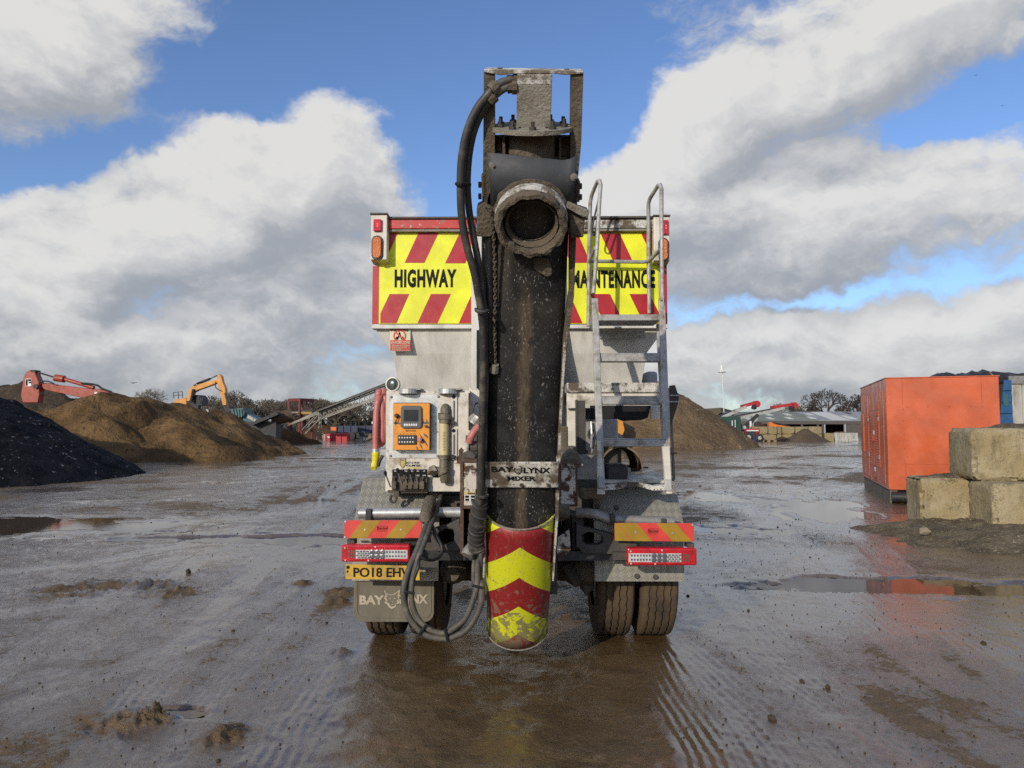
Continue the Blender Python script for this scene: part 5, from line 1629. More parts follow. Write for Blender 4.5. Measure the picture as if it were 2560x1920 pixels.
# spiral wrap over the hose bundle
def spiral(m):
    P = [q2(832, 1420, .04), q2(815, 1560, .03), q3(856, 430, .01), q3(852, 500, .0), q3(862, 540, .0)]
    P = smooth_path(P, 10)
    n = len(P)
    m.tube(P, .046, 12)
    path = []
    turns = 9
    for i in range(turns * 12):
        t = i / (turns * 12 - 1)
        k = min(n - 2, int(t * (n - 1)))
        c = P[k].lerp(P[k + 1], t * (n - 1) - k)
        d = (P[k + 1] - P[k]).normalized()
        s = d.cross(Vector((0, -1, 0))).normalized(); u = s.cross(d)
        path.append(c + (s * math.cos(2 * math.pi * t * turns) + u * math.sin(2 * math.pi * t * turns)) * .046)
    m.tube(path, .009, 5)
part(T, 'spiral_wrap', 'hose_rubber', spiral, smooth=True)
HY = 4.72
loops = [
    ([(868, 540, 4.86), (862, 640, 4.8), (855, 760, HY), (800, 920, HY), (735, 985, HY), (670, 1020, HY), (590, 1002, HY), (520, 940, HY), (485, 850, HY), (482, 750, HY), (505, 640, HY + .03), (545, 520, HY + .1), (580, 430, HY + .2), (620, 320, 5.15), (652, 235, 5.4)], .019),
    ([(880, 560, 4.84), (872, 690, 4.8), (888, 760, HY), (872, 880, HY), (810, 990, HY), (740, 1035, HY), (670, 1052, HY), (560, 1030, HY), (480, 950, HY), (440, 850, HY), (438, 750, HY), (470, 640, HY + .03), (505, 560, HY + .08), (540, 470, HY + .14), (572, 380, 5.02), (590, 270, 5.3)], .020),
    ([(845, 560, 4.9), (838, 700, 4.84), (846, 800, HY + .06), (790, 940, HY + .05), (700, 1035, HY + .05), (600, 1035, HY + .05), (500, 980, HY + .05), (455, 900, HY + .05), (450, 780, HY + .05), (485, 650, HY + .08), (530, 520, HY + .16), (568, 400, 5.1), (610, 300, 5.3)], .016),
    ([(560, 330, 5.05), (600, 400, 4.98), (625, 460, 4.96), (655, 520, 4.95), (650, 570, 4.92), (600, 600, 4.85), (530, 590, HY + .05), (520, 640, HY), (490, 720, HY)], .011)]
for pts, r_ in loops:
    part(T, 'looped_hose', 'hose_mud' if r_ > .012 else 'black_plastic', lambda m: m.tube(smooth_path([z3(x, y, Y) for x, y, Y in pts], 6), r_, 10), smooth=True)
part(T, 'cable_tie', 'deep_black', lambda m: [m.tube([z3(x0, y0, HY - .03), z3(x1, y1, HY - .03)], .009, 6) for x0, y0, x1, y1 in ((562, 975, 520, 1035), (672, 995, 690, 1072), (440, 782, 500, 790), (830, 745, 890, 760), (525, 575, 560, 600))])
part(T, 'hose_elbow', 'grey_steel', lambda m: m.tube(smooth_path([z3(842, 520, 4.85), z3(815, 545, 4.8), z3(800, 575, 4.78)], 4), .042, 12), smooth=True)
part(T, 'cable_bundle', 'caked_mud', lambda m: m.tube(smooth_path([z3(575, 330, 5.1), z3(560, 360, 5.02), z3(575, 300, 5.1), z3(590, 258, 5.2)], 4), .045, 10), smooth=True)

# ------------------------------------------------------------------ turning gear behind the chute foot
part(T, 'pivot_box', 'rusty_white', lambda m: m.pbox(z2(702, 1145, 4.95), z2(806, 1450, 4.95), .30), bevel=.006, label='rusty white pivot box left of the chute')
part(T, 'pivot_frame', 'rust_brown', lambda m: m.pbox(z2(692, 1135, 4.94), z2(712, 1460, 4.94), .3).pbox(z2(692, 1452, 4.935), z2(806, 1470, 4.935), .3).pbox(z2(700, 1130, 4.93), z2(806, 1148, 4.93), .3))
WS = part(T, 'hazard_label', 'white_print', lambda m: m.pbox(z2(722, 1374, 4.945), z2(800, 1420, 4.945), .0035))
part(WS, 'hazard_band', 'emblem_gold', lambda m: m.pbox(z2(722, 1356, 4.9445), z2(800, 1373, 4.9445), .004))
face_text('WARNING', z2(742, 1359, 4.9435), z2(797, 1370, 4.9435), 'dark_print', WS, bold=.03)
part(WS, 'pictograms', 'dark_print', lambda m: [m.pbox(z2(x, y, 4.943), z2(x + 28, y + 16, 4.943), .001) for x, y in ((726, 1379), (726, 1400), (766, 1379), (766, 1400))])
part(T, 'pivot_box', 'rust_brown', lambda m: m.pbox(z2(1378, 1148, 4.95), z2(1506, 1456, 4.95), .30), bevel=.008, label='dark rusty pivot box right of the chute')
part(T, 'pivot_door', 'rusty_white', lambda m: m.pbox(z2(1392, 1160, 4.943), z2(1490, 1440, 4.943), .006))
face_text('STAND CLEAR\nOF MOVING\nPARTS', z2(1386, 1388, 4.942), z2(1440, 1430, 4.942), 'white_print', T, bold=.01, name='stencil_text')
sc_ = z3(1080, 315, 5.2)
part(T, 'slew_ring', 'rust_brown', lambda m: m.lathe([(.36, -.05), (.36, .045)], sc_, (0, 0, 1), 40), smooth=True)
part(T, 'pivot_post', 'dark_steel', lambda m: m.box((-.30, 5.05, .52), (.26, 5.5, 1.05)))
part(T, 'pivot_arm', 'rust_brown', lambda m: m.pbox(z3(762, 290, 4.98), z3(780, 560, 4.98), .3).pbox(z3(815, 330, 5.0), z3(832, 560, 5.0), .2))
part(T, 'deflector', 'rusty_white', lambda m: m.slab([z3(1325, 470, 4.97), z3(1390, 420, 4.97), z3(1398, 540, 4.97), z3(1330, 612, 4.97), z3(1318, 560, 4.97)], (0, .02, 0)))
part(T, 'bracket_ring', 'caked_mud', lambda m: m.tube([z3(1325, 320, 4.93), z3(1390, 318, 4.93)], .05, 14))
part(T, 'swivel_block', 'caked_mud', lambda m: m.pbox(z2(1385, 900, 5.15), z2(1440, 1140, 5.15), .2).pbox(z2(1430, 1040, 5.1), z2(1500, 1090, 5.1), .2).blob(z2(1450, 1120, 5.05), .09, .3, 4), bevel=.01)

# ------------------------------------------------------------------ chassis, axle and wheels
part(T, 'chassis_rail', 'dark_steel', lambda m: m.box((-.46, 5.25, .74), (-.38, 11.2, 1.02)))
part(T, 'chassis_rail', 'dark_steel', lambda m: m.box((.38, 5.25, .74), (.46, 11.2, 1.02)))
part(T, 'sub_frame', 'dark_steel', lambda m: m.box((-1.0, 5.6, 1.02), (1.0, 5.72, 1.14)).box((-.9, 6.4, 1.05), (.9, 9.6, 1.5)))
part(T, 'under_beam', 'black_plastic', lambda m: m.box((-1.10, 5.20, z3(0, 600, 5.2).z), (1.10, 5.28, z3(0, 545, 5.2).z)))
def arm(m, outer, inner):
    m.ring_slab([z3(x, y, 5.14) for x, y in outer], [z3(x, y, 5.14) for x, y in inner], (0, .10, 0))
part(T, 'chassis_end', 'dark_steel', lambda m: arm(m, [(605, 420), (690, 395), (760, 360), (772, 470), (768, 548), (700, 552), (610, 548), (590, 480)], [(638, 440), (680, 420), (720, 424), (728, 455), (720, 500), (690, 512), (650, 510), (634, 480)]), bevel=.01)
part(T, 'chassis_end', 'dark_steel', lambda m: arm(m, [(1430, 385), (1480, 412), (1600, 440), (1780, 500), (1780, 560), (1620, 565), (1470, 560), (1430, 520)], [(1462, 455), (1500, 438), (1540, 442), (1580, 460), (1585, 500), (1560, 512), (1490, 512), (1464, 495)]), bevel=.01)
part(T, 'diff_housing', 'caked_mud', lambda m: m.lathe([(.06, -.26), (.20, -.14), (.24, 0), (.20, .14), (.08, .30)], (.06, 6.0, .54), (0, -1, 0), 20), smooth=True)
part(T, 'axle', 'caked_mud', lambda m: m.tube([(-.95, 6.0, .52), (.95, 6.0, .52)], .11, 12), smooth=True)
part(T, 'air_tank', 'dark_steel', lambda m: m.tube([(-.3, 5.8, .80), (.3, 5.8, .80)], .12, 14).blob((.42, 5.5, .56), .10, .3, 6).blob((.50, 5.55, .48), .07, .3, 9), smooth=True)
part(T, 'brake_chamber', 'caked_mud', lambda m: m.lathe([(.06, 0), (.10, .05), (.10, .14), (.05, .2)], (.50, 5.6, .62), (0, -1, -.2), 16).lathe([(.06, 0), (.10, .05), (.10, .14), (.05, .2)], (-.50, 5.6, .62), (0, -1, -.2), 16), smooth=True)
part(T, 'mud_guard_liner', 'black_plastic', lambda m: m.box((-1.2, 6.75, .45), (1.2, 6.8, 1.3)))


def tyre_mesh(m, cx, cy, cz, R0, wd):
    """Truck tyre: rounded shoulders, five ribs parted by zig-zag grooves."""
    N = 72
    xs = [-.50, -.485, -.44, -.40, -.315, -.29, -.275, -.25, -.125, -.10, -.085, -.06, .06, .085, .10, .125, .25, .275, .29, .315, .40, .44, .485, .50]
    gro = {5: 1, 6: 1, 9: 1, 10: 1, 13: 1, 14: 1, 17: 1, 18: 1}
    prof = []
    for i, x in enumerate(xs):
        e = max(0.0, abs(x) - .40) / .10
        r = R0 - .055 * e ** 2.2
        if i in gro: r -= .015
        prof.append((x, r))
    vs, fs = [], []
    full = [(-.48, R0 - .22)] + [(-.5, R0 - .16)] + prof + [(.5, R0 - .16)] + [(.48, R0 - .22)]
    for x, r in full:
        for k in range(N):
            th = 2 * math.pi * k / N
            zig = .020 * (1 if k % 2 else -1) if abs(x) < .33 else 0
            vs.append((cx + (x + zig * .9) * wd, cy + r * math.sin(th), cz + r * math.cos(th)))
    for j in range(len(full) - 1):
        for k in range(N):
            l = (k + 1) % N
            fs.append((j * N + k, (j + 1) * N + k, (j + 1) * N + l, j * N + l))
    m.add(vs, fs)


mat('tyre_muddy', (.048, .038, .028), .85, dirt=(.105, .070, .038), dirt_lo=.32, dirt_hi=.60, dirt_scale=4, speck=(.05, .038, .026), speck_lo=.64, speck_scale=60, bump=.25)
WR = .515
XO, XI = 1.06, .73
for cx, lab in ((XO, 'outer rear tyre beside the yard'), (XI, None), (-XO, None), (-XI, None)):
    W_ = part(T, 'wheel', 'grey_steel', lambda m: m.lathe([(.31, -.11), (.30, -.05), (.14, -.02), (.14, .04), (.30, .05), (.31, .11)], (cx, 6.0, WR), (1, 0, 0), 28), smooth=True)
    part(W_, 'tyre', 'tyre_muddy', lambda m: tyre_mesh(m, cx, 6.0, WR, WR, .285), smooth=True)
for cx in (1.05, -1.05):
    W_ = part(T, 'wheel', 'grey_steel', lambda m: m.lathe([(.31, -.11), (.30, -.05), (.14, -.02), (.14, .04), (.30, .05), (.31, .11)], (cx, 10.6, WR), (1, 0, 0), 28), smooth=True)
    part(W_, 'tyre', 'tyre_muddy', lambda m: tyre_mesh(m, cx, 10.6, WR, WR, .30), smooth=True)
CABN = part(T, 'cab', 'white_paint', lambda m: m.slab([(-1.2, 9.9, .9), (-1.2, 9.9, 2.9), (-1.2, 11.5, 2.9), (-1.2, 11.9, 1.9), (-1.2, 11.95, .6), (-1.2, 11.1, .6), (-1.2, 11.1, 1.05), (-1.2, 10.1, 1.05)], (2.4, 0, 0)), bevel=.05)

# mudguards of tread plate
def guard(x0, x1, xt0, xt1):
    zt, zm, zb, zl = z3(0, 128, 5.62).z, z3(0, 372, 5.33).z, z3(0, 640, 5.30).z, z3(0, 718, 5.30).z
    def f(m):
        m.slab([(xt0, 5.62, zt), (xt1, 5.62, zt), (x1, 5.33, zm), (x0, 5.33, zm)], (0, .008, -.004))
        m.slab([(xt0, 5.625, zt), (xt1, 5.625, zt), (xt1, 6.6, zt + .02), (xt0, 6.6, zt + .02)], (0, 0, -.008))
        m.slab([(x0, 5.33, zm), (x1, 5.33, zm), (x1, 5.30, zl), (x0, 5.30, zl)], (0, .008, 0))
    return f
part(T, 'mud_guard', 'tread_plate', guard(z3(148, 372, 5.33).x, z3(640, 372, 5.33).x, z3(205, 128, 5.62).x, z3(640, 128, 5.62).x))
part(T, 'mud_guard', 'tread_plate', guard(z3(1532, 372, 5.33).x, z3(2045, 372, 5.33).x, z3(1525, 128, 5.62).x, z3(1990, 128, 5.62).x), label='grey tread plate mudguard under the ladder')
part(T, 'guard_bolts', 'dark_steel', lambda m: [m.lathe([(.020, 0), (.016, .012)], z3(x, y, Y), (0, -1, .3), 8) for x, y, Y in ((1553, 290, 5.40), (1662, 297, 5.40), (1780, 692, 5.295), (1887, 697, 5.295), (600, 620, 5.295))])
# marker boards on their tubes
part(T, 'support_tube', 'galvanised', lambda m: m.tube([z3(180, 330, 5.22), z3(765, 324, 5.22)], .038, 16), smooth=True)
part(T, 'support_tube', 'grey_steel', lambda m: m.tube(smooth_path([z3(1425, 328, 5.20), z3(1500, 330, 5.20), z3(1560, 342, 5.20), z3(1620, 366, 5.20), z3(1680, 368, 5.20), z3(1990, 380, 5.20)], 5), .036, 14), smooth=True)
part(T, 'tube_clamp', 'black_plastic', lambda m: m.pbox(z3(215, 306, 5.17), z3(252, 378, 5.17), .09), bevel=.008)
part(T, 'tube_clamp', 'dark_steel', lambda m: m.pbox(z3(1625, 340, 5.15), z3(1655, 385, 5.15), .09).pbox(z3(1920, 362, 5.15), z3(1950, 388, 5.15), .05), bevel=.005)
BY = 5.07
def board(c, amber, mx, my, rv):
    P = [z3(x, y, BY) for x, y in c]
    B_ = part(T, 'marker_board', 'board_red', lambda m: m.slab(P, (0, .012, 0)), bevel=.002)
    part(B_, 'amber_stripes', 'board_amber', lambda m: [m.slab([z3(x, y, BY - .0015) for x, y in q], (0, .001, 0)) for q in amber])
    face_text('Plast Auto', z3(mx, my, BY - .001), z3(mx + 54, my + 13, BY - .001), 'dark_print', B_, bold=.01)
    part(B_, 'print_frame', 'dark_print', lambda m: [m.pbox(z3(a0, b0, BY - .0018), z3(a1, b1, BY - .0018), .0012) for a0, b0, a1, b1 in ((mx - 3, my - 5, mx + 57, my - 3), (mx - 3, my + 16, mx + 57, my + 18), (mx - 3, my - 5, mx - 1, my + 18), (mx + 55, my - 5, mx + 57, my + 18), (mx, my + 24, mx + 52, my + 26))])
    part(B_, 'rivets', 'galvanised', lambda m: [m.lathe([(.009, 0), (.006, .005)], z3(x, y, BY - .001), (0, -1, 0), 10) for x, y in rv])
board([(94, 371), (540, 370), (541, 473), (93, 474)], [[(197, 371), (305, 371), (221, 473), (122, 473)], [(413, 371), (522, 371), (438, 473), (330, 473)]], 286, 408, [(101, 378), (213, 425), (420, 424), (98, 467)])
board([(1650, 386), (2108, 388), (2109, 494), (1652, 488)], [[(1651, 387), (1662, 387), (1750, 490), (1653, 488)], [(1665, 387), (1778, 387), (1868, 491), (1755, 490)][:4], [(1893, 388), (2003, 388), (2096, 493), (1985, 492)]], 1846, 424, [(1772, 440), (1985, 445), (2100, 398)])
# lamp clusters
LY = 5.02
def cluster(x0, x1, y0, y1, cx0, cx1, rev):
    q0, q1_ = z3(x0, y0, LY), z3(x1, y1, LY)
    o = part(T, 'tail_lamp', 'lamp_red', lambda m: m.box((q0.x, LY, q1_.z), (q1_.x, LY + .09, q0.z)), bevel=.014, seg=3)
    part(o, 'clear_lens', 'lamp_clear', lambda m: m.pbox(z3(cx0, y0 + 31, LY - .004), z3(cx1, y0 + 82, LY - .004), .0035), bevel=.001)
    def cells(m):
        L_ = cx1 - cx0
        for r_ in range(2):
            for k in range(3):
                t = .32 + .10 * k
                x = cx0 + L_ * (1 - t if rev else t)
                m.lathe([(.019, 0), (.012, .002)], z3(x, y0 + 45 + 24 * r_, LY - .0042), (0, -1, 0), 14)
            for k in range(7):
                t = .60 + .057 * k
                x = cx0 + L_ * (1 - t if rev else t)
                m.pbox(z3(x - 5, y0 + 38 + 24 * r_, LY - .0062), z3(x + 5, y0 + 49 + 24 * r_, LY - .0062), .002)
        for r_ in range(4):
            for k in range(4):
                t = .03 + .065 * k + (.03 if r_ % 2 else 0)
                x = cx0 + L_ * (1 - t if rev else t)
                m.pbox(z3(x - 7, y0 + 37 + 11.5 * r_, LY - .0062), z3(x + 7, y0 + 45 + 11.5 * r_, LY - .0062), .002)
    part(o, 'reflector_cells', 'lamp_cell', cells)
    sx0, sx1 = (x0 + 42, x0 + 82) if not rev else (x1 - 82, x1 - 42)
    part(o, 'dark_cells', 'control_box_side', lambda m: [m.pbox(z3(sx0 + 14 * k, y0 + 34 + 16 * r_, LY - .003), z3(sx0 + 14 * k + 10, y0 + 45 + 16 * r_, LY - .003), .003) for k in range(3) for r_ in range(3)])
    part(o, 'screws', 'lamp_clear', lambda m: [m.lathe([(.007, 0), (.005, .004)], z3(x, y, LY - .001), (0, -1, 0), 8) for x, y in ((x0 + 22, y0 + 20), (x0 + 24, y1 - 12), ((x0 + x1) / 2, y0 + 14), ((x0 + x1) / 2 - 40, y1 - 10))])
cluster(76, 470, 510, 612, 160, 458, False)
cluster(1722, 2127, 530, 632, 1732, 2036, True)
part(T, 'lamp_bracket', 'dark_steel', lambda m: m.pbox(z3(110, 480, 5.12), z3(150, 512, 5.12), .1).pbox(z3(440, 540, 5.10), z3(520, 580, 5.10), .1).pbox(z3(1640, 555, 5.10), z3(1730, 600, 5.10), .1).pbox(z3(2070, 505, 5.12), z3(2110, 535, 5.12), .1).slab([z3(420, 480, 5.2), z3(600, 480, 5.2), z3(640, 545, 5.2), z3(400, 545, 5.2)], (0, .02, 0)).slab([z3(1590, 478, 5.2), z3(1740, 478, 5.2), z3(1760, 545, 5.2), z3(1590, 545, 5.2)], (0, .02, 0)))
part(T, 'knurled_plug', 'black_plastic', lambda m: [m.lathe([(.06, 0), (.055, .02)], z3(x, y, 5.19), (0, -1, 0), 20) for x, y in ((485, 508), (1632, 512), (1705, 516))])
# number plate
NP = part(T, 'number_plate', 'plate_yellow', lambda m: m.slab([z3(101, 624, 5.08), z3(528, 634, 5.08), z3(528, 716, 5.08), z3(101, 709, 5.08)], (0, .008, 0)), bevel=.002)
face_text('PO18 EHW', z3(147, 642, 5.079), z3(500, 698, 5.079), 'dark_print', NP, bold=.02)
part(NP, 'plate_bolt', 'dark_print', lambda m: m.lathe([(.007, 0), (.006, .004)], z3(112, 665, 5.079), (0, -1, 0), 8).pbox(z3(106, 632, 5.078), z3(124, 650, 5.078), .001))
part(T, 'plate_holder', 'dark_steel', lambda m: m.pbox(z3(470, 600, 5.13), z3(636, 642, 5.13), .02))
# mudflap
FYY = 5.33
fx0, fx1 = z3(150, 700, FYY).x, z3(612, 700, FYY).x
fzt, fzb = z3(0, 700, FYY).z, z3(0, 955, FYY).z
def rounded(x0, x1, zt, zb, r):
    pts = [(x0, zt), (x1, zt)]
    for i in range(7):
        t = -math.pi / 2 * i / 6
        pts.append((x1 - r + r * math.cos(t), zb + r + r * math.sin(t)))
    for i in range(7):
        t = -math.pi / 2 - math.pi / 2 * i / 6
        pts.append((x0 + r + r * math.cos(t), zb + r + r * math.sin(t)))
    return pts
FLAP = part(T, 'mud_flap', 'flap_mud', lambda m: m.slab([(x, FYY, z) for x, z in rounded(fx0, fx1, fzt, fzb, .07)], (0, .012, 0)), bevel=.003, label='muddy grey mudflap with pale BAY LYNX lettering')
def flap_rib(m):
    o_ = rounded(fx0 + .02, fx1 - .02, fzt - .01, fzb + .025, .06); i_ = rounded(fx0 + .028, fx1 - .028, fzt - .018, fzb + .033, .055)
    m.ring_slab([(x, FYY - .004, z) for x, z in o_], [(x, FYY - .004, z) for x, z in i_], (0, .0045, 0))
part(FLAP, 'flap_rib', 'flap_mud', flap_rib)
face_text('BAY', z3(182, 802, FYY), z3(324, 856, FYY), 'flap_letter', FLAP, bold=.045, lift=.004)
face_text('LYNX', z3(412, 797, FYY), z3(576, 850, FYY), 'flap_letter', FLAP, bold=.045, lift=.004)
hp = z3(318, 880, FYY)
lynx_head(FLAP, (hp.x, FYY, hp.z), .135, .145, (1, 0, 0), (0, 0, 1), 'flap_letter', 'flap_mud', .004)

# ------------------------------------------------------------------ washing hose hung on the cabinet's side
WH = thing('water_hose', 'pink water hose coiled on the left side of the control cabinet', 'hose', z4(215, 450, 5.42))
def hang(m):
    pts = []
    for k, (xa, xb, yb) in enumerate(((250, 262, 660), (232, 240, 690), (198, 212, 705))):
        Yk = 5.40 + .035 * (k % 2) + .02 * k
        pts += [z4(xa, 200, Yk), z4(xa - 4, 165, Yk + .03), z4(xb, 172, Yk + .05), z4(xb + 6, 300, Yk + .06), z4(xb + 4, 600, Yk + .05), z4(xb - 4, yb, Yk + .03), z4(xa - 18, yb - 10, Yk), z4(xa - 18, 500, Yk), z4(xa - 20, 300, Yk)]
    pts += [z4(190, 190, 5.40), z4(205, 165, 5.42), z4(222, 190, 5.44), z4(190, 250, 5.38), z4(172, 350, 5.37), z4(163, 520, 5.36), z4(160, 700, 5.36), z4(160, 765, 5.36)]
    m.tube(smooth_path(pts, 5), .023, 10)
part(WH, 'hose', 'pink_hose', hang, smooth=True)
part(WH, 'hose_tail', 'pink_hose', lambda m: m.tube(smooth_path([z4(262, 180, 5.43), z4(258, 400, 5.41), z4(250, 640, 5.41), z4(240, 668, 5.42)], 5), .023, 10), smooth=True)
part(WH, 'hose_joint', 'galvanised', lambda m: m.tube([z4(160, 755, 5.36), z4(160, 792, 5.36)], .027, 12), smooth=True)
NZ = part(WH, 'nozzle', 'nozzle_yellow', lambda m: m.tube(smooth_path([z4(162, 790, 5.36), z4(164, 830, 5.36), z4(158, 890, 5.36), z4(150, 930, 5.35), z4(136, 958, 5.33)], 4), [.029, .030, .03, .03, .028, .027, .027, .026, .025, .026, .027, .028, .027, .026, .025, .022, .02], 12), smooth=True)
part(WH, 'trigger', 'black_plastic', lambda m: m.tube([z4(182, 930, 5.35), z4(205, 880, 5.34), z4(236, 826, 5.34)], [.018, .012, .012], 8), smooth=True)


# ================================================================== right side: generator, blocks, containers
# generator: near corner measured at the ground, long side running away 19 degrees to the right
gc = A(2222, 1228, 15.8)
GN = thing('generator', 'large orange generator cabinet on a steel skid behind the concrete blocks', 'generator')
GW, GL, GH, GB = 2.12, 4.6, 2.42, .30          # end width, length, height of the cabinet, skid height
part(GN, 'cabinet', 'generator_orange', lambda m: m.slab([(0, 0, GB), (GW, 0, GB), (GW, GL, GB), (0, GL, GB)], (0, 0, GH)), bevel=.012)
part(GN, 'roof_lip', 'generator_orange', lambda m: m.box((-.015, -.015, GB + GH - .001), (GW + .015, GL + .015, GB + GH + .018)))
sk = part(GN, 'skid', 'skid_steel', lambda m: m.box((.03, .05, -.05), (.18, GL - .05, GB - .003)).box((GW - .18, .05, -.05), (GW - .03, GL - .05, GB - .003)).box((.181, .25, -.05), (GW - .181, .4, GB - .02)))
part(sk, 'skid_tube', 'black_plastic', lambda m: m.tube([(.05, -.02, .15), (GW - .05, -.02, .15)], .12, 14), smooth=True)
def seam(m, x0, z0, x1, z1_, t=.006):
    m.bar((x0, -.002, z0), (x1, -.002, z1_), t, .004, (0, 1, 0))
EP = part(GN, 'end_panel', 'generator_orange', lambda m: m.slab([(x, -.006, z) for x, z in ((.30, GB + .60), (.34, GB + .56), (1.82, GB + .56), (1.86, GB + .60), (1.86, GB + 1.78), (1.82, GB + 1.82), (.34, GB + 1.82), (.30, GB + 1.78))], (0, .0055, 0)), bevel=.003)
part(EP, 'rivets', 'generator_seam', lambda m: [m.lathe([(.012, 0), (.010, .006)], (x, -.006, z), (0, -1, 0), 8) for x, z in ((.33, GB + .63), (.33, GB + .9), (.33, GB + 1.2), (.33, GB + 1.5), (.33, GB + 1.74), (.40, GB + 1.79), (.8, GB + 1.79), (1.2, GB + 1.79), (1.6, GB + 1.79), (1.80, GB + 1.79))])
part(GN, 'end_seams', 'generator_seam', lambda m: (seam(m, .32, GB + 1.83, .32, GB + GH), seam(m, 1.80, GB + 1.83, 1.80, GB + GH), seam(m, .34, GB, .34, GB + .55), seam(m, 1.84, GB, 1.84, GB + .55)))
def side_box(m, y0, y1, z0, z1_, proud=.012):
    m.box((-proud, y0, z0), (.004, y1, z1_))
for y0, y1 in ((.40, .95), (1.15, 2.0), (2.03, 2.95), (3.05, 3.75), (3.78, 4.5)):
    hi_ = GB + (1.72 if 1 < y0 < 3 else 2.15)
    DR = part(GN, 'door', 'generator_orange', lambda m: side_box(m, y0, y1, GB + (.42 if 1 < y0 < 3 else .1), hi_), bevel=.004)
    if 1 < y0 < 3:
        ym = y0 + .16 if y0 < 2 else y1 - .32
        def louvre(m):
            for k in range(26):
                z = GB + .62 + k * .038
                m.slab([(-.013, ym, z), (-.040, ym, z - .012), (-.040, ym, z - .002), (-.013, ym, z + .012)], (0, .16, 0))
        part(DR, 'louvre_backing', 'deep_black', lambda m: m.box((-.0135, ym, GB + .60), (-.011, ym + .16, GB + 1.62)))
        part(DR, 'louvre', 'generator_orange', louvre)
        part(DR, 'handle', 'generator_seam', lambda m: m.box((-.06, (y1 - .10 if y0 < 2 else y0 + .04), GB + 1.02), (-.012, (y1 - .05 if y0 < 2 else y0 + .09), GB + 1.12)))
        part(DR, 'notice', 'white_print', lambda m: m.box((-.0145, (y1 - .14 if y0 < 2 else y0 + .03), GB + 1.17), (-.0118, (y1 - .04 if y0 < 2 else y0 + .13), GB + 1.27)))
        part(DR, 'hinges', 'grey_steel', lambda m: [m.box((-.03, (y0 - .02 if y0 < 2 else y1 - .04), z), (-.011, (y0 + .04 if y0 < 2 else y1 + .02), z + .09)) for z in (GB + .62, GB + 1.50)])
part(GN, 'top_panel', 'generator_orange', lambda m: side_box(m, 1.15, 1.98, GB + 1.76, GB + 2.26, .008), bevel=.004)
part(GN, 'top_panel', 'generator_orange', lambda m: side_box(m, 2.05, 2.95, GB + 1.76, GB + 2.26, .008), bevel=.004)
part(GN, 'rating_plate', 'white_print', lambda m: m.box((-.004, 2.0, GB + .28), (.004, 2.2, GB + .38)))
part(GN, 'cable_hatch', 'deep_black', lambda m: m.box((-.004, 1.9, GB + .05), (.004, 1.98, GB + .15)))
part(GN, 'side_hatch', 'generator_orange', lambda m: m.box((-.03, 3.9, GB + .7), (.004, 4.45, GB + 1.7)), bevel=.01)
GN.location = (gc.x, gc.y, 0); GN.rotation_euler = (0, 0, -R(19))


def concrete_block(name, label, wd, dp, ht, loc, rz, material, seed, group, sub=7, rough=.022, tilt=(0, 0)):
    """Cast block with broken arrises: a subdivided box pushed in and out."""
    rnd_ = np.random.RandomState(seed)
    n = sub
    m = MB()
    idx = {}
    def vid(i, j, k, nx, ny, nz):
        if (i, j, k) not in idx:
            x, y, z = (i / nx - .5) * wd, (j / ny - .5) * dp, k / nz * ht
            e = sum(1 for c, q in ((i, nx), (j, ny), (k, nz)) if c in (0, q))
            r_ = (.034 if rnd_.rand() > .14 else .085) if e >= 2 else 0.0
            r_ += .03 if e == 3 else 0
            p = Vector((x, y, z)); c = Vector((0, 0, ht / 2))
            dvec = Vector((x / (wd / 2) if i in (0, nx) else 0, y / (dp / 2) if j in (0, ny) else 0, (z - ht / 2) / (ht / 2) if k in (0, nz) else 0))
            if dvec.length > 0: dvec.normalize()
            p -= dvec * (r_ * (.5 + .8 * rnd_.rand()))
            p += Vector((rnd_.randn(), rnd_.randn(), rnd_.randn())) * rough * .35
            idx[(i, j, k)] = len(m.v); m.v.append(tuple(p))
        return idx[(i, j, k)]
    nx, ny, nz = max(2, int(n * wd)), max(2, int(n * dp)), max(2, int(n * ht))
    for i in range(nx):
        for j in range(ny):
            m.f.append(tuple(vid(a, b, 0, nx, ny, nz) for a, b in ((i, j), (i, j + 1), (i + 1, j + 1), (i + 1, j))))
            m.f.append(tuple(vid(a, b, nz, nx, ny, nz) for a, b in ((i, j), (i + 1, j), (i + 1, j + 1), (i, j + 1))))
    for i in range(nx):
        for k in range(nz):
            m.f.append(tuple(vid(a, 0, b, nx, ny, nz) for a, b in ((i, k), (i + 1, k), (i + 1, k + 1), (i, k + 1))))
            m.f.append(tuple(vid(a, ny, b, nx, ny, nz) for a, b in ((i, k), (i, k + 1), (i + 1, k + 1), (i + 1, k))))
    for j in range(ny):
        for k in range(nz):
            m.f.append(tuple(vid(0, a, b, nx, ny, nz) for a, b in ((j, k), (j, k + 1), (j + 1, k + 1), (j + 1, k))))
            m.f.append(tuple(vid(nx, a, b, nx, ny, nz) for a, b in ((j, k), (j + 1, k), (j + 1, k + 1), (j, k + 1))))
    o = mesh_obj(name, m, material, None, smooth=True)
    off = o.location.copy()
    o.location = Vector(loc) + off
    o.rotation_euler = (tilt[0], tilt[1], rz)
    return tag(o, label, 'block', group)


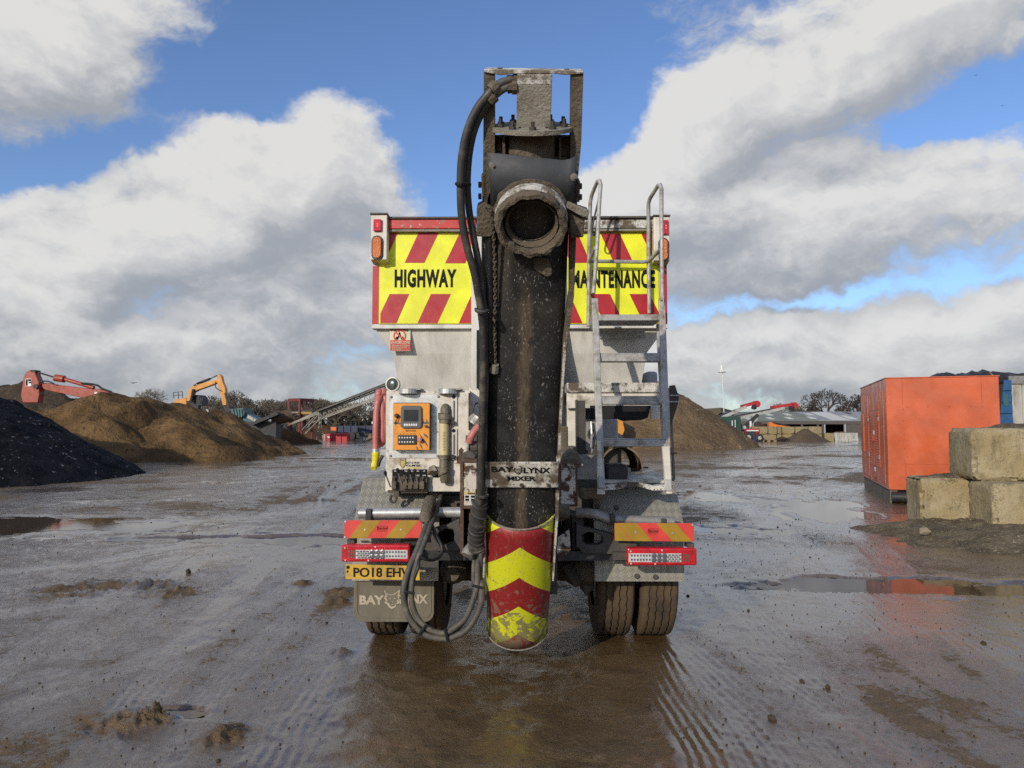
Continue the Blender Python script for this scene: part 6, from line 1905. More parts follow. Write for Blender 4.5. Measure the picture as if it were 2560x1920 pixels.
CBG = 'cast concrete blocks by the generator'
BRZ = -R(33)
pL1 = A(2325, 1215, 11.6)
concrete_block('concrete_block', 'mossy concrete block half sunk in dirt, left one of the lower row', 1.25, .8, .80, (pL1.x + .62, 12.0, .04), R(-12), 'block_concrete', 1, CBG, 17, .012)
pL2 = A(2540, 1240, 10.6)
concrete_block('concrete_block', 'yellowed concrete block half sunk in dirt at the right edge', 1.5, .85, .82, (pL2.x + .55, 11.0, .02), R(-9), 'block_concrete', 2, CBG, 17, .012)
pU = A(2545, 1200, 10.9)
concrete_block('concrete_block', 'pale concrete block lying on top of the two lower blocks', 1.75, 1.05, .80, (pU.x + .48, 11.5, .845), R(-12), 'block_concrete', 3, CBG, 17, .012)
# dirt lying on the blocks
def dirt_patch(label, cx, cy, cz, rx, ry, h, seed, rz=0):
    n = 22
    xs = np.linspace(-1, 1, n)
    X, Y = np.meshgrid(xs, xs)
    rr = np.sqrt(X ** 2 + Y ** 2) + .35 * fbm(X * 2.2, Y * 2.2, 3, seed)
    Z = h * sstep(1 - rr, 0, .7) * (1 + .8 * fbm(X * 5, Y * 5, 3, seed + 2)) - .012
    m = MB()
    c, s = math.cos(rz), math.sin(rz)
    m.v = [(cx + x * rx * c - y * ry * s, cy + x * rx * s + y * ry * c, cz + z) for x, y, z in zip(X.ravel(), Y.ravel(), Z.ravel())]
    m.f = [(j * n + i, j * n + i + 1, (j + 1) * n + i + 1, (j + 1) * n + i) for i in range(n - 1) for j in range(n - 1)]
    return tag(mesh_obj('dirt_patch', m, 'block_gravel', None, smooth=True), label, 'dirt', 'dirt lying on the blocks', 'stuff')
dirt_patch('gravelly dirt lying on the topmost concrete block', pU.x + .48, 11.5, 1.63, .80, .46, .08, 5, R(-12))
dirt_patch('dirt lying on the lower left concrete block', pL1.x + .55, 12.0, .83, .56, .34, .08, 6, R(-12))

# blue container, pale board store and tarpaulins behind the generator
cbp = A(2440, 1060, 21.5)
BC = thing('blue_container', 'weathered blue container end with black strapping behind the generator', 'container', (cbp.x, 21.5, 0))
bx0, bx1 = A(2400, 1000, 21.5).x, A(2530, 1000, 21.5).x
bt = A(2440, 950, 21.5).z
part(BC, 'body', 'container_blue', lambda m: m.box((bx0 + .2, 21.5, 0), (bx1, 23.2, bt)))
for k in range(9):
    zz = .35 + k * .34
    if zz > bt - .1: break
    part(BC, 'rib', 'container_blue', lambda m: m.box((bx0 + .22, 21.45, zz), (bx1 - .02, 21.5, zz + .24)), bevel=.01)
part(BC, 'strap', 'tarp_black', lambda m: m.slab([A(2498, 950, 21.4), A(2510, 950, 21.4), A(2504, 1000, 21.4), A(2500, 1050, 21.4), A(2492, 1050, 21.4)], (0, .02, 0)))
part(BC, 'painted_mark', 'teal_paint', lambda m: m.pbox(A(2508, 985, 21.43), A(2522, 1015, 21.43), .015))
wbp_ = A(2530, 1000, 21.75)
WSH = thing('board_store', 'pale weathered board clad store at the right edge', 'store', (wbp_.x, 21.75, 0))
x_ = A(2530, 1000, 21.75).x
wt_ = A(2540, 958, 21.75).z
part(WSH, 'body', 'weathered_board', lambda m: m.box((x_ + .01, 21.78, 0), (x_ + 4.5, 25, wt_ + .1)))
for k in range(14):
    part(WSH, 'plank', 'weathered_board', lambda m: m.box((x_ + k * .31, 21.75 - .006 * (k % 3), 0.0), (x_ + k * .31 + .295, 21.78, wt_ - .02 * (k % 4))))
part(WSH, 'fascia', 'grey_steel', lambda m: m.box((x_ - .1, 21.69, wt_ - .02), (x_ + 4.5, 21.74, wt_ + .22)))
def tarp(lab, pts, Y, dep, seed):
    m = MB()
    n = 16
    top = [A(x, y, Y) for x, y in pts]
    P = smooth_path(top, 4)
    base = A(2400, 951, Y).z - .05
    k = len(P)
    rows_ = []
    for j in range(6):
        t = j / 5
        for i, p in enumerate(P):
            wob = .10 * math.sin(i * 1.7 + j * 2.1 + seed) + .06 * math.sin(i * 3.3 - j)
            z = base + (p.z - base) * (math.sin(math.pi * (.12 + .76 * t)) ** .8) + wob * .5
            if j == 0: z = base - .04
            m.v.append((p.x + wob * .3, Y - .25 + dep * t + wob * .5, z))
    m.f = [(j * k + i, j * k + i + 1, (j + 1) * k + i + 1, (j + 1) * k + i) for j in range(5) for i in range(k - 1)]
    o = mesh_obj('tarpaulin', m, 'tarp_black', None, smooth=False)
    mm = o.modifiers.new('thickness', 'SOLIDIFY'); mm.thickness = .02
    return tag(o, lab, 'tarpaulin', 'black tarpaulins over the containers')
tarp('black tarpaulin bunched on the blue container behind the generator', [(2352, 944), (2372, 936), (2388, 930), (2396, 940), (2420, 934), (2455, 928), (2482, 925), (2494, 940)], 21.6, 1.8, 1)
tarp('black tarpaulin over the pale board store at the right edge', [(2494, 942), (2505, 930), (2540, 929), (2600, 933), (2680, 940)], 22.0, 2.0, 2)
tm = MB(); tm.bar(A(2474, 932, 21.1), A(2486, 944, 21.1), .06, .03)
tag(mesh_obj('timber_batten', tm, 'timber'), 'short pale timber batten lying on the black tarpaulin', 'timber')

# ================================================================== far right: shed, block wall, machines
SY0 = 128.0
eave, ridge_z = zC(1500, 737, SY0).z, zC(1500, 640, SY0 + 11).z
SX0, SX1 = zC(880, 700, SY0).x, zC(2800, 700, SY0).x
SH = thing('open_shed', 'long low farm shed with green grey roof and open bays', 'shed', ((SX0 + SX1) / 2, SY0 + 6, 0))
def roof_strip(a_, b2, material, lift=0.0, t0=0.0, t1=1.0):
    za, zb_ = eave + (ridge_z - eave) * t0, eave + (ridge_z - eave) * t1
    ya, yb = SY0 + 11 * t0, SY0 + 11 * t1
    return part(SH, 'roof_sheet', material, lambda m: m.slab([(a_, ya, za + lift), (b2, ya, za + lift), (b2, yb, zb_ + lift), (a_, yb, zb_ + lift)], (0, 0, .08)))
gx = zC(1735, 700, SY0).x
roof_strip(SX0, gx, 'shed_roof')
roof_strip(gx + .01, SX1, 'shed_roof_grey', .02)
part(SH, 'back_roof', 'shed_roof', lambda m: m.slab([(SX0, SY0 + 11.02, ridge_z), (SX1, SY0 + 11.02, ridge_z), (SX1, SY0 + 22, eave), (SX0, SY0 + 22, eave)], (0, 0, .08)))
for x, y in ((1195, 673), (1393, 672), (1625, 670), (975, 714), (1208, 713), (1410, 711), (1650, 709)):
    t_ = (737 - y) / 97
    px_ = zC(x, y, SY0 + 11 * t_).x
    part(SH, 'rooflight', 'shed_roof_white', lambda m: m.slab([(px_ - .45, SY0 + 11 * (t_ - .10), eave + (ridge_z - eave) * (t_ - .10) + .1), (px_ + .55, SY0 + 11 * (t_ - .10), eave + (ridge_z - eave) * (t_ - .10) + .1), (px_ + .55, SY0 + 11 * (t_ + .10), eave + (ridge_z - eave) * (t_ + .10) + .1), (px_ - .45, SY0 + 11 * (t_ + .10), eave + (ridge_z - eave) * (t_ + .10) + .1)], (0, 0, .05)))
for (x0, x1, y0, y1, mm) in ((1700, 1870, 728, 690, 'shed_roof_white'), (1695, 1880, 690, 646, 'shed_roof_white'), (1905, 1985, 720, 685, 'shed_roof_white'), (2040, 2090, 670, 648, 'shed_wall'), (1960, 2000, 700, 680, 'tank_grey')):
    t0_, t1_ = (737 - y0) / 97, (737 - y1) / 97
    a_, b2 = zC(x0, y0, SY0 + 8).x, zC(x1, y0, SY0 + 8).x
    roof_strip(a_, b2, mm, .06 + .01 * (x0 % 5), t0_, t1_)
part(SH, 'fascia', 'shed_wall', lambda m: m.box((SX0, SY0 - .15, zC(0, 768, SY0).z), (SX1, SY0, eave + .06)))
part(SH, 'back_wall', 'machine_dark', lambda m: m.box((SX0, SY0 + 20, -.1), (SX1, SY0 + 20.2, eave)))
part(SH, 'end_wall', 'shed_wall', lambda m: m.box((SX0, SY0 + .02, -.1), (SX0 + .2, SY0 + 19.9, eave)).box((zC(880, 0, SY0).x + .3, SY0 - .05, -.1), (zC(1130, 700, SY0).x, SY0 + .1, zC(0, 768, SY0).z)))
wx0 = zC(2010, 700, SY0).x
for k in range(26):
    part(SH, 'cladding_sheet', 'shed_wall', lambda m: m.box((wx0 + k * .95, SY0 - .05 - .03 * (k % 2), -.1), (wx0 + k * .95 + .93, SY0 + .1, zC(0, 768, SY0).z - .01)))
for x in (1330, 1552, 1720, 1775, 1790, 2008):
    px_ = zC(x, 800, SY0).x
    part(SH, 'post', 'galvanised' if x > 1780 else 'shed_wall', lambda m: m.box((px_ - .15, SY0 - .12, -.1), (px_ + .15, SY0 + .12, zC(0, 768, SY0).z)))
part(SH, 'stored_pile', 'rubble_heap', lambda m: [m.blob((zC(1840 + 170 * random.random(), 0, 0).x if False else zC(1840 + 17 * k, 820, SY0 + 8).x, SY0 + 8, .9 + .5 * math.sin(k)), .9, .35, k) for k in range(10)])

FB = 'far concrete blocks of the bay wall'
k = 0
for row, y0, y1 in ((0, 876, 948), (1, 808, 874)):
    Yb = 80.0
    spans = [(1110, 1282), (1290, 1340), (1342, 1480), (1482, 1600), (1602, 1768)] if row == 0 else [(1020, 1192), (1194, 1290), (1292, 1340), (1342, 1480), (1482, 1620), (1622, 1768)]
    names0 = ['lower row block above the pallet', 'narrow lower row block right of the grey debris', 'lower row block behind the debris', 'lower row block left of the sand cone', 'lower row block right of the sand cone']
    names1 = ['top row block at the left end behind the tractor', 'top row block left of the orange boom', 'narrow top row block under the orange boom', 'long top row block under the orange boom', 'top row block left of the cone tip', 'top row block at the right end of the bay wall']
    for q, (x0, x1) in enumerate(spans):
        pa, pb = zC(x0, y0, Yb), zC(x1, y1, Yb)
        lab = 'far yellow ' + (names0 if row == 0 else names1)[q]
        bot = -.05 if row == 0 else .80
        concrete_block('concrete_block', lab, pb.x - pa.x - .03, .8, .83, ((pa.x + pb.x) / 2, Yb + .4 + .05 * (q % 2), bot), 0, 'block_far', 40 + k, FB, 1.6, .03)
        k += 1
pa, pb = zC(1770, 886, 82), zC(1900, 945, 82)
concrete_block('concrete_block', 'low far block right of the sand cone', pb.x - pa.x, .8, .95, ((pa.x + pb.x) / 2, 82.4, -.05), 0, 'block_far', 70, FB, 1.6, .03)
for q in range(7):
    x0 = 1905 + q * 36
    pa, pb = zC(x0, 893, 83), zC(x0 + 34, 948, 83)
    m = MB(); m.slab([(0, 0, 0), (0, .5, 0), (0, .36, .30), (0, .32, .95), (0, .18, .95), (0, .14, .30)], (pb.x - pa.x, 0, 0))
    o = mesh_obj('concrete_barrier', m, 'weathered_board')
    o.location += Vector((pa.x, 83, -.05))
    tag(o, 'white concrete barrier far beside the generator, number %s from the sand cone' % ('one', 'two', 'three', 'four', 'five', 'six', 'seven')[q], 'barrier', 'white far barriers')
# pallet and debris
m = MB()
pa, pb = zC(1122, 936, 77), zC(1282, 952, 77)
PT = thing('pallet', 'timber pallet on the ground below the far block wall', 'pallet', ((pa.x + pb.x) / 2, 77.4, 0))
for kk in range(3): part(PT, 'bearer', 'timber', lambda m: m.box((pa.x + kk * (pb.x - pa.x - .3) / 2, 77, 0), (pa.x + kk * (pb.x - pa.x - .3) / 2 + .3, 78, .18)))
for kk in range(4): part(PT, 'board', 'timber', lambda m: m.box((pa.x, 77 + kk * .27, .181), (pb.x, 77.2 + kk * .27, .22)))
m = MB()
for kk in range(9): m.blob(zC(1295 + 12 * kk, 938 - 12 * math.sin(kk * .4), 77.5), .35, .4, kk, .7)
tag(mesh_obj('debris_pile', m, 'rubble_heap'), 'grey debris pile left of the small sand cone', 'debris')

# green container and orange tank behind the gravel heap
GCo = zC(775, 760, 76)
x0, x1 = zC(650, 690, 76).x, zC(903, 690, 76).x
ztp = zC(0, 686, 76).z
GCN = thing('green_container', 'dark green corrugated container behind the gravel heap', 'container', ((x0 + x1) / 2, 76, 0))
part(GCN, 'body', 'container_green', lambda m: m.box((x0, 76.05, 0), (x1, 82, ztp)))
for kk in range(12):
    w_ = (x1 - x0) / 12
    part(GCN, 'corrugation', 'container_green', lambda m: m.slab([(x0 + kk * w_ + .02, 76.05, .1), (x0 + kk * w_ + .05, 75.97, .1), (x0 + kk * w_ + w_ - .08, 75.97, .1), (x0 + kk * w_ + w_ - .05, 76.05, .1)], (0, 0, ztp - .18)))
part(GCN, 'placard', 'white_print', lambda m: m.pbox(zC(806, 728, 75.9), zC(816, 805, 75.9), .03).pbox(zC(838, 722, 75.9), zC(846, 800, 75.9), .03))
m = MB(); m.slab([zC(550, 660, 79), zC(650, 658, 79), zC(650, 780, 79), zC(550, 780, 79)], (0, 2, 0))
OT = thing('hopper_feeder', 'orange feed hopper half hidden by the gravel heap', 'hopper', (zC(600, 0, 79).x, 80, 0))
part(OT, 'bin', 'tractor_orange', lambda m: m.slab([zC(545, 662, 79), zC(650, 658, 79), zC(650, 720, 79), zC(590, 720, 79)], (0, 2, 0)))
part(OT, 'stand', 'machine_dark', lambda m: m.box((zC(590, 0, 79).x, 79.2, 0), (zC(648, 0, 79).x, 80.8, zC(0, 721, 79).z)))


def red_conveyor(label, foot_, head, Y, hw):
    p, q = zC(*foot_, Y), zC(*head, Y)
    o = thing('stacking_conveyor', label, 'conveyor', (p.x, Y, 0), 'red headed stacking conveyors')
    part(o, 'belt', 'machine_dark', lambda m: m.bar(p, q, 1.0, .12))
    part(o, 'boom', 'machine_grey', lambda m: m.bar(p + Vector((0, -.2, -.32)), q + Vector((-1.2, -.2, -.45)), .9, .35))
    part(o, 'head_guard', 'machine_red', lambda m: m.bar(q + (p - q) * .02 + Vector((0, 0, .05)), q + (p - q) * .34 + Vector((0, 0, .18)), 1.1, .36).lathe([(.42, -.5), (.42, .5)], q + Vector((.15, 0, -.1)), (0, 1, 0), 12))
    part(o, 'drive_motor', 'machine_dark', lambda m: m.blob(q + Vector((-.3, -.6, -.5)), .35, .3, 2))
    part(o, 'support_leg', 'machine_grey', lambda m: m.bar((p + (q - p) * .45) * 1, Vector((p.x + (q.x - p.x) * .3, Y, 0)), .25).bar(p, Vector((p.x, Y, 0)), .5))
    return o
red_conveyor('red headed stacking conveyor nearer the green container', (640, 690), (1050, 545), 88, .5)
red_conveyor('red headed stacking conveyor reaching further right over the shed', (800, 690), (1450, 560), 94, .5)
pc = [zC(950, 785, 84), zC(1085, 668, 84)]
BCV = thing('belt_conveyor', 'small black belt conveyor leaning up behind the tractor', 'conveyor', (pc[0].x, 84, 0))
part(BCV, 'frame', 'machine_dark', lambda m: m.bar(pc[0], pc[1], .6, .3))
part(BCV, 'leg', 'machine_grey', lambda m: m.bar(pc[0] + (pc[1] - pc[0]) * .6, Vector((pc[0].x + .9, 84, 0)), .12).bar(pc[0], Vector((pc[0].x, 84, 0)), .3))
m = MB(); m.tube([(zC(1006, 735, 81).x, 81, 0), zC(1006, 735, 81)], .12, 8)
tag(mesh_obj('marker_post', m, 'white_print'), 'slim white post behind the red tractor', 'post')

# tractor with loader
TY = 77.0
TR = thing('tractor', 'small red tractor with front loader in front of the block wall', 'tractor', (zC(1030, 0, TY).x, TY, 0))
part(TR, 'cab_roof', 'machine_red', lambda m: m.slab([zC(945, 832, TY), zC(955, 818, TY), zC(1095, 816, TY), zC(1106, 830, TY), zC(1100, 842, TY), zC(948, 842, TY)], (0, 1.5, 0)))
part(TR, 'roof_lights', 'white_print', lambda m: m.pbox(zC(965, 830, TY - .04), zC(1092, 842, TY - .04), .03))
part(TR, 'cab_glass', 'machine_glass', lambda m: m.box((zC(958, 0, TY).x, TY + .1, zC(0, 905, TY).z), (zC(1086, 0, TY).x, TY + 1.4, zC(0, 843, TY).z)))
part(TR, 'cab_post', 'machine_red', lambda m: m.bar(zC(1096, 842, TY), zC(1104, 930, TY), .12).bar(zC(955, 842, TY), zC(952, 905, TY), .1).bar(zC(1062, 842, TY), zC(1075, 905, TY), .1))
part(TR, 'body', 'tractor_blue', lambda m: m.slab([zC(925, 895, TY), zC(960, 880, TY), zC(1060, 890, TY), zC(1085, 925, TY), zC(1080, 945, TY), zC(990, 948, TY), zC(940, 915, TY)], (0, 1.3, 0)))
part(TR, 'loader_arm', 'machine_red', lambda m: m.bar(zC(935, 862, TY - .1), zC(880, 830, TY - .1), .16).bar(zC(882, 832, TY - .1), zC(840, 820, TY - .1), .16))
part(TR, 'bucket', 'machine_red', lambda m: m.slab([zC(820, 815, TY - .3), zC(838, 795, TY - .3), zC(850, 830, TY - .3), zC(828, 835, TY - .3)], (0, 1.6, 0)))
for cx, cy, rr in ((1078, 920, .42), (962, 918, .5)):
    Wl = part(TR, 'wheel', 'machine_dark', lambda m: m.lathe([(rr * .7, -.1), (rr, -.08), (rr, .16), (rr * .7, .18)], Vector((zC(cx, 0, TY).x, TY - .1, rr)), (0, 1, 0), 18), smooth=True)
    part(Wl, 'rim', 'weathered_board', lambda m: m.lathe([(rr * .45, -.13), (rr * .45, -.1)], Vector((zC(cx, 0, TY).x, TY - .1, rr)), (0, 1, 0), 14))

# orange boom of a telehandler parked behind the blocks
TH = thing('telehandler', 'orange telehandler boom showing above the far block wall', 'telehandler', (zC(1340, 0, 88).x, 88, 0))
part(TH, 'boom', 'tractor_orange', lambda m: m.slab([zC(1202, 755, 88), zC(1225, 745, 88), zC(1245, 760, 88), zC(1300, 775, 88), zC(1420, 790, 88), zC(1470, 815, 88), zC(1470, 840, 88), zC(1210, 815, 88)], (0, .7, 0)))
part(TH, 'cylinder', 'machine_dark', lambda m: m.tube([zC(1250, 752, 87.9), zC(1400, 783, 87.9)], .07, 8))
part(TH, 'body', 'tractor_orange', lambda m: m.box((zC(1230, 0, 88).x, 87.6, .5), (zC(1480, 0, 88).x, 89.6, zC(0, 842, 88).z)))
part(TH, 'boom_mark', 'machine_dark', lambda m: m.pbox(zC(1318, 793, 87.97), zC(1358, 806, 87.97), .02))
part(TH, 'wheel', 'machine_dark', lambda m: m.lathe([(.5, 0), (.5, .4)], (zC(1270, 0, 88).x, 87.3, .5), (0, 1, 0), 16))
part(TH, 'wheel', 'machine_dark', lambda m: m.lathe([(.5, 0), (.5, .4)], (zC(1440, 0, 88).x, 87.3, .5), (0, 1, 0), 16))

# yellow machine arm seen through the ladder
YM = thing('loading_shovel', 'yellow loading shovel glimpsed through the ladder rungs', 'loader', (z2(1805, 0, 52).x, 52, 0))
part(YM, 'arm', 'excavator_yellow', lambda m: m.slab([z2(1788, 850, 52), z2(1812, 850, 52), z2(1828, 925, 52), z2(1815, 960, 52), z2(1786, 958, 52)], (0, .5, 0)))
part(YM, 'body', 'excavator_yellow', lambda m: m.box((z2(1640, 0, 52).x, 52.2, .6), (z2(1786, 0, 52).x, 54.5, 2.6)))
part(YM, 'wheel', 'machine_dark', lambda m: m.lathe([(.6, 0), (.6, .4)], (z2(1760, 0, 52).x, 51.9, .6), (0, 1, 0), 16))

# telecom mast
MT = thing('radio_mast', 'slender pale radio mast on the far horizon', 'mast', (zC(727, 0, 260).x, 260, 0))
part(MT, 'pole', 'galvanised', lambda m: m.tube([(zC(727, 640, 260).x, 260, 0), zC(706, 225, 260), zC(699, 150, 260)], [.2, .16, .12], 8), smooth=True)
part(MT, 'antenna', 'white_print', lambda m: m.tube([zC(699, 190, 260), zC(699, 145, 260)], .5, 8).tube([zC(690, 215, 259), zC(690, 190, 259)], .3, 6).tube([zC(712, 215, 259), zC(712, 190, 259)], .3, 6))
part(MT, 'platform', 'galvanised', lambda m: m.lathe([(1.4, -.1), (1.4, .1)], zC(703, 215, 260), (0, 0, 1), 12))

# distant hill
m = MB()
hp_ = []
for i in range(25):
    x = -400 + 1400 * i / 24
    nx_ = 1700 + 120 * (i - 9) / 3
    hp_.append((A(nx_, 1040, 900).x, 900 + 40 * math.sin(i), 8 + 12 * math.exp(-((nx_ - 1760) / 110) ** 2) + 4 * math.sin(i * .7)))
vs = [(x, y, -2) for x, y, z in hp_] + hp_ + [(x, y + 500, -2) for x, y, z in hp_]
m.v = vs; n_ = len(hp_)
m.f = [(r_ * n_ + i, r_ * n_ + i + 1, (r_ + 1) * n_ + i + 1, (r_ + 1) * n_ + i) for r_ in range(2) for i in range(n_ - 1)]
structure(mesh_obj('hill', m, 'hill_brown', smooth=True))

# ================================================================== far left: excavators, screening plant, conveyor, lorry
EY = 47.0
EX = thing('red_excavator', 'big red excavator arm rising behind the sand heap at the left', 'excavator', (zA(1500, 0, EY).x, EY + 1, 0))
a3 = lambda x, y, o=0: zA(x, y, EY + o)
STK = part(EX, 'stick', 'excavator_red', lambda m: m.slab([a3(290, 218), a3(335, 196), a3(382, 200), a3(392, 245), a3(428, 330), a3(435, 460), a3(418, 560), a3(250, 560), a3(228, 480), a3(258, 280)], (0, .55, 0)), bevel=.04)
part(STK, 'stick_notice', 'white_print', lambda m: m.pbox(a3(282, 295, -.03), a3(345, 378, -.03), .02))
part(STK, 'notice_mark', 'dark_print', lambda m: m.pbox(a3(312, 300, -.05), a3(340, 322, -.05), .02).pbox(a3(316, 330, -.05), a3(342, 345, -.05), .02).pbox(a3(286, 302, -.05), a3(302, 372, -.05), .02))
part(EX, 'boom', 'excavator_red', lambda m: m.slab([a3(440, 372, .2), a3(470, 345, .2), a3(520, 342, .2), a3(620, 362, .2), a3(860, 390, .2), a3(1100, 410, .2), a3(1200, 440, .2), a3(1290, 490, .2), a3(1420, 600, .2), a3(1330, 640, .2), a3(1180, 545, .2), a3(900, 505, .2), a3(520, 425, .2), a3(450, 400, .2)], (0, .6, 0)), bevel=.04)
part(EX, 'ram_rod', 'machine_dark', lambda m: m.tube([a3(378, 212, .2), a3(620, 285, .2)], .055, 8), smooth=True)
part(EX, 'ram_cylinder', 'excavator_red', lambda m: m.tube([a3(610, 285, .2), a3(712, 300, .2), a3(714, 300, .2), a3(1040, 395, .2)], [.24, .24, .13, .13], 10), smooth=True)
part(EX, 'hydraulic_line', 'machine_dark', lambda m: m.tube(smooth_path([a3(430, 332), a3(520, 322), a3(600, 352)], 4), .05, 6).tube(smooth_path([a3(900, 345), a3(1000, 352), a3(1080, 370), a3(1130, 405), a3(1230, 440)], 4), .07, 6).tube(smooth_path([a3(430, 440), a3(450, 470), a3(470, 440)], 4), .03, 6), smooth=True)
part(EX, 'pivot_pin', 'machine_dark', lambda m: m.lathe([(.16, 0), (.16, .1)], a3(400, 382, -.02), (0, -1, 0), 12).lathe([(.2, 0), (.2, .1)], a3(1152, 490, .18), (0, -1, 0), 12).pbox(a3(338, 198, -.02), a3(382, 222, -.02), .6))
part(EX, 'boom_mark', 'white_print', lambda m: m.pbox(a3(1045, 442, .17), a3(1076, 465, .17), .02))
bxx = a3(1500, 0).x
part(EX, 'body', 'excavator_red', lambda m: m.box((bxx - 1.2, EY - .8, 1.0), (bxx + 2.8, EY + 2.0, 2.1)), bevel=.1)
part(EX, 'track', 'machine_dark', lambda m: m.box((bxx - 1.8, EY - 1.1, 0), (bxx + 2.4, EY - .5, .9)))
part(EX, 'track', 'machine_dark', lambda m: m.box((bxx - 1.8, EY + 1.7, 0), (bxx + 2.4, EY + 2.3, .9)))

YY = 66.0
b3 = lambda x, y, o=0: zB(x, y, YY + o)
YX = thing('yellow_excavator', 'yellow excavator working on the brown soil terrace', 'excavator', (b3(240, 0).x, YY, b3(0, 540).z))
part(YX, 'boom', 'excavator_yellow', lambda m: m.slab([b3(185, 500), b3(195, 440), b3(205, 395), b3(245, 350), b3(330, 325), b3(480, 285), b3(512, 282), b3(510, 312), b3(400, 355), b3(300, 390), b3(262, 410), b3(240, 460), b3(215, 505)], (0, .6, 0)), bevel=.03)
part(YX, 'stick', 'excavator_yellow', lambda m: m.slab([b3(505, 240, -.1), b3(520, 226, -.1), b3(545, 245, -.1), b3(560, 310, -.1), b3(586, 370, -.1), b3(592, 440, -.1), b3(598, 545, -.1), b3(560, 545, -.1), b3(530, 420, -.1), b3(515, 360, -.1), b3(500, 300, -.1)], (0, .5, 0)), bevel=.03)
part(YX, 'ram', 'machine_dark', lambda m: m.tube([b3(505, 240, .1), b3(430, 275, .1)], .05, 8).tube([b3(432, 274, .1), b3(300, 325, .1)], .12, 8).tube([b3(262, 380, -.05), b3(235, 510, -.05)], .14, 8), smooth=True)
part(YX, 'bucket', 'machine_dark', lambda m: m.slab([b3(556, 545), b3(600, 545), b3(632, 560), b3(640, 600), b3(610, 640), b3(585, 610)], (0, 1.2, 0)).bar(b3(585, 420, -.12), b3(622, 560, -.12), .15))
part(YX, 'hose', 'machine_dark', lambda m: m.tube(smooth_path([b3(490, 300, -.2), b3(485, 350, -.2), b3(510, 380, -.2), b3(545, 400, -.2)], 4), .045, 6).tube(smooth_path([b3(260, 345, -.1), b3(310, 315, -.1), b3(380, 300, -.1)], 4), .04, 6))
CBX = part(YX, 'cab', 'machine_dark', lambda m: m.slab([b3(265, 450, .3), b3(275, 438, .3), b3(320, 440, .3), b3(340, 470, .3), b3(348, 545, .3), b3(225, 545, .3), b3(240, 500, .3)], (0, 1.4, 0)), bevel=.03)
part(CBX, 'cab_window', 'machine_glass', lambda m: m.slab([b3(286, 455, .25), b3(318, 457, .25), b3(328, 500, .25), b3(330, 530, .25), b3(286, 525, .25)], (0, .03, 0)))
part(CBX, 'mirror', 'machine_dark', lambda m: m.pbox(b3(345, 462, .2), b3(357, 500, .2), .06))
part(YX, 'engine_deck', 'excavator_yellow', lambda m: m.slab([b3(70, 488, .5), b3(180, 470, .5), b3(190, 545, .5), b3(60, 545, .5)], (0, 2, 0)))
part(YX, 'guard_rail', 'machine_dark', lambda m: [m.tube([b3(a0, b0, .4), b3(a1, b1, .4)], .03, 6) for a0, b0, a1, b1 in ((55, 415, 60, 480), (55, 415, 148, 405), (58, 445, 150, 440), (105, 408, 108, 480), (148, 405, 150, 470))])
part(YX, 'track', 'machine_dark', lambda m: m.box((b3(60, 0).x, YY - .4, b3(0, 585).z), (b3(340, 0).x, YY + .2, b3(0, 546).z)))

# screening plant in teal
SPY = 62.0
s3 = lambda x, y, o=0: zB(x, y, SPY + o)
SCR = thing('screening_plant', 'teal screening plant half hidden behind the sand heap', 'screening plant', (s3(780, 0).x, SPY, 0))
part(SCR, 'feed_hopper', 'teal_paint', lambda m: m.slab([s3(638, 585), s3(770, 572), s3(782, 620), s3(770, 660), s3(700, 680), s3(650, 640)], (0, 2.0, 0)))
for kk in range(4): part(SCR, 'hopper_rib', 'teal_paint', lambda m: m.bar(s3(665 + 30 * kk, 585, -.05), s3(680 + 25 * kk, 665, -.05), .08))
part(SCR, 'screen_deck', 'teal_paint', lambda m: m.slab([s3(760, 640, .3), s3(790, 622, .3), s3(935, 690, .3), s3(900, 745, .3), s3(770, 700, .3)], (0, 1.6, 0)))
part(SCR, 'deck_guard', 'machine_grey', lambda m: m.bar(s3(820, 660, .2), s3(905, 705, .2), .25))
part(SCR, 'chassis', 'machine_dark', lambda m: m.box((s3(690, 0).x, SPY, .3), (s3(1120, 0).x, SPY + 1.5, s3(0, 715).z)))
for kk in range(4): part(SCR, 'leg', 'machine_dark', lambda m: m.box((s3(700 + 130 * kk, 0).x, SPY + .1, 0), (s3(715 + 130 * kk, 0).x, SPY + .4, .35)))
part(SCR, 'side_conveyor', 'machine_dark', lambda m: m.bar(s3(870, 740, -.3), s3(1140, 628, -.3), .9, .25).bar(s3(900, 700, -.2), s3(1100, 640, -.2), .1))
m = MB(); m.lathe([(.75, -.9), (.75, .9)], s3(1165, 665, 1.5), (.85, .3, .2), 16)
part(SCR, 'drum', 'rust_brown', lambda m: m.lathe([(.55, -.9), (.55, .9)], s3(1165, 668, .8), (.9, .3, .22), 16))

# red steel gantry
GY0 = 76.0
g3 = lambda x, y, o=0: zB(x, y, GY0 + o)
GT = thing('steel_gantry', 'dark red open steel gantry tower beside the conveyor', 'gantry', (g3(1360, 0).x, GY0, 0))
for x, o in ((1245, 0), (1352, -1.0), (1380, 2.0), (1482, 1.0)):
    part(GT, 'post', 'gantry_red', lambda m: m.box((g3(x - 9, 0, o).x, GY0 + o, 0), (g3(x + 9, 0, o).x, GY0 + o + .3, g3(0, 490, 0).z)))
for (xa, oa), (xb, ob) in (((1240, 0), (1360, -1)), ((1360, -1), (1490, 1)), ((1490, 1), (1380, 2)), ((1240, 0), (1380, 2))):
    part(GT, 'top_beam', 'gantry_red', lambda m: m.bar(Vector((g3(xa, 0, oa).x, GY0 + oa + .15, g3(0, 492).z)), Vector((g3(xb, 0, ob).x, GY0 + ob + .15, g3(0, 492).z)), .22, .3))
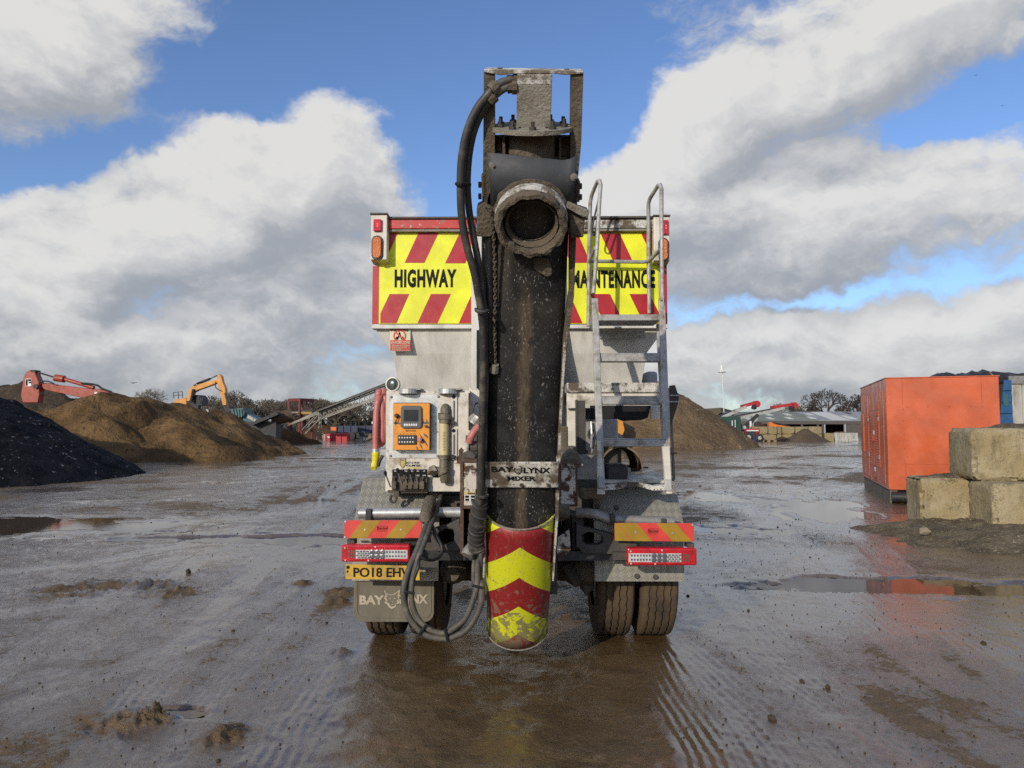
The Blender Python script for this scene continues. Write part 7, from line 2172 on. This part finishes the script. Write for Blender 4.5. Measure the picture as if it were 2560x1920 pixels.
part(GT, 'deck', 'conveyor_steel', lambda m: m.box((g3(1250, 0).x, GY0 - .4, g3(0, 628).z), (g3(1480, 0).x, GY0 + 2, g3(0, 612).z)))
part(GT, 'belt_cover', 'machine_dark', lambda m: m.bar(g3(1365, 605, -.5), g3(1490, 596, -.5), .8, .25))
part(GT, 'yellow_guard', 'board_amber', lambda m: m.pbox(g3(1365, 612, -1.2), g3(1470, 636, -1.2), .06))
part(GT, 'hanging_chain', 'machine_dark', lambda m: m.tube([g3(1300, 495, .2), g3(1302, 560, .2)], .04, 5).tube([g3(1420, 495, .2), g3(1418, 560, .2)], .06, 5))
part(GT, 'brace', 'gantry_red', lambda m: m.bar(g3(1250, 760, 0), g3(1350, 650, -.9), .12))

# long inclined conveyor with lattice frame
CYY = 72.0
c3 = lambda x, y, o=0: zB(x, y, CYY + o)
CV = thing('lattice_conveyor', 'long inclined lattice conveyor rising to the right behind the truck', 'conveyor', (c3(1400, 0).x, CYY, 0))
low, hig = c3(1080, 786), c3(2700, 190)
lowb, higb = c3(1110, 830), c3(2700, 280)
dirv = hig - low
part(CV, 'belt', 'machine_dark', lambda m: m.bar(c3(1540, 605), c3(2700, 150), 1.0, .22))
part(CV, 'upper_chord', 'conveyor_steel', lambda m: m.bar(c3(1240, 745), c3(2700, 190), .14, .16))
part(CV, 'upper_chord', 'conveyor_steel', lambda m: m.bar(c3(1240, 745, 1.1), c3(2700, 190, 1.1), .14, .16))
part(CV, 'lower_chord', 'conveyor_steel', lambda m: m.bar(c3(1540, 690), c3(2700, 265), .2, .26))
part(CV, 'lower_chord', 'conveyor_steel', lambda m: m.bar(c3(1540, 690, 1.1), c3(2700, 265, 1.1), .14, .16))
for kk in range(22):
    x = 1545 + kk * 52
    yt = 745 - (x - 1240) * .380; yb = 690 - (x - 1540) * .3664
    part(CV, 'lattice_strut', 'conveyor_steel', lambda m: m.bar(c3(x, yt - 38, -.1), c3(x, yb, -.1), .07))
    part(CV, 'lattice_brace', 'conveyor_steel', lambda m: m.bar(c3(x, yt, -.05), c3(x + 52, yb - 19, -.05), .06))
part(CV, 'walkway_rail', 'conveyor_steel', lambda m: m.bar(c3(1540, 600, -.5), c3(2700, 155, -.5), .05).bar(c3(1440, 745, -.3), c3(1540, 690, -.3), .07))
part(CV, 'lower_frame', 'conveyor_steel', lambda m: m.bar(c3(1080, 790), c3(1240, 700), .16).bar(c3(1110, 735), c3(1140, 815), .12).bar(c3(1190, 700), c3(1215, 800), .12).bar(c3(1110, 810), c3(1230, 805), .12).bar(c3(1240, 745), c3(1560, 600), .16))
ST_ = part(CV, 'stair', 'conveyor_steel', lambda m: m.bar(c3(1405, 838, -.6), c3(1542, 700, -.6), .2, .1).bar(c3(1370, 800, -.6), c3(1500, 660, -.6), .05).bar(c3(1420, 780, -.6), c3(1540, 640, -.6), .05))
for kk in range(9): part(ST_, 'tread', 'conveyor_steel', lambda m: m.bar(c3(1408 + 15 * kk, 832 - 15 * kk, -1.1), c3(1408 + 15 * kk, 832 - 15 * kk, -.2), .2, .05))
for x, yb in ((1560, 690), (2400, 375)):
    pt = c3(x, yb, .5)
    part(CV, 'trestle', 'conveyor_steel', lambda m: m.bar(pt, Vector((pt.x - .4, CYY + .5, 0)), .12).bar(pt, Vector((pt.x + .4, CYY + .5, 0)), .12))

# red skip and blue tipper
KY = 82.0
k3 = lambda x, y, o=0: zB(x, y, KY + o)
SKP = thing('skip', 'battered red skip in front of the blue tipper lorry', 'skip', (k3(1725, 0).x, KY, 0))
part(SKP, 'body', 'skip_red', lambda m: m.slab([k3(1618, 838), k3(1832, 832), k3(1836, 925), k3(1622, 927)], (0, 1.6, 0)), bevel=.04)
part(SKP, 'rib', 'skip_red', lambda m: m.bar(k3(1665, 838, -.06), k3(1668, 925, -.06), .12))
part(SKP, 'rib', 'skip_red', lambda m: m.bar(k3(1765, 836, -.06), k3(1768, 925, -.06), .12))
part(SKP, 'painted_mark', 'white_print', lambda m: m.slab([k3(1630, 862, -.03), k3(1655, 868, -.03), k3(1680, 858, -.03), k3(1676, 880, -.03), k3(1640, 882, -.03)], (0, .02, 0)))
m = MB(); m.slab([k3(1585, 845, .3), k3(1612, 838, .3), k3(1614, 925, .3), k3(1588, 925, .3)], (0, .9, 0))
tag(mesh_obj('concrete_block', m, 'weathered_board', bevel=.05), 'pale block standing left of the red skip', 'block')
TP = thing('tipper_lorry', 'tipper lorry with navy blue body parked beyond the yard', 'lorry', (k3(1920, 0, 4).x, KY + 4, 0))
part(TP, 'tipper_body', 'tipper_navy', lambda m: m.slab([k3(1742, 756, 4), k3(2160, 752, 4), k3(2160, 828, 4), k3(1735, 822, 4)], (0, 2.3, 0)), bevel=.05)
for kk in range(5): part(TP, 'body_rib', 'tipper_navy', lambda m: m.bar(k3(1790 + 75 * kk, 758, 3.95), k3(1790 + 75 * kk, 826, 3.95), .12))
TG = part(TP, 'tailgate', 'machine_dark', lambda m: m.slab([k3(1660, 755, 4), k3(1738, 752, 4), k3(1728, 825, 4), k3(1662, 828, 4)], (0, 2.2, 0)), bevel=.03)
part(TG, 'tailgate_sign', 'sign_orange', lambda m: m.pbox(k3(1668, 768, 3.95), k3(1722, 805, 3.95), .03))
part(TP, 'chassis', 'machine_dark', lambda m: m.box((k3(1740, 0, 4).x, KY + 4.2, k3(0, 880, 4).z), (k3(2250, 0, 4).x, KY + 6, k3(0, 830, 4).z)))
for x in (1885, 2120):
    zc = .52
    Wl = part(TP, 'wheel', 'machine_dark', lambda m: m.lathe([(.3, -.16), (.5, -.14), (.5, .16), (.3, .18)], Vector((k3(x, 0, 4).x, KY + 4.1, zc)), (0, 1, 0), 20), smooth=True)
    part(Wl, 'rim', 'dark_steel', lambda m: m.lathe([(.28, -.15), (.28, .1)], Vector((k3(x, 0, 4).x, KY + 4.1, zc)), (0, 1, 0), 16))
part(TP, 'side_guard', 'conveyor_steel', lambda m: m.pbox(k3(1950, 868, 3.9), k3(2040, 876, 3.9), .05).pbox(k3(1955, 880, 3.9), k3(1990, 905, 3.9), .3))
part(TP, 'cab', 'white_print', lambda m: m.slab([k3(2170, 720, 4), k3(2260, 720, 4), k3(2275, 800, 4), k3(2275, 880, 4), k3(2170, 880, 4)], (0, 2.2, 0)), bevel=.08)
part(TP, 'beacon', 'white_print', lambda m: m.pbox(k3(2085, 712, 3.9), k3(2120, 735, 3.9), .4))
m = MB(); m.slab([k3(2030, 905, -2), k3(2062, 835, -2), k3(2085, 850, -2), k3(2095, 920, -2), k3(1990, 925, -2)], (0, .8, 0))
tag(mesh_obj('loader_bucket', m, 'brown_bracket', bevel=.05), 'brown excavator bucket lying before the tipper lorry', 'bucket')

# birds
for lab, nx_, ny_, Y, s in (('small black bird in flight above the sand heap', 333, 957.5, 60, .30), ('tiny dark bird high in the blue at the upper right', 2440, 188, 70, .12), ('tiny dark bird near the right edge of the sky', 2507, 264, 70, .10)):
    p = A(nx_, ny_, Y)
    m = MB()
    m.blob(p, s * .30, .1, 2, .6)
    m.slab([p + Vector((-s * .1, 0, 0)), p + Vector((-s, .1, s * .12)), p + Vector((-s * .9, s * .35, s * .1)), p + Vector((-s * .1, s * .3, 0))], (0, 0, .03))
    m.slab([p + Vector((s * .1, 0, 0)), p + Vector((s, .1, s * .12)), p + Vector((s * .9, s * .35, s * .1)), p + Vector((s * .1, s * .3, 0))], (0, 0, .03))
    tag(mesh_obj('bird', m, 'bird_black'), lab, 'bird', 'birds')


# ================================================================== trees, bare for winter
def bare_tree(seed, height, spread, levels=6, trunk_r=.35, fork=.28):
    """Returns trunk and crown lists of (p, q, r0, r1)."""
    rnd_ = random.Random(seed)
    trunk, crown = [], []

    def grow(p, d, L, r, lev):
        n = 2 if lev < 2 else 1
        for k in range(n):
            q = p + d * (L / n)
            (trunk if lev < 2 else crown).append((p, q, r * (1 - .25 * k / n), r * (1 - .25 * (k + 1) / n)))
            p = q
            d = (d + Vector((rnd_.gauss(0, .10), rnd_.gauss(0, .10), rnd_.gauss(.02, .06)))).normalized()
        if lev >= levels: return
        kids = 3 if lev < 3 else rnd_.choice((2, 3, 3))
        for k in range(kids):
            az = 2 * math.pi * (k + rnd_.random() * .7) / kids + lev
            tilt = rnd_.uniform(.32, .78) * spread
            a_ = d.orthogonal().normalized(); b2 = d.cross(a_)
            nd = (d * math.cos(tilt) + (a_ * math.cos(az) + b2 * math.sin(az)) * math.sin(tilt))
            nd.z += .10 if lev < 4 else .02
            grow(p, nd.normalized(), L * rnd_.uniform(.60, .80), r * (.62 if lev < 3 else .58), lev + 1)
    grow(Vector((0, 0, 0)), Vector((rnd_.gauss(0, .04), rnd_.gauss(0, .04), 1)).normalized(), height * fork, trunk_r, 0)
    return trunk, crown


def limb_mesh(segs, n=4, rmin=.014):
    vs, fs = [], []
    for p, q, r0, r1 in segs:
        t = (q - p)
        if t.length < 1e-5: continue
        t.normalize()
        a_ = t.orthogonal().normalized(); b2 = t.cross(a_)
        o = len(vs)
        for c, r in ((p, max(r0, rmin)), (q, max(r1, rmin * .8))):
            for i in range(n):
                th = 2 * math.pi * i / n
                vs.append(c + a_ * (r * math.cos(th)) + b2 * (r * math.sin(th)))
        for i in range(n):
            j = (i + 1) % n
            fs.append((o + i, o + j, o + n + j, o + n + i))
    m = MB(); m.v = [tuple(v) for v in vs]; m.f = fs
    return m


def place_tree(label, nx, Y, top_ny, seed, spread, levels, tr, mat_='twig', base_z=0.0, rmin=.018, fork=.28):
    p = A(nx, 1065, Y)
    hgt = A(nx, top_ny, Y).z - base_z
    t_, c_ = bare_tree(seed, hgt, spread, levels, tr, fork)
    mx = max(max(s[1].z for s in c_), .1)
    f = hgt / mx
    sc_f = lambda segs: [(s[0] * f, s[1] * f, s[2], s[3]) for s in segs]
    o = thing('bare_tree', label, 'tree', (0, 0, 0), 'bare trees around the yard')
    mesh_obj('trunk', limb_mesh(sc_f(t_), 7, .05), 'bark', o, smooth=True)
    mesh_obj('crown', limb_mesh(sc_f(c_), 3, rmin), mat_, o)
    o.location = (p.x, Y, base_z)
    return o


place_tree('large bare oak standing alone behind the shed roof', 2068, 165, 970, 3, 1.12, 7, .55, 'bark', 0, .05, .24)
place_tree('bare tree partly hidden by the orange generator', 2150, 160, 984, 9, 1.0, 7, .45, 'bark', 0, .05)
place_tree('smaller bare tree right of the large oak', 2112, 172, 1000, 14, 1.1, 6, .4, 'bark', 0, .05)
place_tree('low bare scrub tree left of the large oak', 2025, 170, 1012, 17, 1.2, 6, .3, 'bark', 0, .05)
place_tree('low bare scrub tree at the left end behind the shed', 1990, 170, 1022, 19, 1.25, 6, .3, 'bark', 0, .05)
place_tree('small bare tree above the sand heap left of the yellow excavator', 395, 120, 970, 5, 1.15, 6, .28, 'twig_grey', 0, .025)
place_tree('round bare tree behind the yellow excavator arm', 588, 140, 975, 21, 1.15, 7, .4, 'twig_grey', 0, .05, .22)
place_tree('bare tree between the yellow cab and its stick', 540, 145, 988, 23, 1.2, 7, .4, 'twig_grey', 0, .05, .22)

# the wood behind the plant reads as one mass
vs_all, fs_all = [], []
variants = []
for sd in (31, 32, 33):
    t_, c_ = bare_tree(sd, 8.0, 1.1, 6, .22, .24)
    mx = max(s[1].z for s in c_)
    mm = limb_mesh([(s[0] * (8 / mx), s[1] * (8 / mx), s[2], s[3]) for s in t_ + c_], 3, .055)
    variants.append((np.array(mm.v), np.array(mm.f)))
off_ = 0
rt = random.Random(9)
V_all, F_all = [], []
spots = [(rt.uniform(600, 1010), rt.uniform(150, 200)) for _ in range(46)] + [(rt.uniform(440, 620), rt.uniform(170, 210)) for _ in range(8)] + [(rt.uniform(1940, 2330), rt.uniform(175, 200)) for _ in range(14)]
for nx_, Y in spots:
    v, f = variants[rt.randrange(3)]
    top = 998 + rt.uniform(-4, 20) + (12 if nx_ > 1500 else 0)
    if 900 < nx_ < 1100: top += 16
    p = A(nx_, 1065, Y); hh = A(nx_, top, Y).z
    s_ = hh / 8.0
    a_ = rt.uniform(0, 6.28)
    c, s = math.cos(a_), math.sin(a_)
    w_ = s_ * rt.uniform(1.0, 1.35)
    vv = np.stack([(v[:, 0] * c - v[:, 1] * s) * w_ + p.x, (v[:, 0] * s + v[:, 1] * c) * w_ + Y, v[:, 2] * s_], axis=1)
    V_all.append(vv); F_all.append(f + off_); off_ += len(v)
wmesh = fast_mesh('woodland', np.concatenate(V_all), np.concatenate(F_all))
wmesh.materials.append(MATS['twig'])
wood = bpy.data.objects.new('woodland', wmesh)
COL.objects.link(wood)
tag(wood, 'grey brown winter wood closing the view behind the plant', 'wood', kind='stuff')
# undergrowth along the foot of the wood
def scrub(name, label, n0, n1, Y, top, seed):
    m = MB()
    n = 90
    for r_ in range(3):
        for i in range(n + 1):
            nx_ = n0 + (n1 - n0) * i / n
            p = A(nx_, 1065, Y + 3 * r_)
            z = A(nx_, top, Y).z * (.55 + .45 * (math.sin(i * .9 + seed) * .3 + .5 + .35 * math.sin(i * 2.7) + .2 * math.sin(i * 5.1)))
            m.v.append((p.x, Y + 3 * r_ + .8 * math.sin(i * 1.9), z if r_ == 1 else -.2))
    m.f = [(r_ * (n + 1) + i, r_ * (n + 1) + i + 1, (r_ + 1) * (n + 1) + i + 1, (r_ + 1) * (n + 1) + i) for r_ in range(2) for i in range(n)]
    return tag(mesh_obj(name, m, 'hedge'), label, 'scrub', kind='stuff')
scrub('undergrowth', 'dark undergrowth along the foot of the far wood at left', 420, 1010, 205, 1030, 1)
scrub('undergrowth', 'dark undergrowth behind the shed roof at right', 1900, 2400, 205, 1032, 2)
